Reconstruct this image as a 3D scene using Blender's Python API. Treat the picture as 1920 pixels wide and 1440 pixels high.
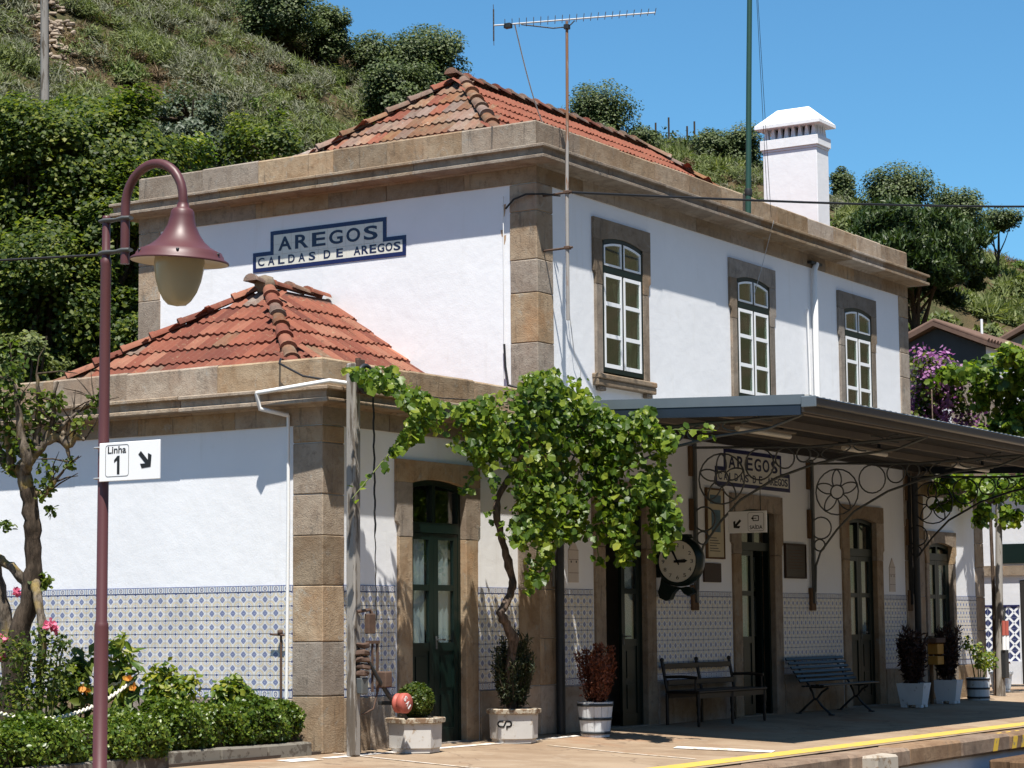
import bpy, math, random
import numpy as np
from mathutils import Vector, Matrix

S = bpy.context.scene
for _o in list(bpy.data.objects):
    bpy.data.objects.remove(_o, do_unlink=True)
COL = S.collection
R = random.Random(7)
NR = np.random.default_rng(11)

# ------------------------------------------------------------------ camera
def make_camera():
    yaw, pitch, roll = -1.0096, 0.1085, -0.0078
    cy, sy = math.cos(yaw), math.sin(yaw)
    f = Vector((-sy * math.cos(pitch), cy * math.cos(pitch), math.sin(pitch)))
    r0 = Vector((cy, sy, 0)); u0 = r0.cross(f)
    r = r0 * math.cos(roll) + u0 * math.sin(roll)
    u = -r0 * math.sin(roll) + u0 * math.cos(roll)
    cd = bpy.data.cameras.new('camera')
    cd.sensor_width = 36; cd.lens = 36 * 4142.36 / 1920
    cd.clip_start = 0.5; cd.clip_end = 5000
    o = bpy.data.objects.new('camera', cd); COL.objects.link(o)
    o.matrix_world = Matrix(((r.x, u.x, -f.x, -22.2012), (r.y, u.y, -f.y, -13.5889), (r.z, u.z, -f.z, 1.2791), (0, 0, 0, 1)))
    S.camera = o
make_camera()

# ------------------------------------------------------------------ sky and sun
SUN = Vector((-0.362, -0.258, 1.0)).normalized()
SUN_EL = math.asin(SUN.z)
SUN_ROT = math.atan2(SUN.x, SUN.y)
W = bpy.data.worlds.new('World'); S.world = W; W.use_nodes = True
_nt = W.node_tree; _nt.nodes.clear()
_sky = _nt.nodes.new('ShaderNodeTexSky'); _sky.sky_type = 'NISHITA'; _sky.sun_disc = False
_sky.sun_elevation = SUN_EL; _sky.sun_rotation = SUN_ROT
_sky.altitude = 200; _sky.air_density = 1.0; _sky.dust_density = 0.25; _sky.ozone_density = 4.0
_bg = _nt.nodes.new('ShaderNodeBackground'); _bg.inputs['Strength'].default_value = 0.060
_wo = _nt.nodes.new('ShaderNodeOutputWorld')
_tint = _nt.nodes.new('ShaderNodeMix'); _tint.data_type = 'RGBA'; _tint.blend_type = 'MULTIPLY'; _tint.inputs[0].default_value = 1
_tint.inputs[7].default_value = (.78, 1.31, 1.46, 1)
_nt.links.new(_sky.outputs[0], _tint.inputs[6]); _nt.links.new(_tint.outputs[2], _bg.inputs[0]); _nt.links.new(_bg.outputs[0], _wo.inputs[0])
_sl = bpy.data.lights.new('sun', 'SUN'); _sl.energy = 5.0; _sl.angle = math.radians(0.53); _sl.color = (1, 0.955, 0.88)
_so = bpy.data.objects.new('sun', _sl); COL.objects.link(_so)
_so.rotation_euler = SUN.to_track_quat('Z', 'Y').to_euler(); _so.location = (-20, -15, 40)
S.view_settings.view_transform = 'Standard'; S.view_settings.look = 'None'
S.view_settings.gamma = 1; S.view_settings.use_curve_mapping = False; S.view_settings.exposure = 0.80
S.render.engine = 'CYCLES'
S.cycles.max_bounces = 7; S.cycles.transparent_max_bounces = 12
S.cycles.use_denoising = True
S.cycles.sample_clamp_indirect = 6

# ------------------------------------------------------------------ object helpers
def tag(o, label=None, cat=None, group=None, kind=None):
    if label: o['label'] = label
    if cat: o['category'] = cat
    if group: o['group'] = group
    if kind: o['kind'] = kind
    return o

def empty(name, label, cat, loc=(0, 0, 0), group=None):
    o = bpy.data.objects.new(name, None); o.empty_display_size = 0.2
    COL.objects.link(o); o.location = loc
    return tag(o, label, cat, group)

def put(o, parent):
    """parent o keeping world coordinates (all builders write world coordinates)."""
    if parent is not None:
        o.parent = parent
        o.matrix_parent_inverse = WORLD.get(parent.name, Matrix.Identity(4)).inverted()
    return o
WORLD = {}

def thing(name, label, cat, loc, group=None):
    o = empty(name, label, cat, loc, group)
    WORLD[o.name] = Matrix.Translation(loc)
    return o

class MB:
    def __init__(s): s.v = []; s.f = []; s.uv = []; s.sm = []; s.T = None
    def add(s, vs, fs, smooth=False, uvs=None):
        b = len(s.v)
        if s.T is not None: vs = [s.T(*p) for p in vs]
        s.v.extend([tuple(p) for p in vs])
        for i, f in enumerate(fs):
            s.f.append([b + k for k in f]); s.sm.append(smooth)
            s.uv.append(uvs[i] if uvs else None)
    def quad(s, a, b, c, d, uv=False):
        s.add([a, b, c, d], [(0, 1, 2, 3)], uvs=[[(0, 0), (1, 0), (1, 1), (0, 1)]] if uv else None)
    def box(s, x0, x1, y0, y1, z0, z1):
        s.add([(x0, y0, z0), (x1, y0, z0), (x1, y1, z0), (x0, y1, z0), (x0, y0, z1), (x1, y0, z1), (x1, y1, z1), (x0, y1, z1)],
              [(0, 3, 2, 1), (4, 5, 6, 7), (0, 1, 5, 4), (1, 2, 6, 5), (2, 3, 7, 6), (3, 0, 4, 7)])
    def cbox(s, x0, x1, y0, y1, z0, z1, c=0.008, j=0.0):
        c = min(c, (x1 - x0) * .3, (y1 - y0) * .3, (z1 - z0) * .3)
        V = []; idx = {}
        for ix, x in ((0, x0), (1, x1)):
            for iy, y in ((0, y0), (1, y1)):
                for iz, z in ((0, z0), (1, z1)):
                    jx, jy, jz = (R.uniform(-j, j) for _ in range(3))
                    dx = c if ix == 0 else -c; dy = c if iy == 0 else -c; dz = c if iz == 0 else -c
                    for k, p in enumerate(((x, y + dy, z + dz), (x + dx, y, z + dz), (x + dx, y + dy, z))):
                        idx[(ix, iy, iz, k)] = len(V); V.append((p[0] + jx, p[1] + jy, p[2] + jz))
        F = []
        for a in (0, 1):
            F.append([idx[(a, 0, 0, 0)], idx[(a, 1, 0, 0)], idx[(a, 1, 1, 0)], idx[(a, 0, 1, 0)]][::1 if a else -1])
            F.append([idx[(0, a, 0, 1)], idx[(0, a, 1, 1)], idx[(1, a, 1, 1)], idx[(1, a, 0, 1)]][::1 if a else -1])
            F.append([idx[(0, 0, a, 2)], idx[(1, 0, a, 2)], idx[(1, 1, a, 2)], idx[(0, 1, a, 2)]][::1 if a else -1])
        for a in (0, 1):
            for b in (0, 1):
                F.append([idx[(a, b, 0, 0)], idx[(a, b, 1, 0)], idx[(a, b, 1, 1)], idx[(a, b, 0, 1)]])
                F.append([idx[(a, 0, b, 0)], idx[(a, 1, b, 0)], idx[(a, 1, b, 2)], idx[(a, 0, b, 2)]])
                F.append([idx[(0, a, b, 1)], idx[(1, a, b, 1)], idx[(1, a, b, 2)], idx[(0, a, b, 2)]])
        for a in (0, 1):
            for b in (0, 1):
                for d in (0, 1): F.append([idx[(a, b, d, 0)], idx[(a, b, d, 1)], idx[(a, b, d, 2)]])
        s.add(V, F)
    def tube(s, pts, r, seg=8, cap=True, closed=False):
        pts = [Vector(p) for p in pts]; n = len(pts)
        rs = r if isinstance(r, (list, tuple)) else [r] * n
        V = []; prev = None
        for i, p in enumerate(pts):
            if closed: t = pts[(i + 1) % n] - pts[i - 1]
            else: t = pts[min(i + 1, n - 1)] - pts[max(i - 1, 0)]
            t.normalize()
            if prev is None:
                a = Vector((0, 0, 1)) if abs(t.z) < .9 else Vector((1, 0, 0))
                u = a.cross(t).normalized()
            else:
                u = (prev - t * prev.dot(t))
                u = u.normalized() if u.length > 1e-6 else t.orthogonal().normalized()
            prev = u; w = t.cross(u)
            for k in range(seg):
                an = 2 * math.pi * k / seg
                V.append(p + (u * math.cos(an) + w * math.sin(an)) * rs[i])
        F = []
        for i in range(n if closed else n - 1):
            i2 = (i + 1) % n
            for k in range(seg):
                k2 = (k + 1) % seg
                F.append((i * seg + k, i * seg + k2, i2 * seg + k2, i2 * seg + k))
        s.add(V, F, True)
        if cap and not closed:
            s.add([V[k] for k in range(seg)], [tuple(range(seg))[::-1]])
            s.add([V[(n - 1) * seg + k] for k in range(seg)], [tuple(range(seg))])
    def lathe(s, prof, c, seg=24, axis='z', smooth=True, ph=0.0, cap=False):
        V = []
        for (r, h) in prof:
            for k in range(seg):
                an = 2 * math.pi * k / seg + ph
                a, b = r * math.cos(an), r * math.sin(an)
                if axis == 'z': V.append((c[0] + a, c[1] + b, c[2] + h))
                elif axis == 'x': V.append((c[0] + h, c[1] + a, c[2] + b))
                else: V.append((c[0] + a, c[1] + h, c[2] + b))
        F = []
        for i in range(len(prof) - 1):
            for k in range(seg):
                k2 = (k + 1) % seg
                F.append((i * seg + k, i * seg + k2, (i + 1) * seg + k2, (i + 1) * seg + k))
        s.add(V, F, smooth)
        if cap:
            s.add([V[k] for k in range(seg)], [tuple(range(seg))[::-1]])
            m = (len(prof) - 1) * seg
            s.add([V[m + k] for k in range(seg)], [tuple(range(seg))])
    def prism(s, poly, fn, h0, h1):
        """poly: 2D points; fn(a, b, h) -> world."""
        n = len(poly)
        V = [fn(a, b, h0) for a, b in poly] + [fn(a, b, h1) for a, b in poly]
        F = [tuple(range(n))[::-1], tuple(range(n, 2 * n))]
        for i in range(n):
            k = (i + 1) % n
            F.append((i, k, n + k, n + i))
        s.add(V, F)
    def mesh(s, name):
        m = bpy.data.meshes.new(name)
        m.from_pydata(s.v, [], s.f)
        m.polygons.foreach_set('use_smooth', s.sm)
        if any(u is not None for u in s.uv):
            ul = m.uv_layers.new(name='UVMap'); k = 0; flat = []
            for f, u in zip(s.f, s.uv):
                for i in range(len(f)):
                    flat.extend(u[i] if u else (0.5, 0.5))
            ul.data.foreach_set('uv', flat)
        m.update()
        return m
    def build(s, name, mat, parent=None, label=None):
        m = s.mesh(name); m.materials.append(mat)
        o = bpy.data.objects.new(name, m); COL.objects.link(o)
        put(o, parent)
        if label: o['label'] = label
        return o

def np_mesh(name, verts, faces, mat, parent=None, smooth=False):
    """verts (N,3), faces (M,k) with constant k."""
    m = bpy.data.meshes.new(name)
    verts = np.asarray(verts, np.float32); faces = np.asarray(faces, np.int32)
    M, k = faces.shape
    m.vertices.add(len(verts)); m.vertices.foreach_set('co', verts.ravel())
    m.loops.add(M * k); m.loops.foreach_set('vertex_index', faces.ravel())
    m.polygons.add(M); m.polygons.foreach_set('loop_start', np.arange(0, M * k, k, dtype=np.int32))
    m.polygons.foreach_set('loop_total', np.full(M, k, np.int32))
    if smooth: m.polygons.foreach_set('use_smooth', np.ones(M, bool))
    m.update(calc_edges=True); m.validate()
    m.materials.append(mat)
    o = bpy.data.objects.new(name, m); COL.objects.link(o); put(o, parent)
    return o

def copy_part(o, parent, name=None, dx=(0, 0, 0)):
    c = o.copy(); COL.objects.link(c)
    if name: c.name = name
    c.parent = parent
    if parent is not None: c.matrix_parent_inverse = WORLD.get(parent.name, Matrix.Identity(4)).inverted()
    c.location = Vector(o.location) + Vector(dx)
    return c

def text_mesh(txt, name='lettering', extrude=0.004, offset=0.0):
    cu = bpy.data.curves.new(name, 'FONT'); cu.body = txt; cu.size = 1; cu.extrude = extrude; cu.offset = offset; cu.resolution_u = 4
    t = bpy.data.objects.new(name, cu); COL.objects.link(t)
    dg = bpy.context.evaluated_depsgraph_get(); dg.update()
    m = bpy.data.meshes.new_from_object(t.evaluated_get(dg))
    bpy.data.objects.remove(t, do_unlink=True); bpy.data.curves.remove(cu)
    return m

def text(txt, origin, rdir, udir, w, h, mat, parent, name='lettering', bold=0.0, depth=0.003):
    """lettering fitted to w x h, lower-left corner at origin."""
    m = text_mesh(txt, name, 0.5, bold)
    n = len(m.vertices); co = np.empty(n * 3, np.float32); m.vertices.foreach_get('co', co); co = co.reshape(-1, 3)
    mn, mx = co.min(0), co.max(0)
    a = (co[:, 0] - mn[0]) / max(mx[0] - mn[0], 1e-6) * w
    b = (co[:, 1] - mn[1]) / max(mx[1] - mn[1], 1e-6) * h
    c = (co[:, 2] - mn[2]) / max(mx[2] - mn[2], 1e-6) * depth
    r, u = Vector(rdir), Vector(udir); nn = r.cross(u); o = Vector(origin)
    P = np.array(o)[None] + a[:, None] * np.array(r)[None] + b[:, None] * np.array(u)[None] + c[:, None] * np.array(nn)[None]
    m.vertices.foreach_set('co', P.astype(np.float32).ravel()); m.update()
    m.materials.clear(); m.materials.append(mat)
    ob = bpy.data.objects.new(name, m); COL.objects.link(ob); put(ob, parent)
    return ob

def frame_fn(o, r, u):
    o, r, u = Vector(o), Vector(r), Vector(u); n = r.cross(u)
    return lambda a, b, c: tuple(o + r * a + u * b + n * c)
# ------------------------------------------------------------------ materials
class NB:
    def __init__(s, name):
        s.m = bpy.data.materials.new(name); s.m.use_nodes = True
        s.t = s.m.node_tree; s.t.nodes.clear()
        s.out = s.n('ShaderNodeOutputMaterial')
    def n(s, typ, **kw):
        nd = s.t.nodes.new(typ)
        for k, v in kw.items(): setattr(nd, k, v)
        return nd
    def l(s, a, b): s.t.links.new(a, b)
    def set(s, sock, v):
        if isinstance(v, bpy.types.NodeSocket): s.l(v, sock)
        else: sock.default_value = v
    def M(s, op, a, b=0.0, c=None):
        nd = s.n('ShaderNodeMath', operation=op); s.set(nd.inputs[0], a); s.set(nd.inputs[1], b)
        if c is not None: s.set(nd.inputs[2], c)
        return nd.outputs[0]
    def mix(s, f, a, b, mode='MIX'):
        nd = s.n('ShaderNodeMix', data_type='RGBA', blend_type=mode)
        s.set(nd.inputs[0], f)
        for i, v in ((6, a), (7, b)):
            if isinstance(v, (tuple, list)) and len(v) == 3: v = (*v, 1)
            s.set(nd.inputs[i], v)
        return nd.outputs[2]
    def noise(s, vec, scale, detail=4, rough=.55, dist=0.0):
        nd = s.n('ShaderNodeTexNoise'); nd.inputs['Scale'].default_value = scale
        nd.inputs['Detail'].default_value = detail; nd.inputs['Roughness'].default_value = rough
        nd.inputs['Distortion'].default_value = dist
        if vec is not None: s.l(vec, nd.inputs['Vector'])
        return nd.outputs[0]
    def ramp(s, f, stops):
        nd = s.n('ShaderNodeValToRGB'); e = nd.color_ramp.elements
        while len(e) < len(stops): e.new(.5)
        for k, (p, c) in zip(e, stops):
            k.position = p; k.color = (*c, 1) if len(c) == 3 else c
        s.l(f, nd.inputs[0]); return nd.outputs[0]
    def step(s, f, a, b):
        nd = s.n('ShaderNodeMapRange', interpolation_type='SMOOTHSTEP'); s.l(f, nd.inputs[0])
        nd.inputs[1].default_value = a; nd.inputs[2].default_value = b
        return nd.outputs[0]
    def co(s, kind='Object'): return s.n('ShaderNodeTexCoord').outputs[kind]
    def pos(s): return s.n('ShaderNodeNewGeometry').outputs['Position']
    def rnd(s): return s.n('ShaderNodeObjectInfo').outputs['Random']
    def isl(s): return s.n('ShaderNodeNewGeometry').outputs['Random Per Island']
    def bump(s, h, strength=.3, dist=.01):
        nd = s.n('ShaderNodeBump'); nd.inputs['Strength'].default_value = strength; nd.inputs['Distance'].default_value = dist
        s.l(h, nd.inputs['Height']); return nd.outputs[0]
    def scale(s, vec, sc):
        nd = s.n('ShaderNodeMapping'); nd.inputs['Scale'].default_value = sc; s.l(vec, nd.inputs[0]); return nd.outputs[0]
    def pbsdf(s, col, rough=.6, bump=None, metal=0.0, spec=.5, coat=0.0):
        p = s.n('ShaderNodeBsdfPrincipled')
        if isinstance(col, (tuple, list)): col = (*col[:3], 1)
        s.set(p.inputs['Base Color'], col); s.set(p.inputs['Roughness'], rough)
        p.inputs['Metallic'].default_value = metal; p.inputs['Specular IOR Level'].default_value = spec
        p.inputs['Coat Weight'].default_value = coat
        if bump is not None: s.l(bump, p.inputs['Normal'])
        return p.outputs[0]
    def fin(s, sh): s.l(sh, s.out.inputs[0]); return s.m

def mat_plain(name, col, rough=.6, var=.12, scale=8, bump=.15, metal=0.0, spec=.4, bd=.004):
    b = NB(name); p = b.pos(); n = b.noise(p, scale, 5)
    c = b.mix(n, tuple(max(0, x * (1 - var)) for x in col), tuple(x * (1 + var) for x in col))
    return b.fin(b.pbsdf(c, rough, b.bump(b.noise(p, scale * 6, 3), bump, bd), metal, spec))

def mat_plaster(name, col=(.80, .805, .82), dirt=.35):
    b = NB(name); p = b.pos()
    big = b.noise(p, .7, 5, .6); fine = b.noise(p, 60, 3)
    streak = b.noise(b.scale(p, (5, 5, .5)), 1.2, 5, .65)
    c = b.mix(b.step(big, .35, .75), tuple(x * .93 for x in col), col)
    c = b.mix(b.M('MULTIPLY', b.step(streak, .56, .80), dirt), c, (.58, .56, .51))
    c = b.mix(b.M('MULTIPLY', b.step(b.noise(p, 2.3, 6, .7), .60, .70), .35), c, (.70, .69, .66))
    c = b.mix(b.M('MULTIPLY', b.step(b.noise(p, 38, 4, .6), .72, .78), .35), c, (.45, .42, .38))
    h = b.M('ADD', b.M('MULTIPLY', fine, .4), b.M('MULTIPLY', b.noise(p, 5, 5), 2.0))
    return b.fin(b.pbsdf(c, .85, b.bump(h, .35, .008), 0, .2))

def mat_stone(name, c1=(.245, .165, .098), c2=(.345, .265, .18), c3=(.15, .10, .062), lichen=.7, gray=0.0):
    b = NB(name); p = b.pos(); r = b.rnd()
    off = b.n('ShaderNodeVectorMath', operation='ADD'); b.l(p, off.inputs[0])
    cx = b.n('ShaderNodeCombineXYZ'); b.l(b.M('MULTIPLY', r, 37.0), cx.inputs[0]); b.l(b.M('MULTIPLY', r, 11.0), cx.inputs[2])
    b.l(cx.outputs[0], off.inputs[1]); q = off.outputs[0]
    n1 = b.noise(q, 2.6, 7, .68, .6); n2 = b.noise(q, 8, 7, .72); n3 = b.noise(q, 70, 3, .6)
    c = b.mix(b.step(n1, .3, .7), c1, c2)
    c = b.mix(b.M('MULTIPLY', b.step(n2, .5, .72), .7), c, c3)
    c = b.mix(b.M('MULTIPLY', b.step(n3, .58, .78), .25), c, (.38, .32, .24))
    c = b.mix(b.M('MULTIPLY', b.step(b.noise(q, 42, 5, .7), .60, .70), .4), c, tuple(x * .4 for x in c3))
    ln = b.noise(q, 5.5, 6, .75, 1.0)
    c = b.mix(b.M('MULTIPLY', b.step(ln, .56, .68), lichen), c, (.30, .28, .235))
    c = b.mix(b.M('MULTIPLY', b.step(b.noise(q, 3.3, 7, .75), .56, .72), .6), c, (.10, .085, .065))
    # each block its own tone
    r2 = b.M('FRACT', b.M('MULTIPLY', r, 17.31))
    run = b.noise(b.scale(q, (7, 7, .9)), 1.6, 6, .7)
    c = b.mix(b.M('MULTIPLY', b.step(run, .54, .70), .55), c, (.085, .07, .055))
    c = b.mix(b.M('MULTIPLY', b.step(b.noise(q, 1.4, 5, .6), .55, .75), .5), c, (.36, .20, .10))
    br = b.n('ShaderNodeHueSaturation'); b.l(b.M('MULTIPLY_ADD', r2, -.5, 1.10 - gray), br.inputs['Saturation'])
    b.l(b.M('MULTIPLY_ADD', r, .46, .76), br.inputs['Value']); b.l(c, br.inputs['Color'])
    h = b.M('ADD', b.M('MULTIPLY', n2, 1.0), b.M('MULTIPLY', n3, .5))
    return b.fin(b.pbsdf(br.outputs[0], .9, b.bump(h, .65, .02), 0, .15))

def mat_tile_roof(name):
    b = NB(name); p = b.pos(); r = b.rnd()
    n1 = b.noise(p, 3.0, 6, .65); n2 = b.noise(p, 16, 5, .7); n3 = b.noise(p, 55, 3)
    c = b.ramp(r, [(0, (.11, .036, .026)), (.3, (.175, .056, .036)), (.65, (.235, .082, .050)), (.95, (.26, .12, .078)), (1, (.46, .17, .10))])
    c = b.mix(b.M('MULTIPLY', b.step(n1, .42, .7), .55), c, (.15, .055, .035))
    c = b.mix(b.M('MULTIPLY', b.step(n2, .56, .74), .75), c, (.27, .20, .12))
    c = b.mix(b.M('MULTIPLY', b.step(b.noise(p, 9, 6, .75), .56, .72), .75), c, (.05, .04, .03))
    c = b.mix(b.M('MULTIPLY', b.step(n3, .66, .76), .5), c, (.42, .38, .28))
    return b.fin(b.pbsdf(c, .88, b.bump(b.M('ADD', n2, n3), .35, .006), 0, .2))

def mat_leaf(name, stops, trans=.35, rough=.5, spec=.35, isl=True, tcol=None):
    b = NB(name)
    r = b.isl() if isl else b.rnd()
    big = b.noise(b.pos(), 1.3, 3)
    f = b.M('ADD', b.M('MULTIPLY', r, .75), b.M('MULTIPLY_ADD', big, .5, -.12))
    c = b.ramp(f, stops)
    pb = b.pbsdf(c, rough, None, 0, spec)
    tr = b.n('ShaderNodeBsdfTranslucent')
    tc = b.n('ShaderNodeMix', data_type='RGBA', blend_type='MULTIPLY'); tc.inputs[0].default_value = 1
    b.l(c, tc.inputs[6]); tc.inputs[7].default_value = tcol or (1.5, 1.6, .7, 1)
    b.l(tc.outputs[2], tr.inputs[0])
    mx = b.n('ShaderNodeMixShader'); mx.inputs[0].default_value = trans
    b.l(pb, mx.inputs[1]); b.l(tr.outputs[0], mx.inputs[2])
    return b.fin(mx.outputs[0])

def mat_bark(name, c1=(.10, .075, .05), c2=(.22, .18, .13), zs=.25, moss=0.0):
    b = NB(name); p = b.scale(b.pos(), (1, 1, zs)); n = b.noise(p, 22, 6, .7); n2 = b.noise(b.pos(), 4, 4)
    c = b.mix(b.step(n, .35, .7), c1, c2)
    if moss: c = b.mix(b.M('MULTIPLY', b.step(n2, .5, .65), moss), c, (.30, .21, .05))
    return b.fin(b.pbsdf(c, .9, b.bump(n, .8, .02), 0, .1))

def mat_azulejo(name):
    b = NB(name); uv = b.co('UV'); sp = b.n('ShaderNodeSeparateXYZ'); b.l(uv, sp.inputs[0])
    x = b.M('ABSOLUTE', b.M('SUBTRACT', sp.outputs[0], .5)); y = b.M('ABSOLUTE', b.M('SUBTRACT', sp.outputs[1], .5))
    d = b.M('ADD', x, y); r = b.M('SQRT', b.M('ADD', b.M('MULTIPLY', x, x), b.M('MULTIPLY', y, y)))
    cx = b.M('SUBTRACT', .5, x); cy = b.M('SUBTRACT', .5, y)
    rc = b.M('SQRT', b.M('ADD', b.M('MULTIPLY', cx, cx), b.M('MULTIPLY', cy, cy)))
    def band(v, lo, hi, e=.015): return b.M('MULTIPLY', b.step(v, lo - e, lo + e), b.M('SUBTRACT', 1.0, b.step(v, hi - e, hi + e)))
    blue = (.085, .105, .26); lb = (.33, .365, .45); cream = (.68, .66, .61); yel = (.56, .47, .32)
    c = b.mix(b.M('MULTIPLY', band(rc, .26, .40), .85), cream, yel)
    c = b.mix(b.M('MULTIPLY', band(rc, .16, .22), .9), c, lb)
    c = b.mix(b.M('MULTIPLY', band(rc, .42, .45), .9), c, lb)
    dd = b.M('ADD', r, b.M('MULTIPLY', b.M('MINIMUM', x, y), .45))
    c = b.mix(b.M('SUBTRACT', 1.0, b.step(dd, .24, .28)), c, lb)
    c = b.mix(band(dd, .17, .235), c, blue)
    c = b.mix(band(r, .06, .11), c, blue)
    mxy = b.M('MAXIMUM', x, y)
    c = b.mix(b.M('MULTIPLY', b.step(mxy, .455, .49), .4), c, lb)
    c = b.mix(b.M('SUBTRACT', 1.0, b.step(rc, .05, .09)), c, blue)
    hs = b.n('ShaderNodeHueSaturation'); b.l(b.M('MULTIPLY_ADD', b.rnd(), .16, .90), hs.inputs['Value']); b.l(c, hs.inputs['Color'])
    n = b.noise(b.pos(), 6, 5, .7)
    c = b.mix(b.M('MULTIPLY', b.step(n, .58, .75), .35), hs.outputs[0], (.45, .38, .28))
    return b.fin(b.pbsdf(c, .28, b.bump(b.noise(b.pos(), 14, 2), .08, .004), 0, .4))

def mat_azborder(name):
    b = NB(name); uv = b.co('UV'); sp = b.n('ShaderNodeSeparateXYZ'); b.l(uv, sp.inputs[0])
    x = b.M('ABSOLUTE', b.M('SUBTRACT', sp.outputs[0], .5)); y = b.M('ABSOLUTE', b.M('SUBTRACT', sp.outputs[1], .5))
    xs = b.M('MULTIPLY', x, 2.0)
    r = b.M('SQRT', b.M('ADD', b.M('MULTIPLY', xs, xs), b.M('MULTIPLY', y, y)))
    def band(v, lo, hi, e=.03): return b.M('MULTIPLY', b.step(v, lo - e, lo + e), b.M('SUBTRACT', 1.0, b.step(v, hi - e, hi + e)))
    blue = (.06, .075, .19); lb = (.32, .37, .47); cr = (.68, .66, .62)
    c = b.mix(band(r, .55, .85), cr, lb)
    c = b.mix(band(r, .20, .34), c, blue)
    c = b.mix(b.M('SUBTRACT', 1.0, b.step(r, .05, .10)), c, blue)
    c = b.mix(b.step(y, .40, .43), c, blue)
    return b.fin(b.pbsdf(c, .3, None, 0, .4))

def mat_lattice(name):
    b = NB(name); uv = b.co('UV'); sp = b.n('ShaderNodeSeparateXYZ'); b.l(uv, sp.inputs[0])
    x = b.M('ABSOLUTE', b.M('SUBTRACT', sp.outputs[0], .5)); y = b.M('ABSOLUTE', b.M('SUBTRACT', sp.outputs[1], .5))
    d = b.M('ABSOLUTE', b.M('SUBTRACT', x, y))
    c = b.mix(b.step(d, .13, .15), (.78, .80, .82), (.03, .04, .12))
    c = b.mix(b.M('SUBTRACT', 1.0, b.step(b.M('MAXIMUM', x, y), .05, .07)), c, (.03, .04, .12))
    return b.fin(b.pbsdf(c, .3))

def mat_glass(name, tint=(.75, .85, .82), refl=.13):
    b = NB(name)
    t = b.n('ShaderNodeBsdfTransparent'); t.inputs[0].default_value = (*tint, 1)
    g = b.n('ShaderNodeBsdfGlossy'); g.inputs['Roughness'].default_value = .03; g.inputs[0].default_value = (.9, .95, 1, 1)
    lw = b.n('ShaderNodeLayerWeight'); lw.inputs[0].default_value = .35
    mx = b.n('ShaderNodeMixShader'); b.l(b.M('MULTIPLY_ADD', lw.outputs['Facing'], .30, refl), mx.inputs[0])
    b.l(t.outputs[0], mx.inputs[1]); b.l(g.outputs[0], mx.inputs[2])
    return b.fin(mx.outputs[0])

def mat_ground(name):
    b = NB(name); p = b.pos()
    n1 = b.noise(p, .8, 8, .66, .8); n2 = b.noise(p, 5, 6, .65); n3 = b.noise(p, 90, 3)
    c = b.mix(b.step(n1, .32, .68), (.225, .155, .10), (.32, .24, .165))
    c = b.mix(b.M('MULTIPLY', b.step(b.noise(p, .45, 5, .6), .52, .70), .75), c, (.27, .14, .075))
    c = b.mix(b.M('MULTIPLY', b.step(n2, .55, .78), .45), c, (.38, .32, .25))
    c = b.mix(b.M('MULTIPLY', b.step(b.noise(p, 2.2, 6, .7), .60, .72), .4), c, (.14, .095, .062))
    cr = b.n('ShaderNodeTexVoronoi', feature='DISTANCE_TO_EDGE'); cr.inputs['Scale'].default_value = .42
    wv = b.n('ShaderNodeVectorMath', operation='ADD'); b.l(p, wv.inputs[0])
    nn = b.n('ShaderNodeTexNoise'); nn.inputs['Scale'].default_value = 1.6; nn.inputs['Detail'].default_value = 5
    b.l(p, nn.inputs[0]); b.l(nn.outputs['Color'], wv.inputs[1]); b.l(wv.outputs[0], cr.inputs['Vector'])
    c = b.mix(b.M('MULTIPLY', b.M('SUBTRACT', 1.0, b.step(cr.outputs['Distance'], .0, .012)), .55), c, (.12, .08, .055))
    return b.fin(b.pbsdf(c, .9, b.bump(b.M('ADD', n2, n3), .35, .008), 0, .2))

def mat_hill(name):
    b = NB(name); p = b.pos()
    n1 = b.noise(p, .16, 6, .6); n2 = b.noise(p, 1.3, 6, .7); n3 = b.noise(p, 9, 4)
    c = b.mix(b.step(n1, .4, .62), (.09, .065, .036), (.05, .055, .022))
    c = b.mix(b.step(n2, .45, .7), c, (.12, .09, .05))
    c = b.mix(b.M('MULTIPLY', b.step(n3, .55, .7), .5), c, (.06, .05, .03))
    return b.fin(b.pbsdf(c, .95, b.bump(b.M('ADD', n2, n3), .8, .15), 0, .1))

def mat_worn_paint(name, paint, under, amount=.5, scale=14, rough=.6, stretch=(1, 1, .3)):
    b = NB(name); p = b.pos(); q = b.scale(p, stretch)
    n = b.noise(q, scale, 6, .7); n2 = b.noise(p, 3, 4)
    c = b.mix(b.step(n, .64 - amount * .25, .70 - amount * .25), paint, under)
    c = b.mix(b.M('MULTIPLY', b.step(n2, .5, .75), .3), c, tuple(x * .55 for x in paint))
    return b.fin(b.pbsdf(c, rough, b.bump(n, .4, .004), 0, .3))

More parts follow.
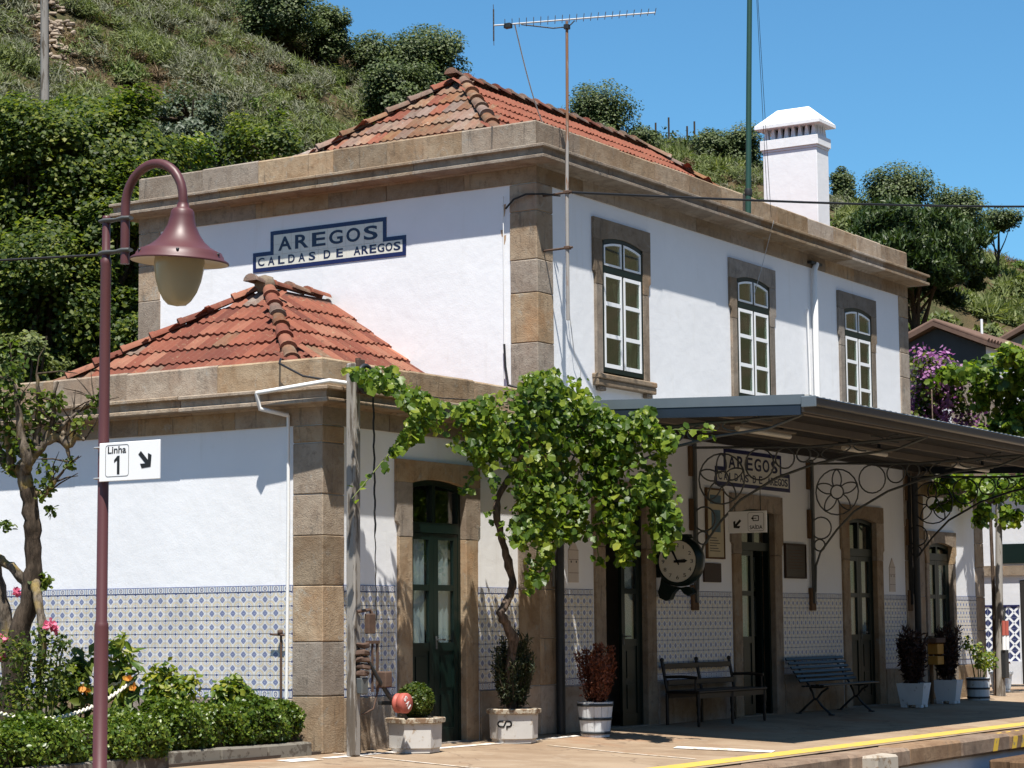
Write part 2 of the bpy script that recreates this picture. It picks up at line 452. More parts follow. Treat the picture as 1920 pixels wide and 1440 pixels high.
M_ = {}
M_['plaster'] = mat_plaster('white limewash')
M_['stone'] = mat_stone('granite masonry')
M_['stone_grey'] = mat_stone('granite surround', (.185, .14, .098), (.25, .20, .15), (.12, .09, .065), .3)
M_['deck'] = mat_plain('dark roof bedding', (.10, .045, .03), .95)
M_['mortar'] = mat_plain('mortar', (.16, .13, .10), .95)
M_['rooftile'] = mat_tile_roof('terracotta')
M_['rooftile_old'] = mat_stone('lichened terracotta', (.20, .085, .05), (.21, .14, .09), (.08, .048, .034), .6)
M_['azulejo'] = mat_azulejo('azulejo glaze'); M_['azborder'] = mat_azborder('azulejo border')
M_['lattice'] = mat_lattice('lattice glaze')
M_['tilewhite'] = mat_plain('white glazed tile', (.66, .64, .56), .25, .08, 5, .05)
M_['navy'] = mat_plain('navy glaze', (.012, .014, .075), .3, .3, 9, .05)
M_['letter'] = mat_plain('navy letter glaze', (.012, .014, .05), .3, .2, 9, .05)
M_['green'] = mat_plain('dark green gloss paint', (.0035, .0115, .009), .36, .3, 3, .1)
M_['greenpole'] = mat_plain('green mast paint', (.018, .06, .045), .45)
M_['white'] = mat_plain('white window paint', (.80, .81, .82), .4, .04, 8, .05)
M_['whitesign'] = mat_plain('white sign enamel', (.80, .80, .80), .3, .03, 3, .02)
M_['black'] = mat_plain('black print', (.012, .012, .012), .5, .1)
M_['glass'] = mat_glass('window glass', (.62, .70, .66), .09)
M_['doorglass'] = mat_glass('door glass', (.8, .85, .85), .10)
M_['curtain'] = mat_plain('cream curtain', (.36, .32, .24), .9, .2, 3)
M_['blind'] = mat_plain('white blind cloth', (.74, .76, .77), .9, .08, 3)
M_['room'] = mat_plain('room plaster', (.22, .20, .17), .9)
M_['dark'] = mat_plain('dark void board', (.02, .018, .016), .9)
M_['iron'] = mat_plain('grey iron paint', (.085, .09, .088), .5, .25, 12, .2)
M_['irondark'] = mat_plain('dark iron', (.02, .022, .024), .5, .3, 12, .2)
M_['rust'] = mat_plain('rusty iron', (.085, .050, .034), .85, .5, 18, .4)
M_['rustmast'] = mat_worn_paint('rusted mast', (.30, .28, .26), (.22, .11, .06), .75, 5, .7, (1, 1, .12))
M_['zinc'] = mat_plain('blue grey zinc', (.13, .155, .175), .45, .12, 4, .1, .2)
M_['gutter'] = mat_plain('dark gutter', (.022, .030, .045), .35, .2, 4, .05, .1)
M_['fibre'] = mat_plain('grey roof sheet', (.22, .22, .21), .85, .25, 5, .3)
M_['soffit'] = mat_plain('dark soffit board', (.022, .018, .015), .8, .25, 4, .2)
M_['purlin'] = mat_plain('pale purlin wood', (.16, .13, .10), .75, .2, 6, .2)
M_['tubelight'] = mat_plain('milky diffuser', (.60, .55, .46), .4, .05)
M_['maroon'] = mat_plain('maroon powder coat', (.088, .028, .028), .46, .10, 5, .06, 0, .5)
M_['cream_in'] = mat_plain('cream enamel', (.52, .44, .33), .5, .1)
M_['clamp'] = mat_plain('grey cast clamp', (.07, .075, .075), .6)
M_['oldwood'] = mat_worn_paint('weathered white post', (.27, .25, .225), (.11, .09, .07), .5, 9, .85, (1, 1, .10))
M_['wood'] = mat_bark('plain brown wood', (.10, .06, .035), (.17, .105, .06), .15)
M_['darkwood'] = mat_plain('dark stained wood', (.010, .0075, .006), .45, .3, 9, .2)
M_['benchslat'] = mat_plain('dark green slat paint', (.005, .0085, .009), .4, .3, 9, .1)
M_['planter'] = mat_worn_paint('whitewashed concrete', (.50, .48, .45), (.36, .29, .22), .25, 12, .9, (1, 1, 1))
M_['planterlip'] = mat_worn_paint('worn concrete lip', (.40, .35, .27), (.20, .13, .08), .7, 16, .9, (1, 1, 1))
M_['planterw'] = mat_worn_paint('white planter paint', (.62, .65, .67), (.25, .25, .24), .1, 9, .7, (1, 1, 1))
M_['hoop'] = mat_plain('dark hoop', (.03, .035, .04), .6)
M_['soil'] = mat_plain('soil', (.05, .035, .025), .95)
M_['blockstone'] = mat_worn_paint('old whitewash', (.40, .345, .28), (.24, .17, .11), .4, 8, .9, (1, 1, 1))
M_['housetile'] = mat_plain('dark old tile edge', (.125, .075, .055), .9, .4, 6, .4)
M_['stain'] = mat_plain('rust stain', (.40, .27, .17), .9, .3, 30)
M_['concrete'] = mat_stone('platform coping', (.17, .105, .065), (.27, .185, .12), (.10, .065, .045), .15)
M_['kerb'] = mat_worn_paint('worn kerb', (.16, .145, .12), (.085, .07, .055), .5, 6, .9, (1, 1, 1))
M_['ground'] = mat_ground('platform cement')
M_['ballast'] = mat_plain('ballast earth', (.085, .075, .065), .95, .4, 9, .8)
M_['yellow'] = mat_worn_paint('yellow line paint', (.52, .36, .07), (.36, .27, .15), .34, 7, .8, (1, 1, 1))
M_['hatchyellow'] = mat_worn_paint('yellow hatch paint', (.60, .40, .05), (.25, .2, .12), .35, 9, .8, (1, 1, 1))
M_['whiteline'] = mat_worn_paint('white line paint', (.66, .62, .58), (.45, .34, .24), .4, 6, .85, (1, 1, 1))
M_['jointline'] = mat_worn_paint('cement joint', (.58, .50, .42), (.40, .30, .2), .55, 9, .9, (1, 1, 1))
M_['hill'] = mat_hill('hillside earth')
M_['rock'] = mat_stone('scree rock', (.23, .16, .10), (.33, .25, .17), (.13, .09, .06), .2)
M_['red'] = mat_worn_paint('red lead paint', (.40, .10, .075), (.24, .07, .05), .2, 6, .5)
M_['barkdark'] = mat_bark('dark bark', (.035, .027, .02), (.10, .075, .055))
M_['barkmoss'] = mat_bark('mossy bark', (.06, .048, .036), (.22, .18, .14), .3, .55)
M_['pinebark'] = mat_bark('pine bark', (.07, .04, .03), (.16, .10, .07))
M_['rope'] = mat_plain('white rope', (.62, .58, .48), .8, .15, 30, .5)
M_['cable'] = mat_plain('black cable', (.012, .012, .013), .5)
M_['cablegrey'] = mat_plain('pale cable', (.45, .45, .45), .5)
M_['pvc'] = mat_plain('white conduit', (.74, .74, .73), .4, .05)
M_['yellowbin'] = mat_plain('ochre litter box', (.36, .18, .03), .5, .15)
M_['plaque'] = mat_plain('dark bronze plaque', (.030, .018, .010), .4, .5, 20, .3, .3)
M_['plaqueb'] = mat_plain('brown board', (.035, .017, .009), .6, .2)
M_['paper'] = mat_plain('aged paper', (.46, .40, .28), .8, .15, 6)
M_['bluepic'] = mat_plain('blue photo print', (.06, .12, .16), .6, .6, 8)
M_['clockface'] = mat_plain('clock enamel', (.62, .58, .48), .35, .06)
M_['tower'] = mat_plain('pale marker stone', (.55, .48, .42), .8, .1)
M_['towerline'] = mat_plain('marker line', (.22, .17, .14), .8)
M_['globe'] = mat_plain('yellowed opal globe', (.33, .28, .17), .28, .08, 3, .02, 0, .5)
M_['cementwall'] = mat_plain('dark cement render', (.055, .055, .055), .95, .45, 1.2, .3)
M_['whitewall'] = mat_plaster('old white render', (.66, .67, .70), .5)
G = lambda *c: list(c)
M_['vineleaf'] = mat_leaf('vine leaf', [(0, (.024, .056, .008)), (.45, (.080, .138, .014)), (.8, (.19, .25, .026)), (1, (.38, .37, .06))], .46, .40)
M_['vineleaf_one'] = mat_leaf('single vine leaf', [(0, (.024, .056, .008)), (.45, (.080, .138, .014)), (.8, (.19, .25, .026)), (1, (.38, .37, .06))], .46, .40, .35, False)
M_['hedgeleaf'] = mat_leaf('hedge leaf', [(0, (.022, .050, .007)), (.55, (.075, .125, .014)), (1, (.21, .25, .035))], .3, .36, .4)
M_['boxleaf'] = mat_leaf('box leaf', [(0, (.02, .045, .008)), (.6, (.06, .095, .012)), (1, (.14, .15, .025))], .3, .4)
M_['broadleaf'] = mat_leaf('broad leaf', [(0, (.018, .038, .009)), (.45, (.055, .088, .014)), (.8, (.14, .17, .02)), (1, (.29, .28, .04))], .45, .5, .3)
M_['oliveleaf'] = mat_leaf('olive leaf', [(0, (.035, .055, .03)), (.6, (.075, .10, .058)), (1, (.14, .165, .10))], .2, .5)
M_['brushgreen'] = mat_leaf('broom green', [(0, (.050, .070, .020)), (.6, (.11, .135, .038)), (1, (.19, .21, .06))], .25, .6)
M_['brushbright'] = mat_leaf('bright shrub', [(0, (.045, .082, .013)), (.6, (.09, .145, .02)), (1, (.15, .205, .035))], .3, .6)
M_['brushgrey'] = mat_leaf('grey broom', [(0, (.075, .080, .045)), (.6, (.135, .14, .085)), (1, (.22, .215, .14))], .2, .6)
M_['brushdry'] = mat_leaf('dry brush', [(0, (.075, .048, .026)), (.6, (.135, .09, .048)), (1, (.23, .165, .09))], .2, .7)
M_['reed'] = mat_leaf('pale reed', [(0, (.07, .10, .03)), (.6, (.16, .19, .06)), (1, (.29, .30, .13))], .3, .6)
M_['deadgrass'] = mat_leaf('dead white grass', [(0, (.18, .16, .13)), (.6, (.32, .29, .24)), (1, (.46, .43, .37))], .2, .7)
M_['ridgeleaf'] = mat_leaf('ridge oak leaf', [(0, (.030, .048, .014)), (.6, (.070, .098, .026)), (1, (.13, .155, .045))], .2, .55)
M_['pineleaf'] = mat_leaf('pine needle', [(0, (.014, .030, .008)), (.6, (.036, .064, .013)), (1, (.09, .12, .025))], .2, .5)
M_['redbush'] = mat_leaf('russet needle', [(0, (.09, .028, .016)), (.6, (.19, .062, .032)), (1, (.34, .12, .06))], .2, .6, .3, True, (1.3, 1, .8, 1))
M_['plumleaf'] = mat_leaf('plum brown leaf', [(0, (.018, .009, .009)), (.6, (.045, .020, .018)), (1, (.09, .05, .035))], .2, .5)
M_['conifer'] = mat_leaf('dull conifer', [(0, (.012, .020, .008)), (.6, (.03, .042, .014)), (1, (.075, .06, .025))], .2, .6)
M_['purple'] = mat_leaf('bougainvillea bract', [(0, (.17, .07, .155)), (.6, (.33, .15, .30)), (1, (.50, .28, .46))], .35, .6, .3, True, (1.2, .7, 1.2, 1))
M_['yellowleaf'] = mat_leaf('yellow green leaf', [(0, (.035, .085, .012)), (.5, (.11, .17, .02)), (1, (.36, .33, .04))], .4, .45)
M_['pink'] = mat_leaf('pink petal', [(0, (.55, .08, .16)), (1, (.75, .25, .35))], .3, .6, .3, True, (1.1, .8, .9, 1))
M_['trumpet'] = mat_leaf('orange trumpet petal', [(0, (.55, .10, .03)), (1, (.70, .40, .06))], .3, .6, .3, True, (1.1, .9, .6, 1))
M_['tree2leaf'] = mat_leaf('pollard leaf', [(0, (.03, .06, .01)), (.6, (.085, .125, .016)), (1, (.20, .22, .035))], .45, .45)
M_['stem'] = mat_plain('green stem', (.10, .12, .03), .7)
M_['vinewood'] = mat_bark('vine bark', (.05, .036, .027), (.15, .11, .085), .2)
# ------------------------------------------------------------------ the station building
WL, DD, LL, WR = 4.22, 6.29, 11.634, 3.16
ZF, ZPT = 6.55, 7.31          # upper frieze bottom, parapet top
WZF, WZPT = 3.33, 4.03        # wing
BLD = thing('station_building', 'white two storey railway station with granite trim, red tile roof and blue tiled dado', 'station', (0, 0, 0))
def part(name, mb, mat, parent=None, label=None): return mb.build(name, M_[mat], BLD if parent is None else parent, label)

PL = 0.02   # plaster lies this far behind the stone face
FDOORS = [2.06, 5.83, 9.52]
def wall_front(x0, x1, z0, z1, holes, y0=PL, t=.36):
    mb = MB(); xs = sorted({x0, x1, *[h[0] for h in holes], *[h[1] for h in holes]})
    for a, b in zip(xs, xs[1:]):
        zs = [(h[2], h[3]) for h in holes if h[0] <= a + 1e-6 and h[1] >= b - 1e-6]
        zs.sort(); z = z0
        for (h0, h1) in zs:
            if h0 > z + 1e-6: mb.box(a, b, y0, y0 + t, z, h0)
            z = h1
        if z < z1: mb.box(a, b, y0, y0 + t, z, z1)
    return mb
def dhole(c): return (c - .74, c + .74, 0.0, 2.98)
def whole(c): return (c - .68, c + .68, 4.30, 6.29)
part('wall', wall_front(PL, LL - PL, -.3, ZF + .3, [dhole(c) for c in FDOORS] + [whole(c) for c in FDOORS]), 'plaster')
part('wall', wall_front(-WL + PL, PL, -.3, WZF + .3, [dhole(-2.115)]), 'plaster')
part('wall', wall_front(LL - PL, LL + WR - PL, -.3, WZF + .3, [(12.08, 13.42, 0, 2.74)]), 'plaster')
mb = MB(); mb.box(PL, .38, .38, DD - PL, -.3, ZF + .3); part('wall', mb, 'plaster')
mb = MB(); mb.box(-WL + PL, -WL + .38, .38, DD - PL, -.3, WZF + .3); part('wall', mb, 'plaster')
mb = MB(); mb.box(LL - .38, LL - PL, .38, DD - PL, -.3, ZF + .3); mb.box(.38, LL - .38, DD - .38, DD - PL, -.3, ZF + .3); part('wall', mb, 'plaster')
mb = MB(); mb.box(-WL + .38, PL, DD - .38, DD - PL, -.3, WZF + .3); mb.box(LL + WR - .38, LL + WR - PL, .38, DD - PL, -.3, WZF + .3)
mb.box(LL - PL, LL + WR - .38, DD - .38, DD - PL, -.3, WZF + .3); part('wall', mb, 'plaster')
# floors, ceilings and dark room partitions close the interior
mb = MB(); mb.box(.38, LL - .38, .38, DD - .38, 3.55, 3.75); mb.box(.38, LL - .38, .38, DD - .38, ZF + .1, ZF + .28)
mb.box(-WL + .38, PL, .38, DD - .38, 3.42, 3.58); mb.box(LL - PL, LL + WR - .38, .38, DD - .38, 3.42, 3.58)
mb.box(-WL + .38, LL + WR - .38, .38, DD - .38, -.25, -.02)
mb.box(.38, LL - .38, 2.6, 2.7, -.02, 3.55); mb.box(-WL + .38, PL, 2.6, 2.7, -.02, 3.42); mb.box(LL, LL + WR - .38, 2.6, 2.7, -.02, 3.42)
mb.box(.38, LL - .38, 2.6, 2.7, 3.75, ZF + .1)
part('room_lining', mb, 'room')

# --- stone runs: courses of blocks along a wall face, profile in (outward offset, z)
def side_fn(side, X0, Y0, X1, Y1):
    """returns (origin, dir, outward) of a rectangle's side walked so that outward is on the left hand seen from outside"""
    return {'front': (Vector((X0, Y0, 0)), Vector((1, 0, 0)), Vector((0, -1, 0)), X1 - X0),
            'left': (Vector((X0, Y1, 0)), Vector((0, -1, 0)), Vector((-1, 0, 0)), Y1 - Y0),
            'right': (Vector((X1, Y0, 0)), Vector((0, 1, 0)), Vector((1, 0, 0)), Y1 - Y0),
            'back': (Vector((X1, Y1, 0)), Vector((-1, 0, 0)), Vector((0, 1, 0)), X1 - X0)}[side]
def stone_run(name, side, rect, prof, mean, mat='stone', m0=True, m1=True, gap=.005, jit=.004, cuts=None):
    o, d, n, ln = side_fn(side, *rect)
    if cuts is None:
        k = max(1, round(ln / mean)); cuts = [0]
        for i in range(1, k): cuts.append(ln * i / k + R.uniform(-.12, .12) * mean)
        cuts.append(ln)
    for i, (a, b) in enumerate(zip(cuts, cuts[1:])):
        mb = MB(); V = []; jn = R.uniform(-jit, jit); jz = R.uniform(-jit, jit) * .5; je = [R.uniform(-.010, .006) for _ in range(2)]
        for end in (0, 1):
            for (of, z) in prof:
                s = a + gap / 2 if end == 0 else b - gap / 2
                if end == 0 and i == 0: s = -of if m0 else 0.0
                if end == 1 and i == len(cuts) - 2: s = ln + of if m1 else ln
                p = o + d * s + n * (of + jn * (1 if of > -.05 else 0)); V.append((p.x, p.y, z + jz + (je[end] if name == 'parapet_stone' and z > prof[0][1] + .1 else 0)))
        k = len(prof)
        F = [tuple(range(k))[::-1], tuple(range(k, 2 * k))] + [(q, (q + 1) % k, k + (q + 1) % k, k + q) for q in range(k)]
        mb.add(V, F); part(name, mb, mat)
def corn(zb, zl, zt, p):
    return [(-.2, zb), (.012, zb), (.03, zb + .02), (p - .03, zl - .006), (p - .012, zl - .006), (p - .008, zl), (p - .008, zl + .03), (p - .018, zl + .036),
            (p - .05, zl + .042), (p - .042, zt - .045), (p - .006, zt - .040), (p, zt - .034), (p, zt - .008), (p - .012, zt), (.0, zt + .012), (-.2, zt + .012)]
MAINR = (0, 0, LL, DD); LWR = (-WL, 0, 0, DD); RWR = (LL, 0, LL + WR, DD)
def parprof(z0, z1): return [(-.34, z0), (-.006, z0), (0, z0 + .006), (0, z1 - .02), (-.02, z1), (-.32, z1), (-.34, z1 - .02)]
def frprof(z0, z1): return [(-.16, z0), (0.0, z0 + .004), (0.0, z1), (-.16, z1)]
for sd in ('left', 'front', 'right', 'back'):
    stone_run('frieze_stone', sd, MAINR, frprof(ZF, 6.745), 1.05)
    stone_run('cornice_stone', sd, MAINR, corn(6.745, 6.78, 6.945, .285), 1.5)
    stone_run('parapet_stone', sd, MAINR, parprof(6.962, ZPT), 1.0)
for sd, rc, m0, m1 in (('left', LWR, True, True), ('front', LWR, True, False), ('back', LWR, False, True),
                       ('front', RWR, False, True), ('right', RWR, True, True), ('back', RWR, True, False)):
    stone_run('frieze_stone', sd, rc, frprof(WZF, 3.515), 1.15, m0=m0, m1=m1)
    stone_run('cornice_stone', sd, rc, corn(3.515, 3.54, 3.700, .245), 1.5, m0=m0, m1=m1)
    stone_run('parapet_stone', sd, rc, parprof(3.717, WZPT), 1.25, m0=m0, m1=m1)
# --- quoins
def quoins(x0, x1, y0, y1, z0, cuts, mat='stone'):
    z = z0
    for h in cuts:
        mb = MB(); j = R.uniform(-.004, .004)
        mb.cbox(x0 + j, x1 + j, y0 + j, y1 + j, z + .0025, h - .0025, .009, .002); part('quoin_stone', mb, mat); z = h
up = [4.62, 5.22, 5.62, 6.21, ZF - .003]
low = [.575, 1.12, 1.69, 2.20, 2.62, 3.15, WZF - .003]
quoins(0, .375, 0, .385, 0, [.575, 1.12, 1.69, 2.25, 2.80, 3.40, 4.02] + up)
quoins(LL - .375, LL, 0, .385, 0, [.575, 1.12, 1.69, 2.25, 2.80, 3.40, 4.02] + up)
quoins(0, .385, DD - .375, DD, 0, [.575, 1.12, 1.69, 2.25, 2.80, 3.40, 4.02, 4.62, 5.02, 5.62, 6.1, ZF - .003])
quoins(LL - .385, LL, DD - .375, DD, 0, [2, 4.02, 5.3, ZF - .003])
quoins(-WL, -WL + .375, 0, .385, 0, low)
quoins(-WL, -WL + .385, DD - .375, DD, 0, low)
quoins(-.46, -.004, 0, .3, 0, [.575, 1.69, 2.62, WZF - .003])
quoins(LL + .004, LL + .42, 0, .3, 0, [.575, 1.69, 2.62, WZF - .003])
quoins(LL + WR - .40, LL + WR, 0, .385, 0, low)
# plinth course of the dado
def plinth(x0, x1, n):
    for i in range(n):
        mb = MB(); a = x0 + (x1 - x0) * i / n; b = x0 + (x1 - x0) * (i + 1) / n
        mb.cbox(a + .003, b - .003, -.004, .16, -.1, .545, .008, .002); part('plinth_stone', mb, 'stone')
DW = .825    # half width of a door surround
for a, b, n in ((-WL + .378, -2.115 - DW, 2), (-2.115 + DW, -.463, 1), (.378, FDOORS[0] - DW, 1), (FDOORS[0] + DW, FDOORS[1] - DW, 2),
                (FDOORS[1] + DW, FDOORS[2] - DW, 2), (FDOORS[2] + DW, LL - .378, 1), (LL + .422, 12.06, 1), (13.45, LL + WR - .402, 1)):
    plinth(a, b, n)
for i in range(5):
    mb = MB(); y0 = .387 + (DD - .77) * i / 5; y1 = .387 + (DD - .77) * (i + 1) / 5
    mb.cbox(-WL - .004, -WL + .16, y0 + .003, y1 - .003, -.1, .545, .008, .002); part('plinth_stone', mb, 'stone')

# --- azulejo dado: each tile a part where it shows, the small far ones joined
ZD0, TS = .640, .1412
def tile_mesh(w, h):
    mb = MB(); c = .003
    mb.add([(-w / 2, 0, -h / 2), (w / 2, 0, -h / 2), (w / 2, 0, h / 2), (-w / 2, 0, h / 2),
            (-w / 2 + c, -.009, -h / 2 + c), (w / 2 - c, -.009, -h / 2 + c), (w / 2 - c, -.009, h / 2 - c), (-w / 2 + c, -.009, h / 2 - c)],
           [(4, 5, 6, 7), (0, 1, 5, 4), (1, 2, 6, 5), (2, 3, 7, 6), (3, 0, 4, 7)],
           uvs=[[(0, 0), (1, 0), (1, 1), (0, 1)]] + [[(0, 0), (1, 0), (1, 0), (0, 0)]] * 4)
    return mb
TM = {}
def tmesh(w, h, mat):
    k = (round(w, 4), round(h, 4), mat)
    if k not in TM:
        TM[k] = tile_mesh(w, h).mesh('tile'); TM[k].materials.append(M_[mat])
    return TM[k]
dado = MB(); dadob = MB(); ntile = 0
def lay(side, s0, s1, single):
    """side 'front': s is x ; 'left': s is y on the wing side wall (seen from outside, running -y)."""
    global ntile
    n = max(1, round((s1 - s0) / (TS))); w = (s1 - s0) / n
    for i in range(n):
        for r in range(9):
            if r == 0: zc, h, mat = .545 + .0465, .085, 'azborder'
            elif r == 8: zc, h, mat = ZD0 + 7 * TS + .038, .070, 'azborder'
            else: zc, h, mat = ZD0 + (r - .5) * TS, TS - .002, 'azulejo'
            s = s0 + (i + .5) * w
            me = tmesh(w - .002, h, mat)
            if side == 'front': loc, rz = (s, PL - .001 - R.uniform(0, .0015), zc), 0
            else: loc, rz = (-WL + PL - .001 - R.uniform(0, .0015), s, zc), -math.pi / 2
            if single(s) and ntile < 300 and mat == 'azulejo':
                o = bpy.data.objects.new('tile', me); COL.objects.link(o)
                o.location = loc; o.rotation_euler = (0, R.uniform(-.006, .006), rz); o.parent = BLD; ntile += 1
            else:
                src = tile_mesh(w - .002, h); tgt = dado if mat == 'azulejo' else dadob
                ca, sa = math.cos(rz), math.sin(rz)
                vs = [(loc[0] + x * ca - y * sa, loc[1] + x * sa + y * ca, loc[2] + z) for x, y, z in src.v]
                tgt.add(vs, src.f, uvs=src.uv)
lay('left', .392, DD - .39, lambda s: s < 5.05)
lay('front', -WL + .38, -2.115 - DW + .02, lambda s: True)
lay('front', -2.115 + DW - .02, -.463, lambda s: True)
for a, b in ((.378, FDOORS[0] - DW + .02), (FDOORS[0] + DW - .02, FDOORS[1] - DW + .02), (FDOORS[1] + DW - .02, FDOORS[2] - DW + .02),
             (FDOORS[2] + DW - .02, LL - .378), (LL + .422, 12.07), (13.44, LL + WR - .402)):
    lay('front', a, b, lambda s: s < 5.2)
o = part('dado_tiles', dado, 'azulejo', label='blue and cream glazed wall tiles farther along the front'); o['kind'] = 'stuff'
o = part('dado_border_tiles', dadob, 'azborder', label='narrow blue border tiles edging the dado'); o['kind'] = 'stuff'

# --- stone surrounds with a segmental arch under the lintel
def arch_pts(c, hw, zs, rise, n=10):
    return [(c - hw + 2 * hw * i / n, zs + rise * (1 - ((2 * i / n) - 1) ** 2)) for i in range(n + 1)]
def surround(c, hwo, hwi, zb, zs, rise, zt, ear, mat, parent, name='surround'):
    """outer half width, inner half width, base, spring line, rise, lintel top, ear height"""
    fn = lambda a, b, h: (a, -h, b)
    for s in (-1, 1):
        j = R.uniform(.0, .004)
        # jamb below the ear and the eared jamb stone
        x0, x1 = sorted((c + s * hwi, c + s * (hwo - .045))); mb = MB(); mb.cbox(x0, x1, -.014 - j, .20, zb, ear - .003, .008, .001); mb.build('jamb_stone', M_[mat], parent)
        mid = ear + .14
        poly = [(hwi, ear), (hwo - .045, ear), (hwo - .045, mid - .02), (hwo, mid + .02), (hwo, zs - .003), (hwi, zs - .003)]
        mb = MB(); mb.prism([(c + s * a, b) for a, b in poly], fn, -.20, .016 + j); mb.build('jamb_stone', M_[mat], parent)
    ap = arch_pts(c, hwi, zs, rise)
    mb = MB(); mb.prism([(c - hwo, zs)] + ap + [(c + hwo, zs), (c + hwo, zt), (c - hwo, zt)], fn, -.20, .018); mb.build('lintel_stone', M_[mat], parent)

def window_unit(c, parent):
    base = 4.405; zs, rise = 6.065, .065; hw = .525
    fr = MB(); fn = lambda a, b, h: (a, .044 - h, b)
    # green outer frame: stiles, bottom, transom, mullion, arched head
    fr.box(c - hw, c - hw + .045, -.008, .075, base, zs); fr.box(c + hw - .045, c + hw, -.008, .075, base, zs)
    fr.box(c - hw + .045, c + hw - .045, -.007, .074, base, base + .055); fr.box(c - hw + .045, c + hw - .045, -.010, .074, 5.665, 5.745)
    fr.box(c - .022, c + .022, -.004, .073, base + .055, 5.665); fr.box(c - .03, c + .03, -.006, .073, 5.745, zs + rise - .05)
    ao = arch_pts(c, hw, zs, rise); ai = arch_pts(c, hw - .045, zs - .05, rise)
    for i in range(10): fr.prism([ao[i], ao[i + 1], ai[i + 1], ai[i]], fn, 0, .052)
    w = fr.build('window', M_['green'], parent)
    for s in (-1, 1):
        a0, a1 = (c - hw + .052, c - .027) if s < 0 else (c + .027, c + hw - .052)
        sb = MB(); t = .033
        sb.box(a0, a0 + t, -.012, .036, base + .06, 5.655); sb.box(a1 - t, a1, -.012, .036, base + .06, 5.655)
        for zz, hh in ((base + .06, .05), (4.842, .05), (5.25, .05), (5.612, .043)): sb.box(a0 + t, a1 - t, -.010, .034, zz, zz + hh)
        sb.build('sash', M_['white'], w)
        pa = MB()
        for z0, z1 in ((base + .11, 4.842), (4.892, 5.25), (5.30, 5.612)):
            pn = MB(); pn.box(a0 + t - .004, a1 - t + .004, -.002, .002, z0 - .004, z1 + .004); pn.build('pane', M_['glass'], w)
        # fanlight sash following the arch
        f = MB(); A = [p for p in arch_pts(c, hw - .052, zs - .058, rise, 20) if a0 - .001 <= p[0] <= a1 + .001 or abs(p[0] - a0) < .03]
        top = lambda x: zs - .058 + rise * (1 - ((x - c) / (hw - .052)) ** 2)
        xs = [a0 + (a1 - a0) * i / 8 for i in range(9)]; t2 = .026
        fn2 = lambda a, b, h: (a, .025 - h, b)
        for i in range(8):
            f.prism([(xs[i], top(xs[i])), (xs[i + 1], top(xs[i + 1])), (xs[i + 1], top(xs[i + 1]) - t2 * 1.1), (xs[i], top(xs[i]) - t2 * 1.1)], fn2, 0, .036)
        f.box(a0, a0 + t2, -.012, .034, 5.755, top(a0) - .02); f.box(a1 - t2, a1, -.012, .034, 5.755, top(a1) - .02); f.box(a0 + t2, a1 - t2, -.012, .034, 5.755, 5.755 + t2)
        f.build('fanlight_sash', M_['white'], w)
        pn = MB(); pn.prism([(a0 + t2, 5.78)] + [(a1 - t2, 5.78)] + [(xs[i], top(xs[i]) - .02) for i in range(7, 0, -1)], fn2, .023, .027); pn.build('pane', M_['glass'], w)
        # curtain gathered to the side
        cu = MB(); nn = 14
        for layer, (zb, zt2) in enumerate(((4.46, 5.60),)):
            V = []
            for i in range(nn + 1):
                x = a0 + (a1 - a0) * i / nn
                for z, sq in ((zb, .55), (5.0, .42 if s < 0 else .5), (zt2, 1.0)):
                    xx = (a0 + (x - a0) * sq) if s < 0 else (a1 - (a1 - x) * sq)
                    V.append((xx, .17 + .022 * math.sin(i * 2.1) , z))
            F = [(i * 3 + k, (i + 1) * 3 + k, (i + 1) * 3 + k + 1, i * 3 + k + 1) for i in range(nn) for k in (0, 1)]
            cu.add(V, F, True)
        cu.build('curtain', M_['curtain'], w)
    surround(c, .732, .528, 4.37, zs, rise, 6.335, 5.50, 'stone_grey', w)
    sl = MB(); sl.cbox(c - .755, c + .755, -.085, .2, 4.30, 4.368, .012); sl.cbox(c - .755, c + .755, -.07, .02, 4.215, 4.298, .01); sl.build('sill', M_['stone_grey'], w)
    for s in (-1, 1):
        br = MB(); br.cbox(c + s * .60 - .07, c + s * .60 + .07, -.055, .018, 4.155, 4.213, .01); br.build('sill_bracket', M_['stone_grey'], w)
    return w
def copy_deep(o, parent, dx):
    c = o.copy(); COL.objects.link(c); c.parent = parent; c.location = (o.location.x + dx, o.location.y, o.location.z)
    for ch in list(o.children):
        k = ch.copy(); COL.objects.link(k); k.parent = c
    return c
w0 = window_unit(FDOORS[0] + .005, BLD)
for c in FDOORS[1:]: copy_deep(w0, BLD, c - FDOORS[0])

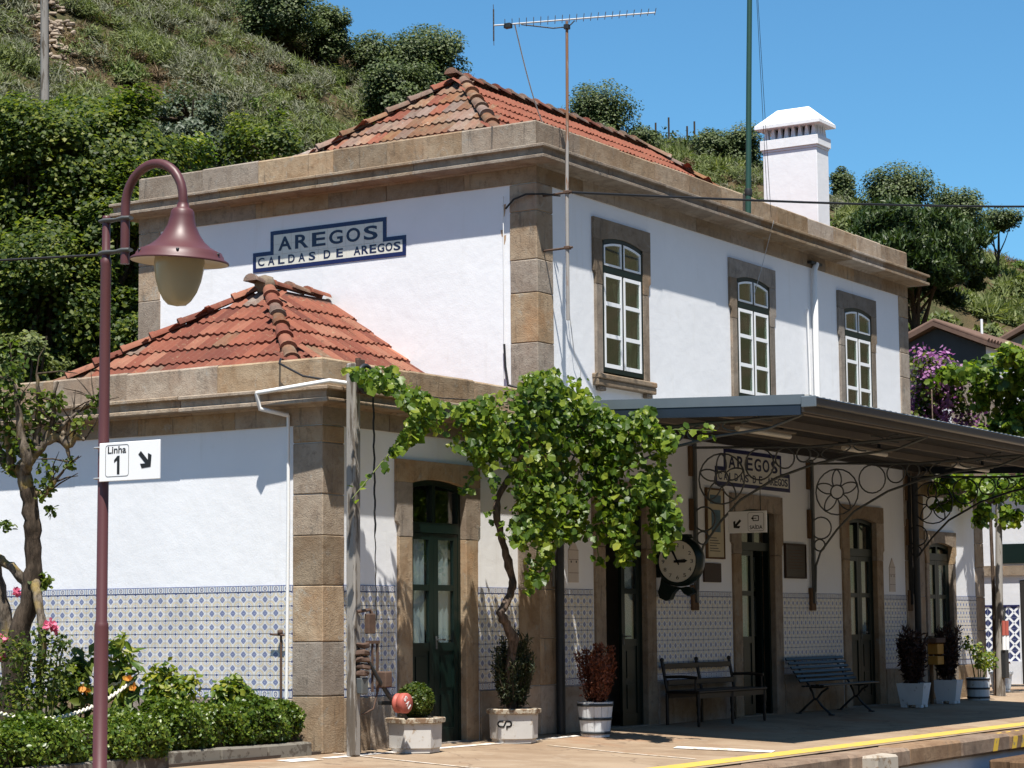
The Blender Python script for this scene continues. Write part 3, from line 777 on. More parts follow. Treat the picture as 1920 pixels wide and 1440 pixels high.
def door_unit(c, open_l=False, open_r=False, zs=2.81, zt=3.055, sur='stone', hwo=.815):
    hw = .525; rise = .055
    fr = MB(); fn = lambda a, b, h: (a, .135 - h, b)
    fr.box(c - hw, c - hw + .05, .065, .145, .0, zs); fr.box(c + hw - .05, c + hw, .065, .145, .0, zs)
    fr.box(c - hw + .05, c + hw - .05, .06, .144, 2.285, 2.40); fr.box(c - .03, c + .03, .067, .143, 2.40, zs + rise - .06)
    ao = arch_pts(c, hw, zs, rise); ai = arch_pts(c, hw - .05, zs - .06, rise)
    for i in range(10): fr.prism([ao[i], ao[i + 1], ai[i + 1], ai[i]], fn, 0, .07)
    d = fr.build('door', M_['green'], BLD)
    pn = MB(); pn.box(c - hw + .05, c + hw - .05, .103, .107, 2.40, zs - .05); pn.build('pane', M_['doorglass'], d)
    for s, op in ((-1, open_l), (1, open_r)):
        lf = MB()
        wd = hw - .055
        def T(a, b, h, s=s, op=op):   # a from hinge 0..wd, h outward
            if not op: return (c + s * (hw - .052 - a), .115 - h, b)
            return (c + s * (hw - .06 - h), .16 + a, b)
        lf.T = T
        st = .085
        lf.box(0, st, .0, 2.28, 0, .045); lf.box(wd - st, wd, .0, 2.28, 0, .045)
        for z0, z1 in ((.0, .16), (1.00, 1.09), (1.655, 1.72), (2.21, 2.28)): lf.box(st, wd - st, z0, z1, .002, .043)
        lf.box(st, wd - st, .16, 1.0, .012, .03)
        for z0, z1 in ((.22, .52), (.60, .94)):
            lf.box(st + .05, wd - st - .05, z0, z1, .03, .04)
        leaf = lf.build('door_leaf', M_['green'], d)
        for z0, z1 in ((1.09, 1.655), (1.72, 2.21)):
            g = MB(); g.T = T; g.box(st - .003, wd - st + .003, z0 - .003, z1 + .003, .02, .024); g.build('pane', M_['doorglass'], d)
        cu = MB(); cu.T = T; n = 9
        V = [(st + (wd - 2 * st) * i / n, z, -.012 - .012 * math.sin(i * 2.3 + s)) for i in range(n + 1) for z in (1.05, 2.24)]
        cu.add(V, [(2 * i, 2 * i + 2, 2 * i + 3, 2 * i + 1) for i in range(n)], True); cu.build('blind', M_['blind'], d)
        if s > 0:
            h = MB(); h.T = T; h.box(wd - .055, wd - .03, 1.02, 1.16, .045, .052); h.box(wd - .05, wd - .035, 1.115, 1.13, .052, .09); h.box(wd - .15, wd - .03, 1.112, 1.132, .085, .10)
            h.build('handle', M_['iron'], d)
    surround(c, hwo, hw, .0, zs, rise, zt, 2.23, sur, d)
    th = MB(); th.box(c - hw - .2, c + hw + .2, -.03, .38, -.06, .012); th.build('threshold', M_['stone_grey'], d)
    return d
door_unit(-2.115); door_unit(FDOORS[0], open_l=True); door_unit(FDOORS[1], open_r=True); door_unit(FDOORS[2])
door_unit(12.75, zs=2.52, zt=2.76, hwo=.70)

# --- hipped roofs of interlocking tiles
def roof_tile_mesh(w=.232, l=.375):
    mb = MB(); n = 10; V = []
    def hgt(t):
        u = (t * 2) % 1.0
        return .026 * max(0, math.sin(math.pi * min(1, u / .62))) ** .8 if u < .62 else .004
    for yy, dz in ((0, 0), (l, .0)):
        for i in range(n + 1): V.append(((i / n - .5) * w, yy, hgt(i / n * .9999) + dz))
    for i in range(n + 1): V.append(((i / n - .5) * w, l - .004, hgt(i / n * .9999) - .030))
    F = [(i, i + 1, n + 1 + i + 1, n + 1 + i) for i in range(n)] + [(n + 1 + i, n + 2 + i, 2 * n + 3 + i, 2 * n + 2 + i) for i in range(n)]
    mb.add(V, F, False); m = mb.mesh('roof_tile'); m.materials.append(M_['rooftile']); return m
def cap_mesh(l=.44):
    mb = MB(); seg = 7
    V = []
    for yy, r in ((0, .076), (l * .86, .090), (l * .87, .101), (l, .103)):
        for k in range(seg + 1):
            a = math.pi * k / seg; V.append((-r * math.cos(a), yy, r * math.sin(a) * .85 - .02))
    F = [(i * (seg + 1) + k, i * (seg + 1) + k + 1, (i + 1) * (seg + 1) + k + 1, (i + 1) * (seg + 1) + k) for i in range(3) for k in range(seg)]
    mb.add(V, F, True)
    mb.add([V[3 * (seg + 1) + k] for k in range(seg + 1)], [tuple(range(seg + 1))])
    m = mb.mesh('ridge_cap'); m.materials.append(M_['rooftile']); return m
RT = roof_tile_mesh(); RC = cap_mesh(); RCO = RC.copy(); RCO.materials[0] = M_['rooftile_old']; RTO = RT.copy(); RTO.materials[0] = M_['rooftile_old']
RTO2 = RT.copy()
NT = [0]
def tri_roof(roof, P, across, down, nrm, inside, width, length, single, fill, old=0.0):
    """lay tiles from the eave upward on a slope; P eave start corner, inside(q) tests a point of the slope"""
    ew, el = .222, .335
    nr = int(length / el) + 1; nc = int(width / ew) + 2
    for r in range(nr):
        for c in range(nc):
            jx = R.uniform(-.004, .004); jy = R.uniform(-.012, .012)
            low = P + across * (c * ew + jx) - down * (r * el + jy)
            mid = low - down * .19
            if not inside(mid): continue
            tilt = .075 + R.uniform(-.01, .012)
            dn = (down * math.cos(tilt) + nrm * math.sin(tilt)).normalized(); nn = across.cross(dn)
            if nn.dot(nrm) < 0: nn = -nn
            rot = R.uniform(-.03, .03)
            ac = (across + dn * rot).normalized()
            org = low - dn * .36 + nrm * (.022 + R.uniform(-.005, .007))
            Mx = Matrix(((ac.x, dn.x, nn.x, org.x), (ac.y, dn.y, nn.y, org.y), (ac.z, dn.z, nn.z, org.z), (0, 0, 0, 1)))
            me = RTO if R.random() < old else RT
            if single(mid) and NT[0] < 300:
                o = bpy.data.objects.new('roof_tile', me); COL.objects.link(o); o.parent = roof; o.matrix_local = Mx; NT[0] += 1
            elif fill is not None:
                fill.add([tuple(Mx @ v.co) for v in me.vertices], [tuple(p.vertices) for p in me.polygons])
def caps(roof, A, B, old, first=True):
    A, B = Vector(A), Vector(B); d = (B - A); n = max(1, int(d.length / .37)); d.normalize()
    ac = d.cross(Vector((0, 0, 1))).normalized(); nn = ac.cross(d)
    for i in range(n + 1):
        tl = .06 + R.uniform(-.02, .02)
        dn = (d * math.cos(tl) + nn * math.sin(tl)); n2 = ac.cross(dn)
        org = A + d * (i * .37 + R.uniform(-.01, .01)) + nn * .035
        if (org - A).length > (B - A).length: break
        Mx = Matrix(((ac.x, dn.x, n2.x, org.x), (ac.y, dn.y, n2.y, org.y), (ac.z, dn.z, n2.z, org.z), (0, 0, 0, 1)))
        o = bpy.data.objects.new('ridge_cap', RCO if R.random() < old else RC); COL.objects.link(o); o.parent = roof; o.matrix_local = Mx
def hip_roof(x0, x1, y0, y1, ze, pitch, hipl, hipr, singles, old, capold, name_label):
    h = (y1 - y0) / 2; ym = (y0 + y1) / 2; zr = ze + h * pitch
    xa = x0 + (h if hipl else 0); xb = x1 - (h if hipr else 0)
    mb = MB(); V = [(x0, y0, ze), (x1, y0, ze), (x1, y1, ze), (x0, y1, ze), (xa, ym, zr), (xb, ym, zr)]
    mb.add(V, [(0, 1, 5, 4), (2, 3, 4, 5), (3, 0, 4), (1, 2, 5), (0, 3, 2, 1)])
    roof = part('roof', mb, 'deck', label=name_label)
    cz = 1 / math.sqrt(1 + pitch ** 2); sz = pitch * cz; sl = h / cz
    def infront(q): return (q.x - x0 > (q.y - y0) - .06 if hipl else q.x > x0 - .02) and (x1 - q.x > (q.y - y0) - .06 if hipr else q.x < x1 + .03) and q.z < zr - .035
    def inback(q): return (q.x - x0 > (y1 - q.y) - .06 if hipl else q.x > x0) and (x1 - q.x > (y1 - q.y) - .06 if hipr else q.x < x1) and q.z < zr - .035
    def inleft(q): return q.y - y0 > (q.x - x0) - .06 and y1 - q.y > (q.x - x0) - .06 and q.z < zr - .035
    def inright(q): return q.y - y0 > (x1 - q.x) - .06 and y1 - q.y > (x1 - q.x) - .06 and q.z < zr - .035
    fill = MB()
    if hipl: tri_roof(roof, Vector((x0, y1, ze)), Vector((0, -1, 0)), Vector((-cz, 0, -sz)), Vector((-sz, 0, cz)), inleft, y1 - y0, sl, singles[0], fill, old[0])
    tri_roof(roof, Vector((x0 + .05, y0, ze)), Vector((1, 0, 0)), Vector((0, -cz, -sz)), Vector((0, -sz, cz)), infront, x1 - x0, sl, singles[1], fill, old[1])
    if hipr: tri_roof(roof, Vector((x1, y0, ze)), Vector((0, 1, 0)), Vector((cz, 0, -sz)), Vector((sz, 0, cz)), inright, y1 - y0, sl, lambda q: False, fill, .2)
    tri_roof(roof, Vector((x1, y1, ze)), Vector((-1, 0, 0)), Vector((0, cz, -sz)), Vector((0, sz, cz)), inback, x1 - x0, sl, lambda q: False, fill, .2)
    o = fill.build('roof_tiles', M_['rooftile'], roof, 'terracotta roof tiles on the far and low courses'); o['kind'] = 'stuff'
    top = (xa, ym, zr)
    if hipl: caps(roof, top, (x0, y0, ze), capold); caps(roof, top, (x0, y1, ze), capold)
    if hipr: caps(roof, (xb, ym, zr), (x1, y0, ze), capold); caps(roof, (xb, ym, zr), (x1, y1, ze), capold)
    caps(roof, (xb, ym, zr), top, capold)
    return roof
hip_roof(-3.80, .0, .52, 5.72, 3.53, .715, True, False, (lambda q: q.z > 3.96, lambda q: q.z > 3.96), (.12, .04), .35, 'low red hipped roof over the near wing')
hip_roof(.42, LL - .42, .42, DD - .42, 6.73, .79, True, True, (lambda q: q.z > 7.2, lambda q: q.z > 7.2 and q.x < 5.5), (.72, .10), .85, 'weathered hipped roof over the main block')
hip_roof(LL, LL + WR - .36, .52, 5.72, 3.4, .5, False, True, (lambda q: False, lambda q: False), (.2, .2), .3, 'low hipped roof over the far wing')
# ball finial at the near wing ridge
mb = MB(); mb.lathe([(.01, -.12), (.09, -.10), (.13, 0), (.10, .09), (.01, .12)], (-1.26, 3.12, 5.42), 12); part('ridge_finial', mb, 'stone_grey')

# --- chimney behind the front parapet
cx0, cx1, cy0, cy1 = 10.16, 10.62, .90, 1.86
ch = MB(); ch.cbox(cx0, cx1, cy0, cy1, 6.7, 8.93, .008); CH = part('chimney', ch, 'plaster')
b1 = MB(); b1.cbox(cx0 - .035, cx1 + .035, cy0 - .035, cy1 + .035, 8.97, 9.13, .006); b1.cbox(cx0 - .012, cx1 + .012, cy0 - .012, cy1 + .012, 8.932, 8.968, .004); b1.build('chimney_band', M_['plaster'], CH)
core = MB(); core.box(cx0 + .13, cx1 - .13, cy0 + .13, cy1 - .13, 9.13, 9.34); core.build('flue_core', M_['dark'], CH)
def vent_post(x, y, ax):
    p = MB(); w0, w1, t = .018, .042, .045
    if ax == 'y': V = [(x - t, y - w1, 9.131), (x + t, y - w1, 9.131), (x + t, y + w1, 9.131), (x - t, y + w1, 9.131), (x - t, y - w0, 9.31), (x + t, y - w0, 9.31), (x + t, y + w0, 9.31), (x - t, y + w0, 9.31)]
    else: V = [(x - w1, y - t, 9.131), (x + w1, y - t, 9.131), (x + w1, y + t, 9.131), (x - w1, y + t, 9.131), (x - w0, y - t, 9.31), (x + w0, y - t, 9.31), (x + w0, y + t, 9.31), (x - w0, y + t, 9.31)]
    p.add(V, [(0, 1, 5, 4), (1, 2, 6, 5), (2, 3, 7, 6), (3, 0, 4, 7), (4, 5, 6, 7)]); p.build('vent_pier', M_['plaster'], CH)
for i in range(8):
    yy = cy0 + .06 + (cy1 - cy0 - .12) * i / 7
    vent_post(cx0 + .06, yy, 'y')
    if i % 2 == 0: vent_post(cx1 - .06, yy, 'y')
for i in range(1, 4): vent_post(cx0 + .06 + (cx1 - cx0 - .12) * i / 4, cy0 + .06, 'x')
cap = MB(); e = .10
cap.cbox(cx0 - e, cx1 + e, cy0 - e, cy1 + e, 9.31, 9.365, .005)
V = [(cx0 - e, cy0 - e, 9.366), (cx1 + e, cy0 - e, 9.366), (cx1 + e, cy1 + e, 9.366), (cx0 - e, cy1 + e, 9.366), ((cx0 + cx1) / 2 - .03, cy0 + .22, 9.66), ((cx0 + cx1) / 2 + .03, cy0 + .22, 9.66), ((cx0 + cx1) / 2 + .03, cy1 - .18, 9.66), ((cx0 + cx1) / 2 - .03, cy1 - .18, 9.66)]
cap.add(V, [(0, 1, 5, 4), (1, 2, 6, 5), (2, 3, 7, 6), (3, 0, 4, 7), (4, 5, 6, 7)]); cap.build('chimney_cap', M_['plaster'], CH)

# --- pipes and wires fixed to the walls
mb = MB(); mb.tube([(-WL - .30, .62, 3.66), (-WL - .29, -.30, 3.73), (-2.9, -.30, 3.735)], .022, 8); part('wall_conduit', mb, 'pvc', label='white conduit along the wing cornice')
mb = MB(); mb.tube([(-WL - .30, .62, 3.66), (-WL - .27, .60, 3.50), (-WL - .03, .42, 3.44)], .024, 8); part('wall_conduit', mb, 'pvc', label='white conduit bending under the wing cornice')
mb = MB(); mb.tube([(-WL - .03, .42, 3.44), (-WL - .025, .42, 2.4), (-WL - .025, .44, .3)], .018, 8); part('drain_pipe', mb, 'pvc', label='slim grey white pipe at the wing corner')
mb = MB(); mb.tube([(-WL - .035, .5, .15), (-WL - .035, .5, 1.2)], .014, 6); mb.tube([(-WL - .06, .44, 1.19), (-WL - .06, .62, 1.20)], .012, 6); mb.lathe([(.0, -.03), (.028, -.02), (.028, .02), (.0, .03)], (-WL - .05, .5, 1.22), 8); part('water_tap', mb, 'rust')
mb = MB(); mb.tube([(7.93, -.05, 6.62), (7.86, -.05, 6.52), (7.86, -.05, 3.85)], .045, 10); part('drain_pipe', mb, 'pvc', label='white rain pipe between the upper windows')
mb = MB(); mb.tube([(7.62, -.03, 5.9), (7.66, -.03, 5.0), (7.66, -.03, 3.85)], .018, 6); part('wall_conduit', mb, 'pvc')
mb = MB(); mb.box(7.72, 8.10, -.07, -.0, 6.60, 6.64); part('pipe_hook', mb, 'irondark')
mb = MB(); mb.tube([(.30, -.09, 3.6), (.30, -.09, .0)], .055, 10); part('drain_pipe', mb, 'irondark', label='dark rain pipe at the foot of the main corner')
pts = [(-.02, .46, z) for z in (6.42, 6.1, 5.6, 5.1, 4.6, 4.2)]
mb = MB(); mb.tube(pts, .007, 6); part('wall_wire', mb, 'pvc')
mb = MB(); mb.tube([(-.02, .46, 4.62), (-.03, .44, 4.35), (-.03, .40, 4.12), (-.02, .1, 4.03)], .016, 6); part('wall_wire', mb, 'cable')
for (y0, z0, hh) in ((.47, 6.33, .16), (.50, 6.02, .09), (.47, 5.95, .12)):
    mb = MB(); k = [(PL - .0015, y0 + dy * .05, z0 - dz * hh) for dy, dz in ((-.5, 0), (.5, .05), (.35, .5), (.15, 1.0), (-.1, .9), (-.4, .45))]; mb.add(k, [tuple(range(6))]); part('rust_stain', mb, 'stain')
mb = MB(); mb.tube([(-.03, .42, 6.26), (-.04, .30, 6.36), (-.05, .12, 6.40), (.05, -.06, 6.40), (.22, -.20, 6.39)], .012, 6); part('wall_wire', mb, 'cable')
mb = MB(); mb.tube([(.62, -.03, 5.4), (.72, -.03, 4.9), (.80, -.03, 4.55), (.95, -.03, 4.35), (.92, -.03, 4.1)], .006, 5); part('wall_wire', mb, 'cablegrey')
# ------------------------------------------------------------------ ground, platform and track
def gz(x, y): return 0.04 * min(y, 0.0)
def struct(name, mb, mat): o = mb.build(name, M_[mat]); o['kind'] = 'structure'; return o
EDGE = -3.85
mb = MB(); n = 60
xs = [-26 + 74 * i / n for i in range(n + 1)]
for i in range(n):
    a, b = xs[i], xs[i + 1]
    for y0, y1 in ((-3.42, -1.6), (-1.6, 0.0), (0.0, 9.0)):
        mb.add([(a, y0, gz(a, y0)), (b, y0, gz(b, y0)), (b, y1, gz(b, y1)), (a, y1, gz(a, y1))], [(0, 1, 2, 3)])
PLAT = struct('platform', mb, 'ground')
x = -26.0; k = 0
while x < 30:
    w = R.uniform(.95, 1.5)
    if 8.0 > x > -2.0: w = R.uniform(1.5, 1.9)
    mb = MB(); j = R.uniform(-.012, .012)
    mb.cbox(x + .005, x + w - .005, EDGE + j, -3.42, -.36, gz(0, -3.6) - .006 + R.uniform(0, .008), .03, .003)
    c = mb.build('coping_stone', M_['concrete'], PLAT); x += w
    if 4.05 < x < 10.4:   # black and yellow hatching on the far copings
        for q in range(int(w / .34)):
            xa = x - w + q * .34; h = MB()
            if xa < 4.1: continue
            V = [(xa + .02, EDGE + j - .004, -.33), (xa + .19, EDGE + j - .004, -.33), (xa + .27, EDGE + j - .004, -.178), (xa + .10, EDGE + j - .004, -.178), (xa + .14, -3.60, -.146), (xa + .31, -3.60, -.146)]
            h.add(V, [(0, 1, 2, 3), (3, 2, 5, 4)]); h.build('hatch_stripe', M_['hatchyellow'], c)
mb = MB(); mb.box(-26, 34, EDGE + .10, EDGE + .35, -1.2, -.361); struct('platform_wall', mb, 'whitewall')
mb = MB(); mb.box(-30, 34, -40, EDGE + .12, -1.35, -1.02); struct('track_bed', mb, 'ballast')
def strip(name, pts, w, mat, lift=.004, dirx=True):
    mb = MB()
    for (x0, y0), (x1, y1) in zip(pts, pts[1:]):
        d = Vector((x1 - x0, y1 - y0)).normalized(); nx, ny = -d.y * w / 2, d.x * w / 2
        m = max(1, int(math.hypot(x1 - x0, y1 - y0) / .5))
        for i in range(m):
            q = [(x0 + (x1 - x0) * t, y0 + (y1 - y0) * t) for t in (i / m, (i + 1) / m)]
            P = [(q[0][0] - nx, q[0][1] - ny), (q[1][0] - nx, q[1][1] - ny), (q[1][0] + nx, q[1][1] + ny), (q[0][0] + nx, q[0][1] + ny)]
            mb.add([(a, b, gz(a, b) + lift) for a, b in P], [(0, 1, 2, 3)])
    return struct(name, mb, mat)
strip('yellow_line', [(-16, -3.20), (0, -3.195), (10, -3.21), (24, -3.22)], .26, 'yellow')
strip('white_line', [(-.45, -2.0), (-.12, -3.03)], .30, 'whiteline', .008)
strip('joint_line', [(-4.06, -.02), (-4.32, -1.5), (-4.5, -2.8)], .05, 'jointline', .006)
strip('joint_line', [(-1.35, -.9), (-1.6, -2.0), (-1.7, -2.9)], .05, 'jointline', .006)
strip('joint_line', [(-4.6, -.32), (-3.0, -.34), (-1.0, -.40), (.6, -.36)], .10, 'whiteline', .005)
strip('pale_patch', [(-5.2, -.28), (-4.75, -.32)], .22, 'whiteline', .006)
mb = MB(); mb.cbox(.36, .98, -4.03, -3.82, -.42, -.17, .025, .008)
tag(mb.build('stone_block', M_['blockstone']), 'pale whitewashed stone block set against the platform edge', 'stone block')
t = thing('timber_crossing', 'stack of old timbers lying below the platform edge', 'timber', (4.6, -4.3, -1.0))
for i in range(3):
    mb = MB(); mb.cbox(3.92 + i * .02, 7.9, -4.20 - i * .23, -3.985 - i * .23, -1.02, -.40 - i * .012, .02, .008); mb.build('timber', M_['wood'], t)

# ------------------------------------------------------------------ hillsides (the valley slope behind, and the slope across the river)
CX, CY, CZ = -22.2, -13.59, 1.28
def bearing(px): return math.radians(57.85) + math.atan((px - 960) / 4142.36)
def skyz(px): return np.interp(px, [-2500, -900, -300, 0, 300, 500, 600, 700, 850, 1000, 1200, 1300, 1420, 1560, 1700, 1800, 1900, 2300, 3200], [.27, .33, .335, .318, .298, .280, .268, .253, .237, .228, .218, .215, .206, .190, .177, .167, .160, .135, .10])
def rs_of(px): return np.interp(px, [-2500, 0, 800, 1300, 1900, 3200], [88, 90, 100, 112, 118, 130])
def r0_of(px): return np.interp(px, [-2500, 0, 900, 1700, 1900, 3200], [37, 37, 44, 58, 66, 70])
def hill_z(px, r):
    r0, rs = r0_of(px), rs_of(px); zs = CZ + skyz(px) * rs; z0 = .8
    t = np.clip((r - r0) / (rs - r0), 0, 1)
    z = z0 + (zs - z0) * (t ** .92)
    amp = np.clip((r - r0) / 8, 0, 1) * np.clip((rs - r) / 10, 0, 1)
    b = bearing(px) if not isinstance(px, np.ndarray) else np.radians(57.85) + np.arctan((px - 960) / 4142.36)
    X, Y = CX + r * np.sin(b), CY + r * np.cos(b)
    z = z + amp * (.8 * np.sin(X * .21 + 1.3) * np.sin(Y * .17) + .5 * np.sin(X * .53 + Y * .41))
    return np.where(r > rs, zs - (r - rs) * .02, z)
def hill_p(px, r):
    b = bearing(px); return Vector((CX + r * math.sin(b), CY + r * math.cos(b), float(hill_z(px, r))))
NPX, NRR = 110, 60
pxs = np.linspace(-2500, 3200, NPX)
V = []
for p in pxs:
    rr = np.concatenate([np.linspace(r0_of(p) - 14, rs_of(p), NRR - 6), rs_of(p) + np.array([3, 10, 25, 60, 120, 260])])
    b = bearing(p)
    zz = hill_z(np.full_like(rr, p), rr); zz = np.where(rr < r0_of(p), -.05 + 0 * rr, zz)
    for r, z in zip(rr, zz): V.append((CX + r * math.sin(b), CY + r * math.cos(b), z))
F = [(i * NRR + j, (i + 1) * NRR + j, (i + 1) * NRR + j + 1, i * NRR + j + 1) for i in range(NPX - 1) for j in range(NRR - 1)]
o = np_mesh('hillside', V, F, M_['hill'], smooth=True); o['kind'] = 'structure'
mb = MB(); mb.add([(-900, -900, -1.4), (900, -900, -1.4), (900, 900, -1.4), (-900, 900, -1.4)], [(0, 1, 2, 3)]); struct('ground', mb, 'ballast')
V = []; F = []; n = 70
for i in range(n + 1):
    a = math.radians(72 + 216 * i / n)     # the slopes across the river close the valley behind the camera
    for j, (r, h) in enumerate(((260, -1.5), (420, 95), (620, 215), (900, 300))):
        hh = h * (1 + .18 * math.sin(i * .7) + .1 * math.sin(i * 1.9 + j)) if h > 0 else h
        if h > 0: hh *= max(0.0, math.sin(math.pi * i / n)) ** .6
        V.append((CX + r * math.sin(a), CY + r * math.cos(a), hh))
F = [(i * 4 + j, (i + 1) * 4 + j, (i + 1) * 4 + j + 1, i * 4 + j + 1) for i in range(n) for j in range(3)]
o = np_mesh('valley_slope', V, F, M_['hill'], smooth=True); o['kind'] = 'structure'

# ------------------------------------------------------------------ platform canopy
CA = thing('platform_canopy', 'grey iron platform canopy on scrolled brackets along the station front', 'canopy', (5.8, -1.7, 3.6))
CX0, CX1, CF = -.02, 11.75, -3.40
def cz(y): return 3.86 + (y / 3.4) * .12     # top of the roof at y
k = 0; x = CX0
while x < CX1 - .05:
    x1 = min(x + .98, CX1); mb = MB(); m = max(4, int((x1 - x) / .035)); V = []
    for y in (CF - .05, -.0):
        for i in range(m + 1):
            xx = x + (x1 - x) * i / m
            V.append((xx, y, cz(y) + .016 + .026 * (1 if (int(xx / .0875) % 2) else -1) + .004 * (k % 2)))
    base = len(V)
    for y in (CF - .05, -.0):
        for i in range(m + 1): V.append((V[i][0], y, cz(y) - .03))
    mb.add(V, [(i, i + 1, m + 2 + i, m + 1 + i) for i in range(m)] + [(base + i, base + i + 1, i + 1, i) for i in range(m)])
    mb.build('roof_sheet', M_['fibre'], CA); x = x1; k += 1
# boards under the sheets
nb = 14
for i in range(nb):
    y0 = CF + (-.02 - CF) * i / nb; y1 = CF + (-.02 - CF) * (i + 1) / nb
    mb = MB(); zz = cz((y0 + y1) / 2)
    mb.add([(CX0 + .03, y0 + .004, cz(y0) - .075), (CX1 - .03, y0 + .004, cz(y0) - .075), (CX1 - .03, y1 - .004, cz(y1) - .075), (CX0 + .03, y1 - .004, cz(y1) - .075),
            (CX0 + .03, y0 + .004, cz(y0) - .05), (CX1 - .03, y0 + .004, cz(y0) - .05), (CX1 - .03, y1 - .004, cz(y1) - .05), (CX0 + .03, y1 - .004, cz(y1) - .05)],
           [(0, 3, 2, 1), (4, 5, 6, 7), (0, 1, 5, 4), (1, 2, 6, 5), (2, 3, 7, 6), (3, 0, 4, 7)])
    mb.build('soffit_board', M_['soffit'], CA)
for y in (-3.30, -2.25, -1.2, -.12):
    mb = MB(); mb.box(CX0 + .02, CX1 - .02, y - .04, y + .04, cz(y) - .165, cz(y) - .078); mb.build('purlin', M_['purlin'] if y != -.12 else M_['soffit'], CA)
for X0, X1 in ((CX0 - .012, CX0 + .012), (CX1 - .012, CX1 + .012)):
    mb = MB()
    mb.add([(X0, CF - .04, cz(CF) - .075), (X1, CF - .04, cz(CF) - .075), (X1, -.0, cz(0) - .075), (X0, -.0, cz(0) - .075), (X0, CF - .04, cz(CF) + .035), (X1, CF - .04, cz(CF) + .035), (X1, -.0, cz(0) + .035), (X0, -.0, cz(0) + .035)],
           [(0, 3, 2, 1), (4, 5, 6, 7), (0, 1, 5, 4), (1, 2, 6, 5), (2, 3, 7, 6), (3, 0, 4, 7)])
    mb.build('end_flashing', M_['zinc'], CA)
    mb = MB(); e = .03
    mb.add([(X0 + .006, CF, cz(CF) - .19), (X1 + e, CF, cz(CF) - .19), (X1 + e, -.0, cz(0) - .19), (X0 + .006, -.0, cz(0) - .19), (X0 + .006, CF, cz(CF) - .076), (X1 + e, CF, cz(CF) - .076), (X1 + e, -.0, cz(0) - .076), (X0 + .006, -.0, cz(0) - .076)],
           [(0, 3, 2, 1), (4, 5, 6, 7), (0, 1, 5, 4), (1, 2, 6, 5), (2, 3, 7, 6), (3, 0, 4, 7)])
    mb.build('end_beam', M_['gutter'], CA)
g = MB(); V = []; segs = 9
for X in (CX0 - .02, CX1 + .02):
    for i in range(segs):
        a = math.pi * (i / (segs - 1)); V.append((X, CF - .11 - .07 * math.cos(a), cz(CF) - .015 - .085 * math.sin(a)))
g.add(V, [(i, i + 1, segs + i + 1, segs + i) for i in range(segs - 1)], True)
g.tube([(CX0 - .02, CF - .18, cz(CF) - .01), (CX1 + .02, CF - .18, cz(CF) - .01)], .011, 6)
g.add([V[i] for i in range(segs)], [tuple(range(segs))]); g.build('gutter', M_['gutter'], CA)
mb = MB(); mb.box(CX0, CX1, CF - .035, CF - .005, cz(CF) - .16, cz(CF) - .03); mb.build('fascia_board', M_['purlin'], CA)
g = MB(); g.cbox(CX0 - .05, CX0 - .022, CF - .20, CF - .02, cz(CF) - .115, cz(CF) + .01, .008); g.build('gutter_end', M_['zinc'], CA)
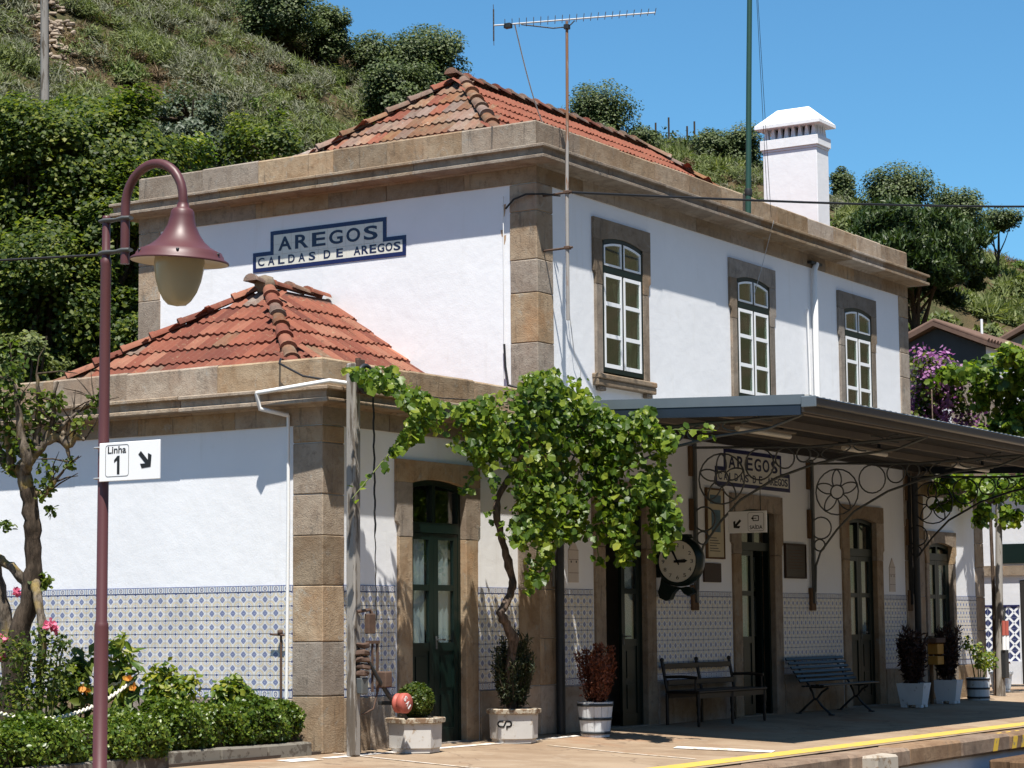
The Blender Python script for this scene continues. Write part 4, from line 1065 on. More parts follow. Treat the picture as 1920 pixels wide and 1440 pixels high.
# scrolled brackets
def ring(mb, y, z, r, X, t=.011, n=20, sy=1.0, sz=1.0):
    mb.tube([(X, y + r * sy * math.cos(2 * math.pi * i / n), z + r * sz * math.sin(2 * math.pi * i / n)) for i in range(n)], t, 5, closed=True)
def bracket(X, post=True, darkpost=False):
    mb = MB()
    ch = [(-.06, 1.72), (-.075, 2.1), (-.15, 2.30), (-.42, 2.62), (-.70, 2.88), (-1.23, 3.15), (-1.75, 3.30), (-2.28, 3.39), (-2.9, 3.44), (-3.30, 3.57)]
    pts = []
    for (a, b), (c, d) in zip(ch, ch[1:]):
        for i in range(3): t = i / 3; pts.append((X, a + (c - a) * t, b + (d - b) * t))
    pts.append((X, *ch[-1])); mb.tube(pts, .017, 6)
    mb.tube([(X, -.05, 3.60), (X, -1.7, 3.53), (X, -3.32, 3.575)], .019, 6)
    B = mb.build('bracket', M_['irondark'] if darkpost else M_['iron'], CA)
    def r_(y, z, r, t=.0115, **k):
        m = MB(); ring(m, y, z, r, X, t, **k); m.build('scroll_ring', M_['irondark'] if darkpost else M_['iron'], B)
    r_(-.435, 3.17, .335); r_(-.435, 3.17, .10)
    for q in range(5):
        a = math.radians(90 + 72 * q); m = MB(); pt = []
        for i in range(15):
            u = i / 14; rr = .10 + .225 * math.sin(math.pi * u) ** .8; dd = (u - .5) * 1.15 * (1 if True else 0)
            an = a + dd * (1.0 - .45 * math.sin(math.pi * u)); pt.append((X, -.435 + rr * math.cos(an), 3.17 + rr * math.sin(an)))
        m.tube(pt, .011, 5); m.build('scroll_petal', M_['irondark'] if darkpost else M_['iron'], B)
    r_(-.99, 3.335, .205); r_(-1.355, 3.40, .135); r_(-1.62, 3.435, .098)
    r_(-.17, 2.65, .16); r_(-.14, 2.40, .085)
    for yy, r in ((-1.85, .10), (-2.30, .07), (-2.75, .055)):
        m = MB(); zc = 3.31 + (yy + 1.75) * -.165 + .10
        for sgn in (-1, 1):
            pt = [(X, yy + sgn * .13 + sgn * .0 - sgn * .13 * math.cos(i * math.pi / 8) * 1.0, zc + r * .9 * (1 if i < 99 else 1) * math.sin((i / 8 - .5) * math.pi)) for i in range(9)]
            m.tube([(p[0], yy + sgn * (.02 + .16 * abs(i / 8 - .5) ** 1.5 * 3), p[2]) for i, p in enumerate(pt)], .010, 5)
        m.build('scroll_bar', M_['irondark'] if darkpost else M_['iron'], B)
    if post:
        m = MB(); m.box(X - .028, X + .028, -.06, -.012, 1.55, 3.66); m.build('wall_post', M_['irondark'] if darkpost else M_['iron'], B)
        for z0, z1 in ((1.45, 1.78), (2.50, 2.92), (3.22, 3.62)):
            m = MB(); m.cbox(X - .085, X + .085, -.03, .02, z0, z1, .006); m.build('wall_block', M_['wood'], B)
    return B
bracket(.20, False)
for X in (3.90, 7.62): bracket(X)
bracket(11.36, True, True)
m = MB(); m.tube([(11.40, -.12, 3.6), (11.40, -.12, 0)], .055, 10); m.build('drain_pipe', M_['irondark'], CA)
for i, (x, y) in enumerate(((1.95, -2.0), (5.6, -1.75), (9.6, -1.75))):
    t = thing('fluorescent_lamp', ['long fluorescent lamp under the canopy end nearest the vine', 'long fluorescent lamp under the middle of the canopy', 'long fluorescent lamp under the far third of the canopy'][i], 'lamp', (x, y, 3.6), 'lamps under the platform canopy')
    mb = MB(); mb.cbox(x - .75, x + .75, y - .09, y + .09, cz(y) - .20, cz(y) - .166 + .0, .01); mb.build('housing', M_['purlin'], t)
    mb = MB(); mb.tube([(x - .72, y, cz(y) - .225), (x + .72, y, cz(y) - .225)], .035, 8); mb.build('diffuser', M_['tubelight'], t)
    for s in (-.5, .5):
        mb = MB(); mb.box(x + s - .02, x + s + .02, y - .02, y + .02, cz(y) - .166, cz(y) - .076); mb.build('hanger', M_['iron'], t)
# ------------------------------------------------------------------ street lamp on the platform and its sign
LX, LY = -10.16, -2.49
t = thing('street_lamp', 'maroon swan neck street lamp with bell shade and opal globe beside the hedge', 'street lamp', (LX, LY, gz(LX, LY)))
mb = MB(); g0 = gz(LX, LY)
mb.lathe([(.085, g0), (.085, g0 + .05), (.052, g0 + .07), (.052, 1.285), (.049, 1.31), (.041, 1.325), (.039, 3.93), (.041, 3.945), (.041, 3.975), (.031, 3.99), (.030, 4.29), (.026, 4.305), (.0, 4.306)], (LX, LY, 0), 20)
mb.build('pole', M_['maroon'], t)
AY = -2.675; cy = -2.951; rr = .276
pts = [(LX, AY, 3.93), (LX, AY, 4.0), (LX, AY, 4.2), (LX, AY, 4.35)] + [(LX, cy + rr * math.cos(a), 4.355 + rr * 1.05 * math.sin(a)) for a in [math.pi * i / 16 for i in range(1, 16)]] + [(LX, cy - rr, 4.35), (LX, cy - rr, 4.30)]
mb = MB(); mb.tube(pts, .034, 14); mb.build('arm', M_['maroon'], t)
for z in (4.03, 4.268):
    mb = MB(); mb.tube([(LX, LY + .055, z), (LX, LY, z), (LX, (LY + AY) / 2, z), (LX, AY, z), (LX, AY - .055, z)], [.03, .048, .026, .05, .03], 10)
    mb.v = [(x, y, z + (zz - z) * .45) for x, y, zz in mb.v]; mb.build('clamp', M_['clamp'], t)
SX, SY = LX, -3.227; til = math.radians(4)
def tl(p):
    x, y, z = p[0] - SX, p[1] - SY, p[2] - 4.3
    return (SX + x, SY + y * math.cos(til) - z * -math.sin(til) * -1, 4.3 + z * math.cos(til) + y * math.sin(til))
def lt(prof, name, mat, par):
    m = MB(); m.T = lambda a, b, c: tl((a, b, c)); m.lathe(prof, (SX, SY, 0), 40); return m.build(name, M_[mat], par)
sh = lt([(0.0400, 4.325), (0.0460, 4.29), (0.0688, 4.28), (0.0823, 4.262), (0.0871, 4.23), (0.1024, 4.16), (0.1320, 4.10), (0.1720, 4.045), (0.2200, 4.005), (0.2680, 3.98), (0.3000, 3.968), (0.3080, 3.95), (0.3136, 3.945), (0.3200, 3.925), (0.3520, 3.905), (0.3576, 3.893), (0.3520, 3.888)], 'shade', 'maroon', t)
lt([(0.3504, 3.889), (0.3200, 3.91), (0.2400, 3.93), (0.1600, 3.935)], 'shade_lining', 'cream_in', sh)
lt([(0.1776, 3.945), (0.1808, 3.90), (0.1776, 3.84), (0.1640, 3.76), (0.1376, 3.68), (0.1000, 3.615), (0.0653, 3.582), (0.0000, 3.572)], 'globe', 'globe', t)
for a in (0.5, 1.6, 2.7, 3.8, 4.9, 5.9):
    m = MB(); m.T = lambda x, y, z: tl((x, y, z)); m.lathe([(0, -.012), (.012, -.008), (.012, .008), (0, .012)], (SX + .311 * math.cos(a), SY + .311 * math.sin(a), 3.948), 8); m.build('bolt', M_['irondark'], sh)

t = thing('direction_sign', 'white sign reading Linha 1 with a black arrow on the lamp post', 'sign', (LX - .06, -2.8, 2.33))
mb = MB(); mb.cbox(LX - .074, LX - .058, -3.092, -2.516, 2.333, 2.613, .003); mb.build('panel', M_['whitesign'], t)
SF = frame_fn((LX - .0745, -2.516, 2.333), (0, -1, 0), (0, 0, 1))
sd = (0, -1, 0); up = (0, 0, 1)
text('Linha', SF(.085, .200, 0), sd, up, .175, .052, M_['black'], t, bold=.012, depth=.0015)
mb = MB(); mb.prism([(.174, .048), (.198, .048), (.198, .182), (.178, .182), (.146, .152), (.146, .132), (.174, .150)], SF, 0, .0015); mb.build('numeral', M_['black'], t)
def rrect(mb, fn, a0, a1, b0, b1, r, w, h0, h1):
    out = []; inn = []
    for cxx, cyy, s0 in ((a1 - r, b1 - r, 0), (a0 + r, b1 - r, 90), (a0 + r, b0 + r, 180), (a1 - r, b0 + r, 270)):
        for i in range(6):
            an = math.radians(s0 + 90 * i / 5); out.append((cxx + r * math.cos(an), cyy + r * math.sin(an))); inn.append((cxx + (r - w) * math.cos(an), cyy + (r - w) * math.sin(an)))
    n = len(out)
    for i in range(n): k = (i + 1) % n; mb.prism([out[i], out[k], inn[k], inn[i]], fn, h0, h1)
mb = MB(); rrect(mb, SF, .062, .286, .032, .262, .022, .003, 0, .0012); mb.build('border', M_['irondark'], t)
def arrow(fn, ca, cb, s, ang, par):
    m = MB(); c_, s_ = math.cos(ang), math.sin(ang)
    f = lambda a, b, h: fn(ca + (a * c_ - b * s_) * s, cb + (a * s_ + b * c_) * s, h)
    # arrow pointing along +a with swept-back head
    m.prism([(-.62, -.16), (.28, -.16), (-.05, -.50), (.28, -.62), (.80, 0), (.28, .62), (-.05, .50), (.28, .16), (-.62, .16)], f, 0, .0015)
    return m.build('arrow', M_['black'], par)
arrow(SF, .435, .148, .105, math.radians(-45), t)
for z in (2.36, 2.585):
    mb = MB(); mb.tube([(LX - .06, -2.54, z), (LX - .05, LY + .045, z), (LX, LY + .05, z), (LX + .045, LY, z), (LX, LY - .05, z)], .006, 6); mb.build('strap', M_['cablegrey'], t)
mb = MB(); mb.tube([(LX, LY + .03, 4.02), (LX - .6, LY + 1.6, 4.0), (LX - 1.6, LY + 4.0, 4.06)], .009, 6); tag(mb.build('lamp_cable', M_['cable']), 'thin dark cable leaving the lamp post to the left', 'cable')

# ------------------------------------------------------------------ wooden signal post by the near corner
PX, PY = -4.185, -.36
t = thing('signal_post', 'weathered square timber post with iron pulley beside the near wing corner', 'post', (PX, PY, 0))
mb = MB(); mb.cbox(PX - .056, PX + .056, PY - .056, PY + .056, gz(PX, PY), 3.93, .014, .004); mb.build('pole', M_['oldwood'], t)
mb = MB(); mb.tube([(PX + .0, PY - .06, 3.72), (PX, PY - .06, 3.98)], .03, 6); mb.cbox(PX - .03, PX + .09, PY - .085, PY - .057, 3.62, 3.97, .006); mb.build('pulley_bracket', M_['rust'], t)
mb = MB(); ring_pts = [(PX + .055 + .125 * math.cos(2 * math.pi * i / 22), PY - .115, 3.77 + .135 * math.sin(2 * math.pi * i / 22)) for i in range(22)]
mb.tube(ring_pts, .024, 8, closed=True)
for i in range(5):
    a = 2 * math.pi * i / 5 + .3; mb.tube([(PX + .055, PY - .115, 3.77), (PX + .055 + .12 * math.cos(a), PY - .115, 3.77 + .13 * math.sin(a))], .012, 5)
mb.tube([(PX + .055, PY - .05, 3.77), (PX + .055, PY - .16, 3.77)], .03, 8); mb.build('pulley', M_['irondark'], t)
mb = MB(); pp = []
for i in range(40):
    z = 3.70 - (3.70 - 1.33) * i / 39; pp.append((PX + .185 + .05 * (i / 39) + .008 * math.sin(i * 1.7), PY - .115, z))
mb.tube(pp, [.011 if z[2] > 2.2 else .006 for z in pp], 5); mb.build('pulley_rope', M_['cable'], t)
mb = MB(); mb.cbox(PX + .05, PX + .17, PY - .16, PY - .10, 1.20, 1.40, .008); mb.tube([(PX - .03, PY - .07, 1.42), (PX + .12, PY - .12, 1.44), (PX + .14, PY - .13, 1.40)], .018, 6); mb.build('wire_box', M_['rust'], t)
mb = MB(); mb.box(PX + .14, PX + .155, PY - .14, PY - .12, .62, 1.11); mb.box(PX + .22, PX + .245, PY - .14, PY - .12, .62, 1.11); mb.box(PX + .06, PX + .25, PY - .15, PY - .11, 1.10, 1.13); mb.build('weight_guide', M_['rust'], t)
mb = MB()
for i in range(5): mb.cbox(PX - .05 + .012 * math.sin(i * 2), PX + .06 + .012 * math.sin(i * 2), PY - .17, PY - .06, .78 + i * .068, .838 + i * .068, .014, .01)
mb.build('counterweight', M_['rust'], t)
mb = MB(); mb.cbox(PX - .05, PX + .055, PY - .15, PY - .07, .60, .765, .012, .004); mb.build('counterweight', M_['iron'], t)
mb = MB(); mb.tube([(PX + .02, PY - .14, .98), (PX + .16, PY - .17, .78), (PX + .33, PY - .20, .58), (PX + .56, PY - .26, .34)], [.016, .02, .024, .018], 6); mb.build('lever_arm', M_['irondark'], t)
mb = MB(); mb.cbox(PX + .22, PX + .34, PY - .24, PY - .12, .66, .82, .012, .006); mb.build('lever_block', M_['rust'], t)
mb = MB(); mb.tube([(PX + .03, PY - .08, .40), (PX + .10, PY - .10, .42), (PX + .18, PY - .12, .45), (PX + .24, PY - .12, .60), (PX + .26, PY - .12, .78)], .010, 5); mb.build('hook_wire', M_['rust'], t)
t = thing('warning_disc', 'round red weight lettered SAI hanging on the signal lever', 'weight', (PX + .42, -.62, .5))
DX, DZ, DY = PX + .445, .50, -.66
mb = MB(); mb.lathe([(.0, .08), (0.090, .08), (0.099, .072), (0.099, .05), (0.086, .045), (0.086, .025), (0.102, .02), (0.102, -.04), (0.095, -.05), (.0, -.052)][::-1], (DX, DY, DZ), 26, 'y'); mb.build('disc', M_['red'], t)
a = math.radians(-52); rd = (math.cos(a), 0, math.sin(a)); ud = (-math.sin(a), 0, math.cos(a))
for i, ch in enumerate('SAI'):
    p = Vector((DX, DY - .0525, DZ)) + Vector(rd) * (-.080 + i * .060) - Vector(ud) * .03
    text(ch, p, rd, ud, (.040 if ch != 'I' else .015), .060, M_['whitesign'], t, 'lettering', bold=.02, depth=.002)
mb = MB(); mb.cbox(DX - .02, DX + .02, DY + .12, DY + .30, DZ - .02, DZ + .02, .004); mb.build('stub', M_['irondark'], t)

# ------------------------------------------------------------------ planters
def poly_planter(c, r0, r1, h, sides, ph, label, lipmat='planterlip', mat='planter', mark=None, lip=.035):
    x, y = c; z = gz(x, y)
    t = thing('planter', label, 'planter', (x, y, z), 'planters along the station front')
    mb = MB(); mb.lathe([(r0 * .93, 0), (r0 * .93, .04), (r0, .05), (r1, h - .055)], (x, y, z), sides, ph=ph, smooth=False, cap=False); body = mb.build('body', M_[mat], t)
    mb = MB(); mb.lathe([(r1 + .005, h - .058), (r1 + lip, h - .05), (r1 + lip + .004, h - .008), (r1 + lip - .01, h), (r1 - .03, h), (r1 - .035, h - .07)], (x, y, z), sides, ph=ph, smooth=False); mb.build('lip', M_[lipmat], t)
    mb = MB(); mb.lathe([(0.0, h - .05), (r1 - .03, h - .055)], (x, y, z), sides, ph=ph); mb.build('soil', M_['soil'], t)
    return t, z
P1 = (-3.24, -.46); t, z = poly_planter(P1, .27, .275, .355, 6, math.radians(10), 'six sided whitewashed concrete planter holding the clipped box ball')
P2 = (-1.27, -.42); t, z = poly_planter(P2, .265, .272, .375, 8, math.radians(-8), 'eight sided pale concrete planter with a black railway monogram')
# railway monogram: two linked hooked letters on the face turned to the camera
fa = math.radians(180 + 45 * .5 - 8 + 22.5 * 0)
best = None
for k in range(8):
    an = math.radians(-8) + math.pi / 4 * (k + .5)
    d = Vector((math.cos(an), math.sin(an))).dot(Vector((-.80, -.60)))
    if best is None or d > best[0]: best = (d, an)
an = best[1]; nn = Vector((math.cos(an), math.sin(an), 0)); rd = Vector((0, 0, 1)).cross(nn)
ap = .268 * math.cos(math.pi / 8) + .002
fn = frame_fn(Vector((P2[0], P2[1], z + .21)) + nn * ap - rd * .025, rd, (0, 0, 1))
mb = MB()
def ribbon(mb, pts, w, fn):
    for (a0, b0), (a1, b1) in zip(pts, pts[1:]):
        d = Vector((a1 - a0, b1 - b0)); ln = d.length; d /= ln; n2 = Vector((-d.y, d.x)) * w / 2; e = d * w * .3
        mb.prism([(a0 - n2.x - e.x, b0 - n2.y - e.y), (a1 - n2.x + e.x, b1 - n2.y + e.y), (a1 + n2.x + e.x, b1 + n2.y + e.y), (a0 + n2.x - e.x, b0 + n2.y - e.y)], fn, .001, .003)
A = math.radians
ribbon(mb, [(-.018, .032)] + [(-.048 + .03 * math.cos(A(90 + 180 * i / 8)), .002 + .03 * math.sin(A(90 + 180 * i / 8))) for i in range(9)] + [(-.012, -.028), (.004, .004), (.018, .032), (.045, .032)] + [(.05 + .028 * math.cos(A(90 - 180 * i / 8)), .004 + .028 * math.sin(A(90 - 180 * i / 8))) for i in range(9)] + [(.026, -.024), (.026, -.05)], .017, fn)
mb.build('monogram', M_['black'], t)
def barrel(c, rb, rt, h, label, mat='planterw'):
    x, y = c; z = gz(x, y)
    t = thing('planter', label, 'planter', (x, y, z), 'planters along the station front')
    n = 14
    for i in range(n):
        mb = MB(); a0 = 2 * math.pi * i / n + .01; a1 = 2 * math.pi * (i + 1) / n - .01; V = []
        for r, zz in ((rb, 0), (rt, h + R.uniform(-.008, .008)), (rt - .022, h), (rb - .022, 0)):
            for a in (a0, (a0 + a1) / 2, a1): V.append((x + r * math.cos(a), y + r * math.sin(a), z + zz))
        F = [(j * 3 + k, j * 3 + k + 1, ((j + 1) % 4) * 3 + k + 1, ((j + 1) % 4) * 3 + k) for j in range(4) for k in (0, 1)]
        mb.add(V, F); mb.build('stave', M_[mat], t)
    for f in (.12, .52, .92):
        r = rb + (rt - rb) * f + .003; mb = MB(); mb.lathe([(r - .001, h * f - .016), (r + .004, h * f - .015), (r + .006, h * f + .015), (r + .001, h * f + .016)], (x, y, z), 28); mb.build('hoop', M_['hoop'], t)
    mb = MB(); mb.lathe([(0, h - .05), (rt - .02, h - .05)], (x, y, z), 14); mb.build('soil', M_['soil'], t)
    return z
P3 = (.29, -.56); barrel(P3, .165, .21, .40, 'half barrel tub of white staves and dark hoops holding the russet shrub')
P6 = (13.1, -.46); barrel(P6, .18, .19, .37, 'white hooped tub on the sunlit platform end holding a straggly shrub')
def square_planter(c, rb, rt, h, label, rot=.12):
    x, y = c; z = gz(x, y)
    t = thing('planter', label, 'planter', (x, y, z), 'planters along the station front')
    q = [(-1, -1), (1, -1), (1, 1), (-1, 1)]; mb = MB()
    rt_ = lambda a, b: (x + a * math.cos(rot) - b * math.sin(rot), y + a * math.sin(rot) + b * math.cos(rot))
    V = [(*rt_(a * rb, b * rb), z + .045) for a, b in q] + [(*rt_(a * rt, b * rt), z + h) for a, b in q] + [(*rt_(a * (rt - .03), b * (rt - .03)), z + h) for a, b in q] + [(*rt_(a * (rt - .035), b * (rt - .035)), z + h - .05) for a, b in q]
    mb.add(V, [(3, 2, 1, 0)] + [(i + 4 * k, (i + 1) % 4 + 4 * k, (i + 1) % 4 + 4 * k + 4, i + 4 * k + 4) for k in range(3) for i in range(4)])
    mb.build('body', M_['planterw'], t)
    mb = MB(); mb.add([V[12 + i] for i in range(4)], [(0, 1, 2, 3)]); mb.build('soil', M_['soil'], t)
    for a, b in q:
        p = rt_(a * (rb - .05), b * (rb - .05)); mb = MB(); mb.cbox(p[0] - .05, p[0] + .05, p[1] - .05, p[1] + .05, z, z + .044, .006); mb.build('foot', M_['planterw'], t)
    return z
P4 = (9.9, -.62); square_planter(P4, .165, .215, .37, 'tapered white planter nearest the second bench with a tall dark plant')
P5 = (11.5, -.55); square_planter(P5, .15, .20, .375, 'tapered white planter just beyond the ochre litter box')
P7 = (17.0, .55); poly_planter(P7, .17, .20, .36, 8, .2, 'white round planter behind the far timber post', 'planterw', 'planterw', lip=.02)

# ------------------------------------------------------------------ benches
BX0, BX1 = 2.84, 4.82
t = thing('wooden_bench', 'dark turned leg wooden bench with open rail back', 'bench', (3.83, -.33, 0), 'benches under the canopy')
z0 = -.02
mb = MB(); mb.cbox(BX0, BX1, -.60, -.12, .395, .43, .01); mb.build('seat', M_['darkwood'], t)
mb = MB(); mb.box(BX0 + .04, BX1 - .04, -.575, -.555, .33, .394); mb.box(BX0 + .04, BX1 - .04, -.15, -.13, .33, .394); mb.build('apron', M_['darkwood'], t)
for x in (BX0 + .04, (BX0 + BX1) / 2, BX1 - .04):
    mb = MB(); mb.lathe([(.012, -.03), (.018, .0), (.022, .06), (.016, .10), (.027, .16), (.020, .19), (.030, .26), (.028, .33), (.028, .393)], (x, -.565, 0), 10); mb.build('leg', M_['darkwood'], t)
    mb = MB(); mb.tube([(x, -.12, -.02), (x, -.12, .43), (x, -.085, .62), (x, -.05, .80)], .024, 6); mb.lathe([(0, -.03), (.03, -.01), (.03, .02), (0, .035)], (x, -.05, .81), 8); mb.build('back_post', M_['darkwood'], t)
for a, b, y in ((.70, .77, -.068), (.49, .56, -.115)):
    mb = MB(); mb.cbox(BX0 + .06, BX1 - .06, y - .015, y + .015, a, b, .006); mb.build('back_rail', M_['darkwood'], t)
for x in (BX0 + .04, BX1 - .04):
    mb = MB(); mb.tube([(x, -.10, .60), (x, -.35, .605), (x, -.56, .59)], .022, 6); mb.tube([(x, -.53, .43), (x, -.53, .585)], .016, 6); mb.build('armrest', M_['darkwood'], t)
QX0, QX1 = 6.46, 8.44
t = thing('slatted_bench', 'dark park bench of slats on cast iron scrolled legs', 'bench', (7.45, -.4, 0), 'benches under the canopy')
for i in range(6):
    u = i / 5; y = -.30 + .20 * u; zc = .46 + .30 * u
    mb = MB(); mb.cbox(QX0, QX1, -.011, .011, -.023, .023, .005)
    ca, sa = math.cos(math.radians(34)), math.sin(math.radians(34))
    mb.v = [(x, y + b * ca + c * sa * .9, zc - b * sa + c * ca) for x, b, c in mb.v]; mb.build('back_slat', M_['benchslat'], t)
for i in range(5):
    y = -.36 - .072 * i; zc = .385 + .006 * i - (.012 if i == 4 else 0)
    mb = MB(); mb.cbox(QX0, QX1, y - .028, y + .028, zc - .012, zc + .012, .005); mb.build('seat_slat', M_['benchslat'], t)
for x in (QX0 + .28, QX1 - .28):
    mb = MB()
    mb.tube([(x, -.66, .40), (x, -.5, .365), (x, -.34, .37), (x, -.28, .46), (x, -.09, .77)], .017, 6)
    mb.tube([(x, -.62, .36), (x, -.52, .30), (x, -.44, .20), (x, -.52, .10), (x, -.66, -.02)], .017, 6)
    mb.tube([(x, -.34, .36), (x, -.38, .28), (x, -.40, .20), (x, -.30, .12), (x, -.16, -.005)], .017, 6)
    mb.tube([(x, -.44, .20), (x, -.40, .20)], .02, 6); mb.cbox(x - .03, x + .03, -.70, -.62, -.03, -.005, .005); mb.cbox(x - .03, x + .03, -.20, -.12, -.02, .008, .005)
    mb.build('leg', M_['irondark'], t)

# ------------------------------------------------------------------ clock on the wall between doors
t = thing('station_clock', 'round station clock in a dark scrolled case projecting from the wall', 'clock', (2.92, -.30, 2.07))
CXX, CYY, CZZ = 2.90, -.335, 2.065
mb = MB(); mb.lathe([(0, -.09), (.285, -.09), (.295, -.075), (.315, -.065), (.32, 0), (.315, .065), (.295, .075), (.285, .09), (0, .09)], (CXX, CYY, CZZ), 36, 'x'); mb.build('case', M_['green'], t)
mb = MB(); mb.lathe([(.265, -.098), (.285, -.104), (.292, -.088)], (CXX, CYY, CZZ), 36, 'x'); mb.build('bezel', M_['green'], t)
mb = MB(); mb.lathe([(0, -.0935), (.266, -.0935)], (CXX, CYY, CZZ), 36, 'x'); face = mb.build('dial', M_['clockface'], t)
CFN = frame_fn((CXX - .0945, CYY, CZZ), (0, -1, 0), (0, 0, 1))
for h in range(1, 13):
    a = math.radians(90 - 30 * h); w = .040 if h < 10 else .05
    text(str(h), CFN(.205 * math.cos(a) - w / 2, .205 * math.sin(a) - .024, 0), (0, -1, 0), (0, 0, 1), w if h != 1 else .012, .048, M_['black'], face, 'numeral', depth=.001)
for nm, ang, ln, w in (('hour_hand', 90 - 30 * 2.93, .15, .024), ('minute_hand', 90 - 6 * 55.5, .225, .016)):
    a = math.radians(ang); m = MB(); c_, s_ = math.cos(a), math.sin(a)
    m.prism([(-.05, -w * .6), (ln * .7, -w), (ln, 0), (ln * .7, w), (-.05, w * .6)], lambda p, q, h: CFN(p * c_ - q * s_, p * s_ + q * c_, h), .003, .006); m.build(nm, M_['black'], t)
mb = MB(); fn = lambda a, b, h: (CXX + h, CYY - a, CZZ + b)
mb.prism([(-.26, -.20), (-.14, -.30), (.0, -.335), (.10, -.32), (.16, -.34), (.20, -.40), (.12, -.44), (.06, -.41), (.02, -.36), (-.04, -.35), (-.10, -.40), (-.14, -.48), (-.20, -.50), (-.29, -.46), (-.31, -.38), (-.28, -.30)], fn, -.05, .05); mb.build('scroll_foot', M_['green'], t)
mb = MB(); mb.prism([(.02, .30), (.05, .345), (.13, .345), (.16, .29)], fn, -.06, .06); mb.prism([(-.335, -.2), (-.28, -.2), (-.28, .2), (-.335, .2)], fn, -.04, .04); mb.build('wall_arm', M_['green'], t)

# ------------------------------------------------------------------ tiled name signs
def name_sign(fn, rd, label, W2, H2, a0, a1, W1top, group):
    """fn(a,b,h): a along the panel from its left end, b up from the bottom; lower band W2 x H2, upper panel between a0..a1 up to W1top"""
    t = thing('name_sign', label, 'sign', fn(W2 / 2, 0, 0), group)
    bw = .052; HT = H2 + (W1top - H2)
    mb = MB(); nt = 16
    for i in range(nt):
        w = (W2 - 2 * bw) / nt; m = MB(); a = bw + i * w
        m.prism([(a + .0015, bw + .0015), (a + w - .0015, bw + .0015), (a + w - .0015, H2 - .0015), (a + .0015, H2 - .0015)], fn, -.005, .008); m.build('tile', M_['tilewhite'], t)
    n2 = 12; rows = 2
    for i in range(n2):
        for r in range(rows):
            w = (a1 - a0 - 2 * bw) / n2; hh = (W1top - bw - H2) / rows; m = MB(); a = a0 + bw + i * w; b = H2 + r * hh
            m.prism([(a + .0015, b + .0015), (a + w - .0015, b + .0015), (a + w - .0015, b + hh - .0015), (a + .0015, b + hh - .0015)], fn, -.005, .008); m.build('tile', M_['tilewhite'], t)
    def bar(x0, x1, y0, y1):
        n = max(1, round(max(x1 - x0, y1 - y0) / .145))
        for i in range(n):
            m = MB()
            if x1 - x0 > y1 - y0: q = (x0 + (x1 - x0) * i / n + .001, x0 + (x1 - x0) * (i + 1) / n - .001, y0, y1)
            else: q = (x0, x1, y0 + (y1 - y0) * i / n + .001, y0 + (y1 - y0) * (i + 1) / n - .001)
            m.prism([(q[0], q[2]), (q[1], q[2]), (q[1], q[3]), (q[0], q[3])], fn, -.005, .0085); m.build('border_tile', M_['navy'], t)
    bar(0, W2, 0, bw); bar(0, bw, bw, H2); bar(W2 - bw, W2, bw, H2)
    bar(0, a0 + bw, H2, H2 + bw); bar(a1 - bw, W2, H2, H2 + bw)
    bar(a0, a0 + bw, H2 + bw, W1top); bar(a1 - bw, a1, H2 + bw, W1top); bar(a0 + bw, a1 - bw, W1top - bw, W1top)
    u = (0, 0, 1)
    def word(s, x0, x1, y0, h, wd):
        k = len(s); st = (x1 - x0 - wd) / (k - 1)
        for i, c in enumerate(s):
            w = wd if c != 'I' else wd * .3
            text(c, fn(x0 + i * st, y0, .0085), rd, u, w, h, M_['letter'], t, bold=.035 if h > .2 else .022, depth=.002)
    hp = W1top - H2
    word('AREGOS', a0 + .13, a1 - .13, H2 + hp * .14, hp * .58, .215)
    word('CALDAS', .085, .085 + .155 * 6, bw + .025, H2 - bw - .045, .105)
    word('DE', .085 + .152 * 7, .085 + .152 * 9, bw + .025, H2 - bw - .045, .105)
    word('AREGOS', .085 + .152 * 10.1, W2 - .08, bw + .025, H2 - bw - .045, .105)
    return t
sgn = name_sign(frame_fn((PL, 4.334, 5.842), (0, -1, 0), (0, 0, 1)), (0, -1, 0), 'blue lettered station name tiles high on the sunlit side wall', 2.42, .205, .288, 2.122, .515, 'station name panels of tiles')
sgn2 = name_sign(frame_fn((4.60, PL, 3.145), (1, 0, 0), (0, 0, 1)), (1, 0, 0), 'blue lettered station name tiles under the canopy above the exit door', 2.37, .205, .27, 2.09, .515, 'station name panels of tiles')

# ------------------------------------------------------------------ exit sign, boards and markers under the canopy
t = thing('exit_sign', 'white SAÍDA exit sign with arrow hanging from the canopy bracket', 'sign', (3.9, -.8, 2.45))
mb = MB(); mb.cbox(3.885, 3.915, -1.077, -.528, 2.447, 2.731, .004); mb.build('panel', M_['whitesign'], t)
EF = frame_fn((3.8845, -.528, 2.447), (0, -1, 0), (0, 0, 1))
arrow(EF, .135, .125, .10, math.radians(225), t)
mb = MB(); rrect(mb, EF, .285, .515, .02, .265, .025, .004, 0, .0012); mb.build('border', M_['irondark'], t)
text('SAÍDA', EF(.31, .045, 0), (0, -1, 0), (0, 0, 1), .185, .062, M_['black'], t, bold=.015, depth=.0012)
mb = MB(); rrect(mb, EF, .355, .445, .150, .225, .012, .012, 0, .0012); mb.build('door_symbol', M_['black'], t)
mb = MB(); mb.prism([(.345, .182), (.41, .182), (.41, .192), (.345, .192)], EF, .0013, .002); mb.prism([(.33, .187), (.355, .205), (.355, .169)], EF, .0013, .002); mb.build('door_symbol', M_['black'], t)
for y, z in ((-.62, 2.84), (-.99, 3.03)):
    mb = MB(); mb.tube([(3.9, y, 2.72), (3.9, y, z)], .006, 5); mb.build('hanger', M_['irondark'], t)
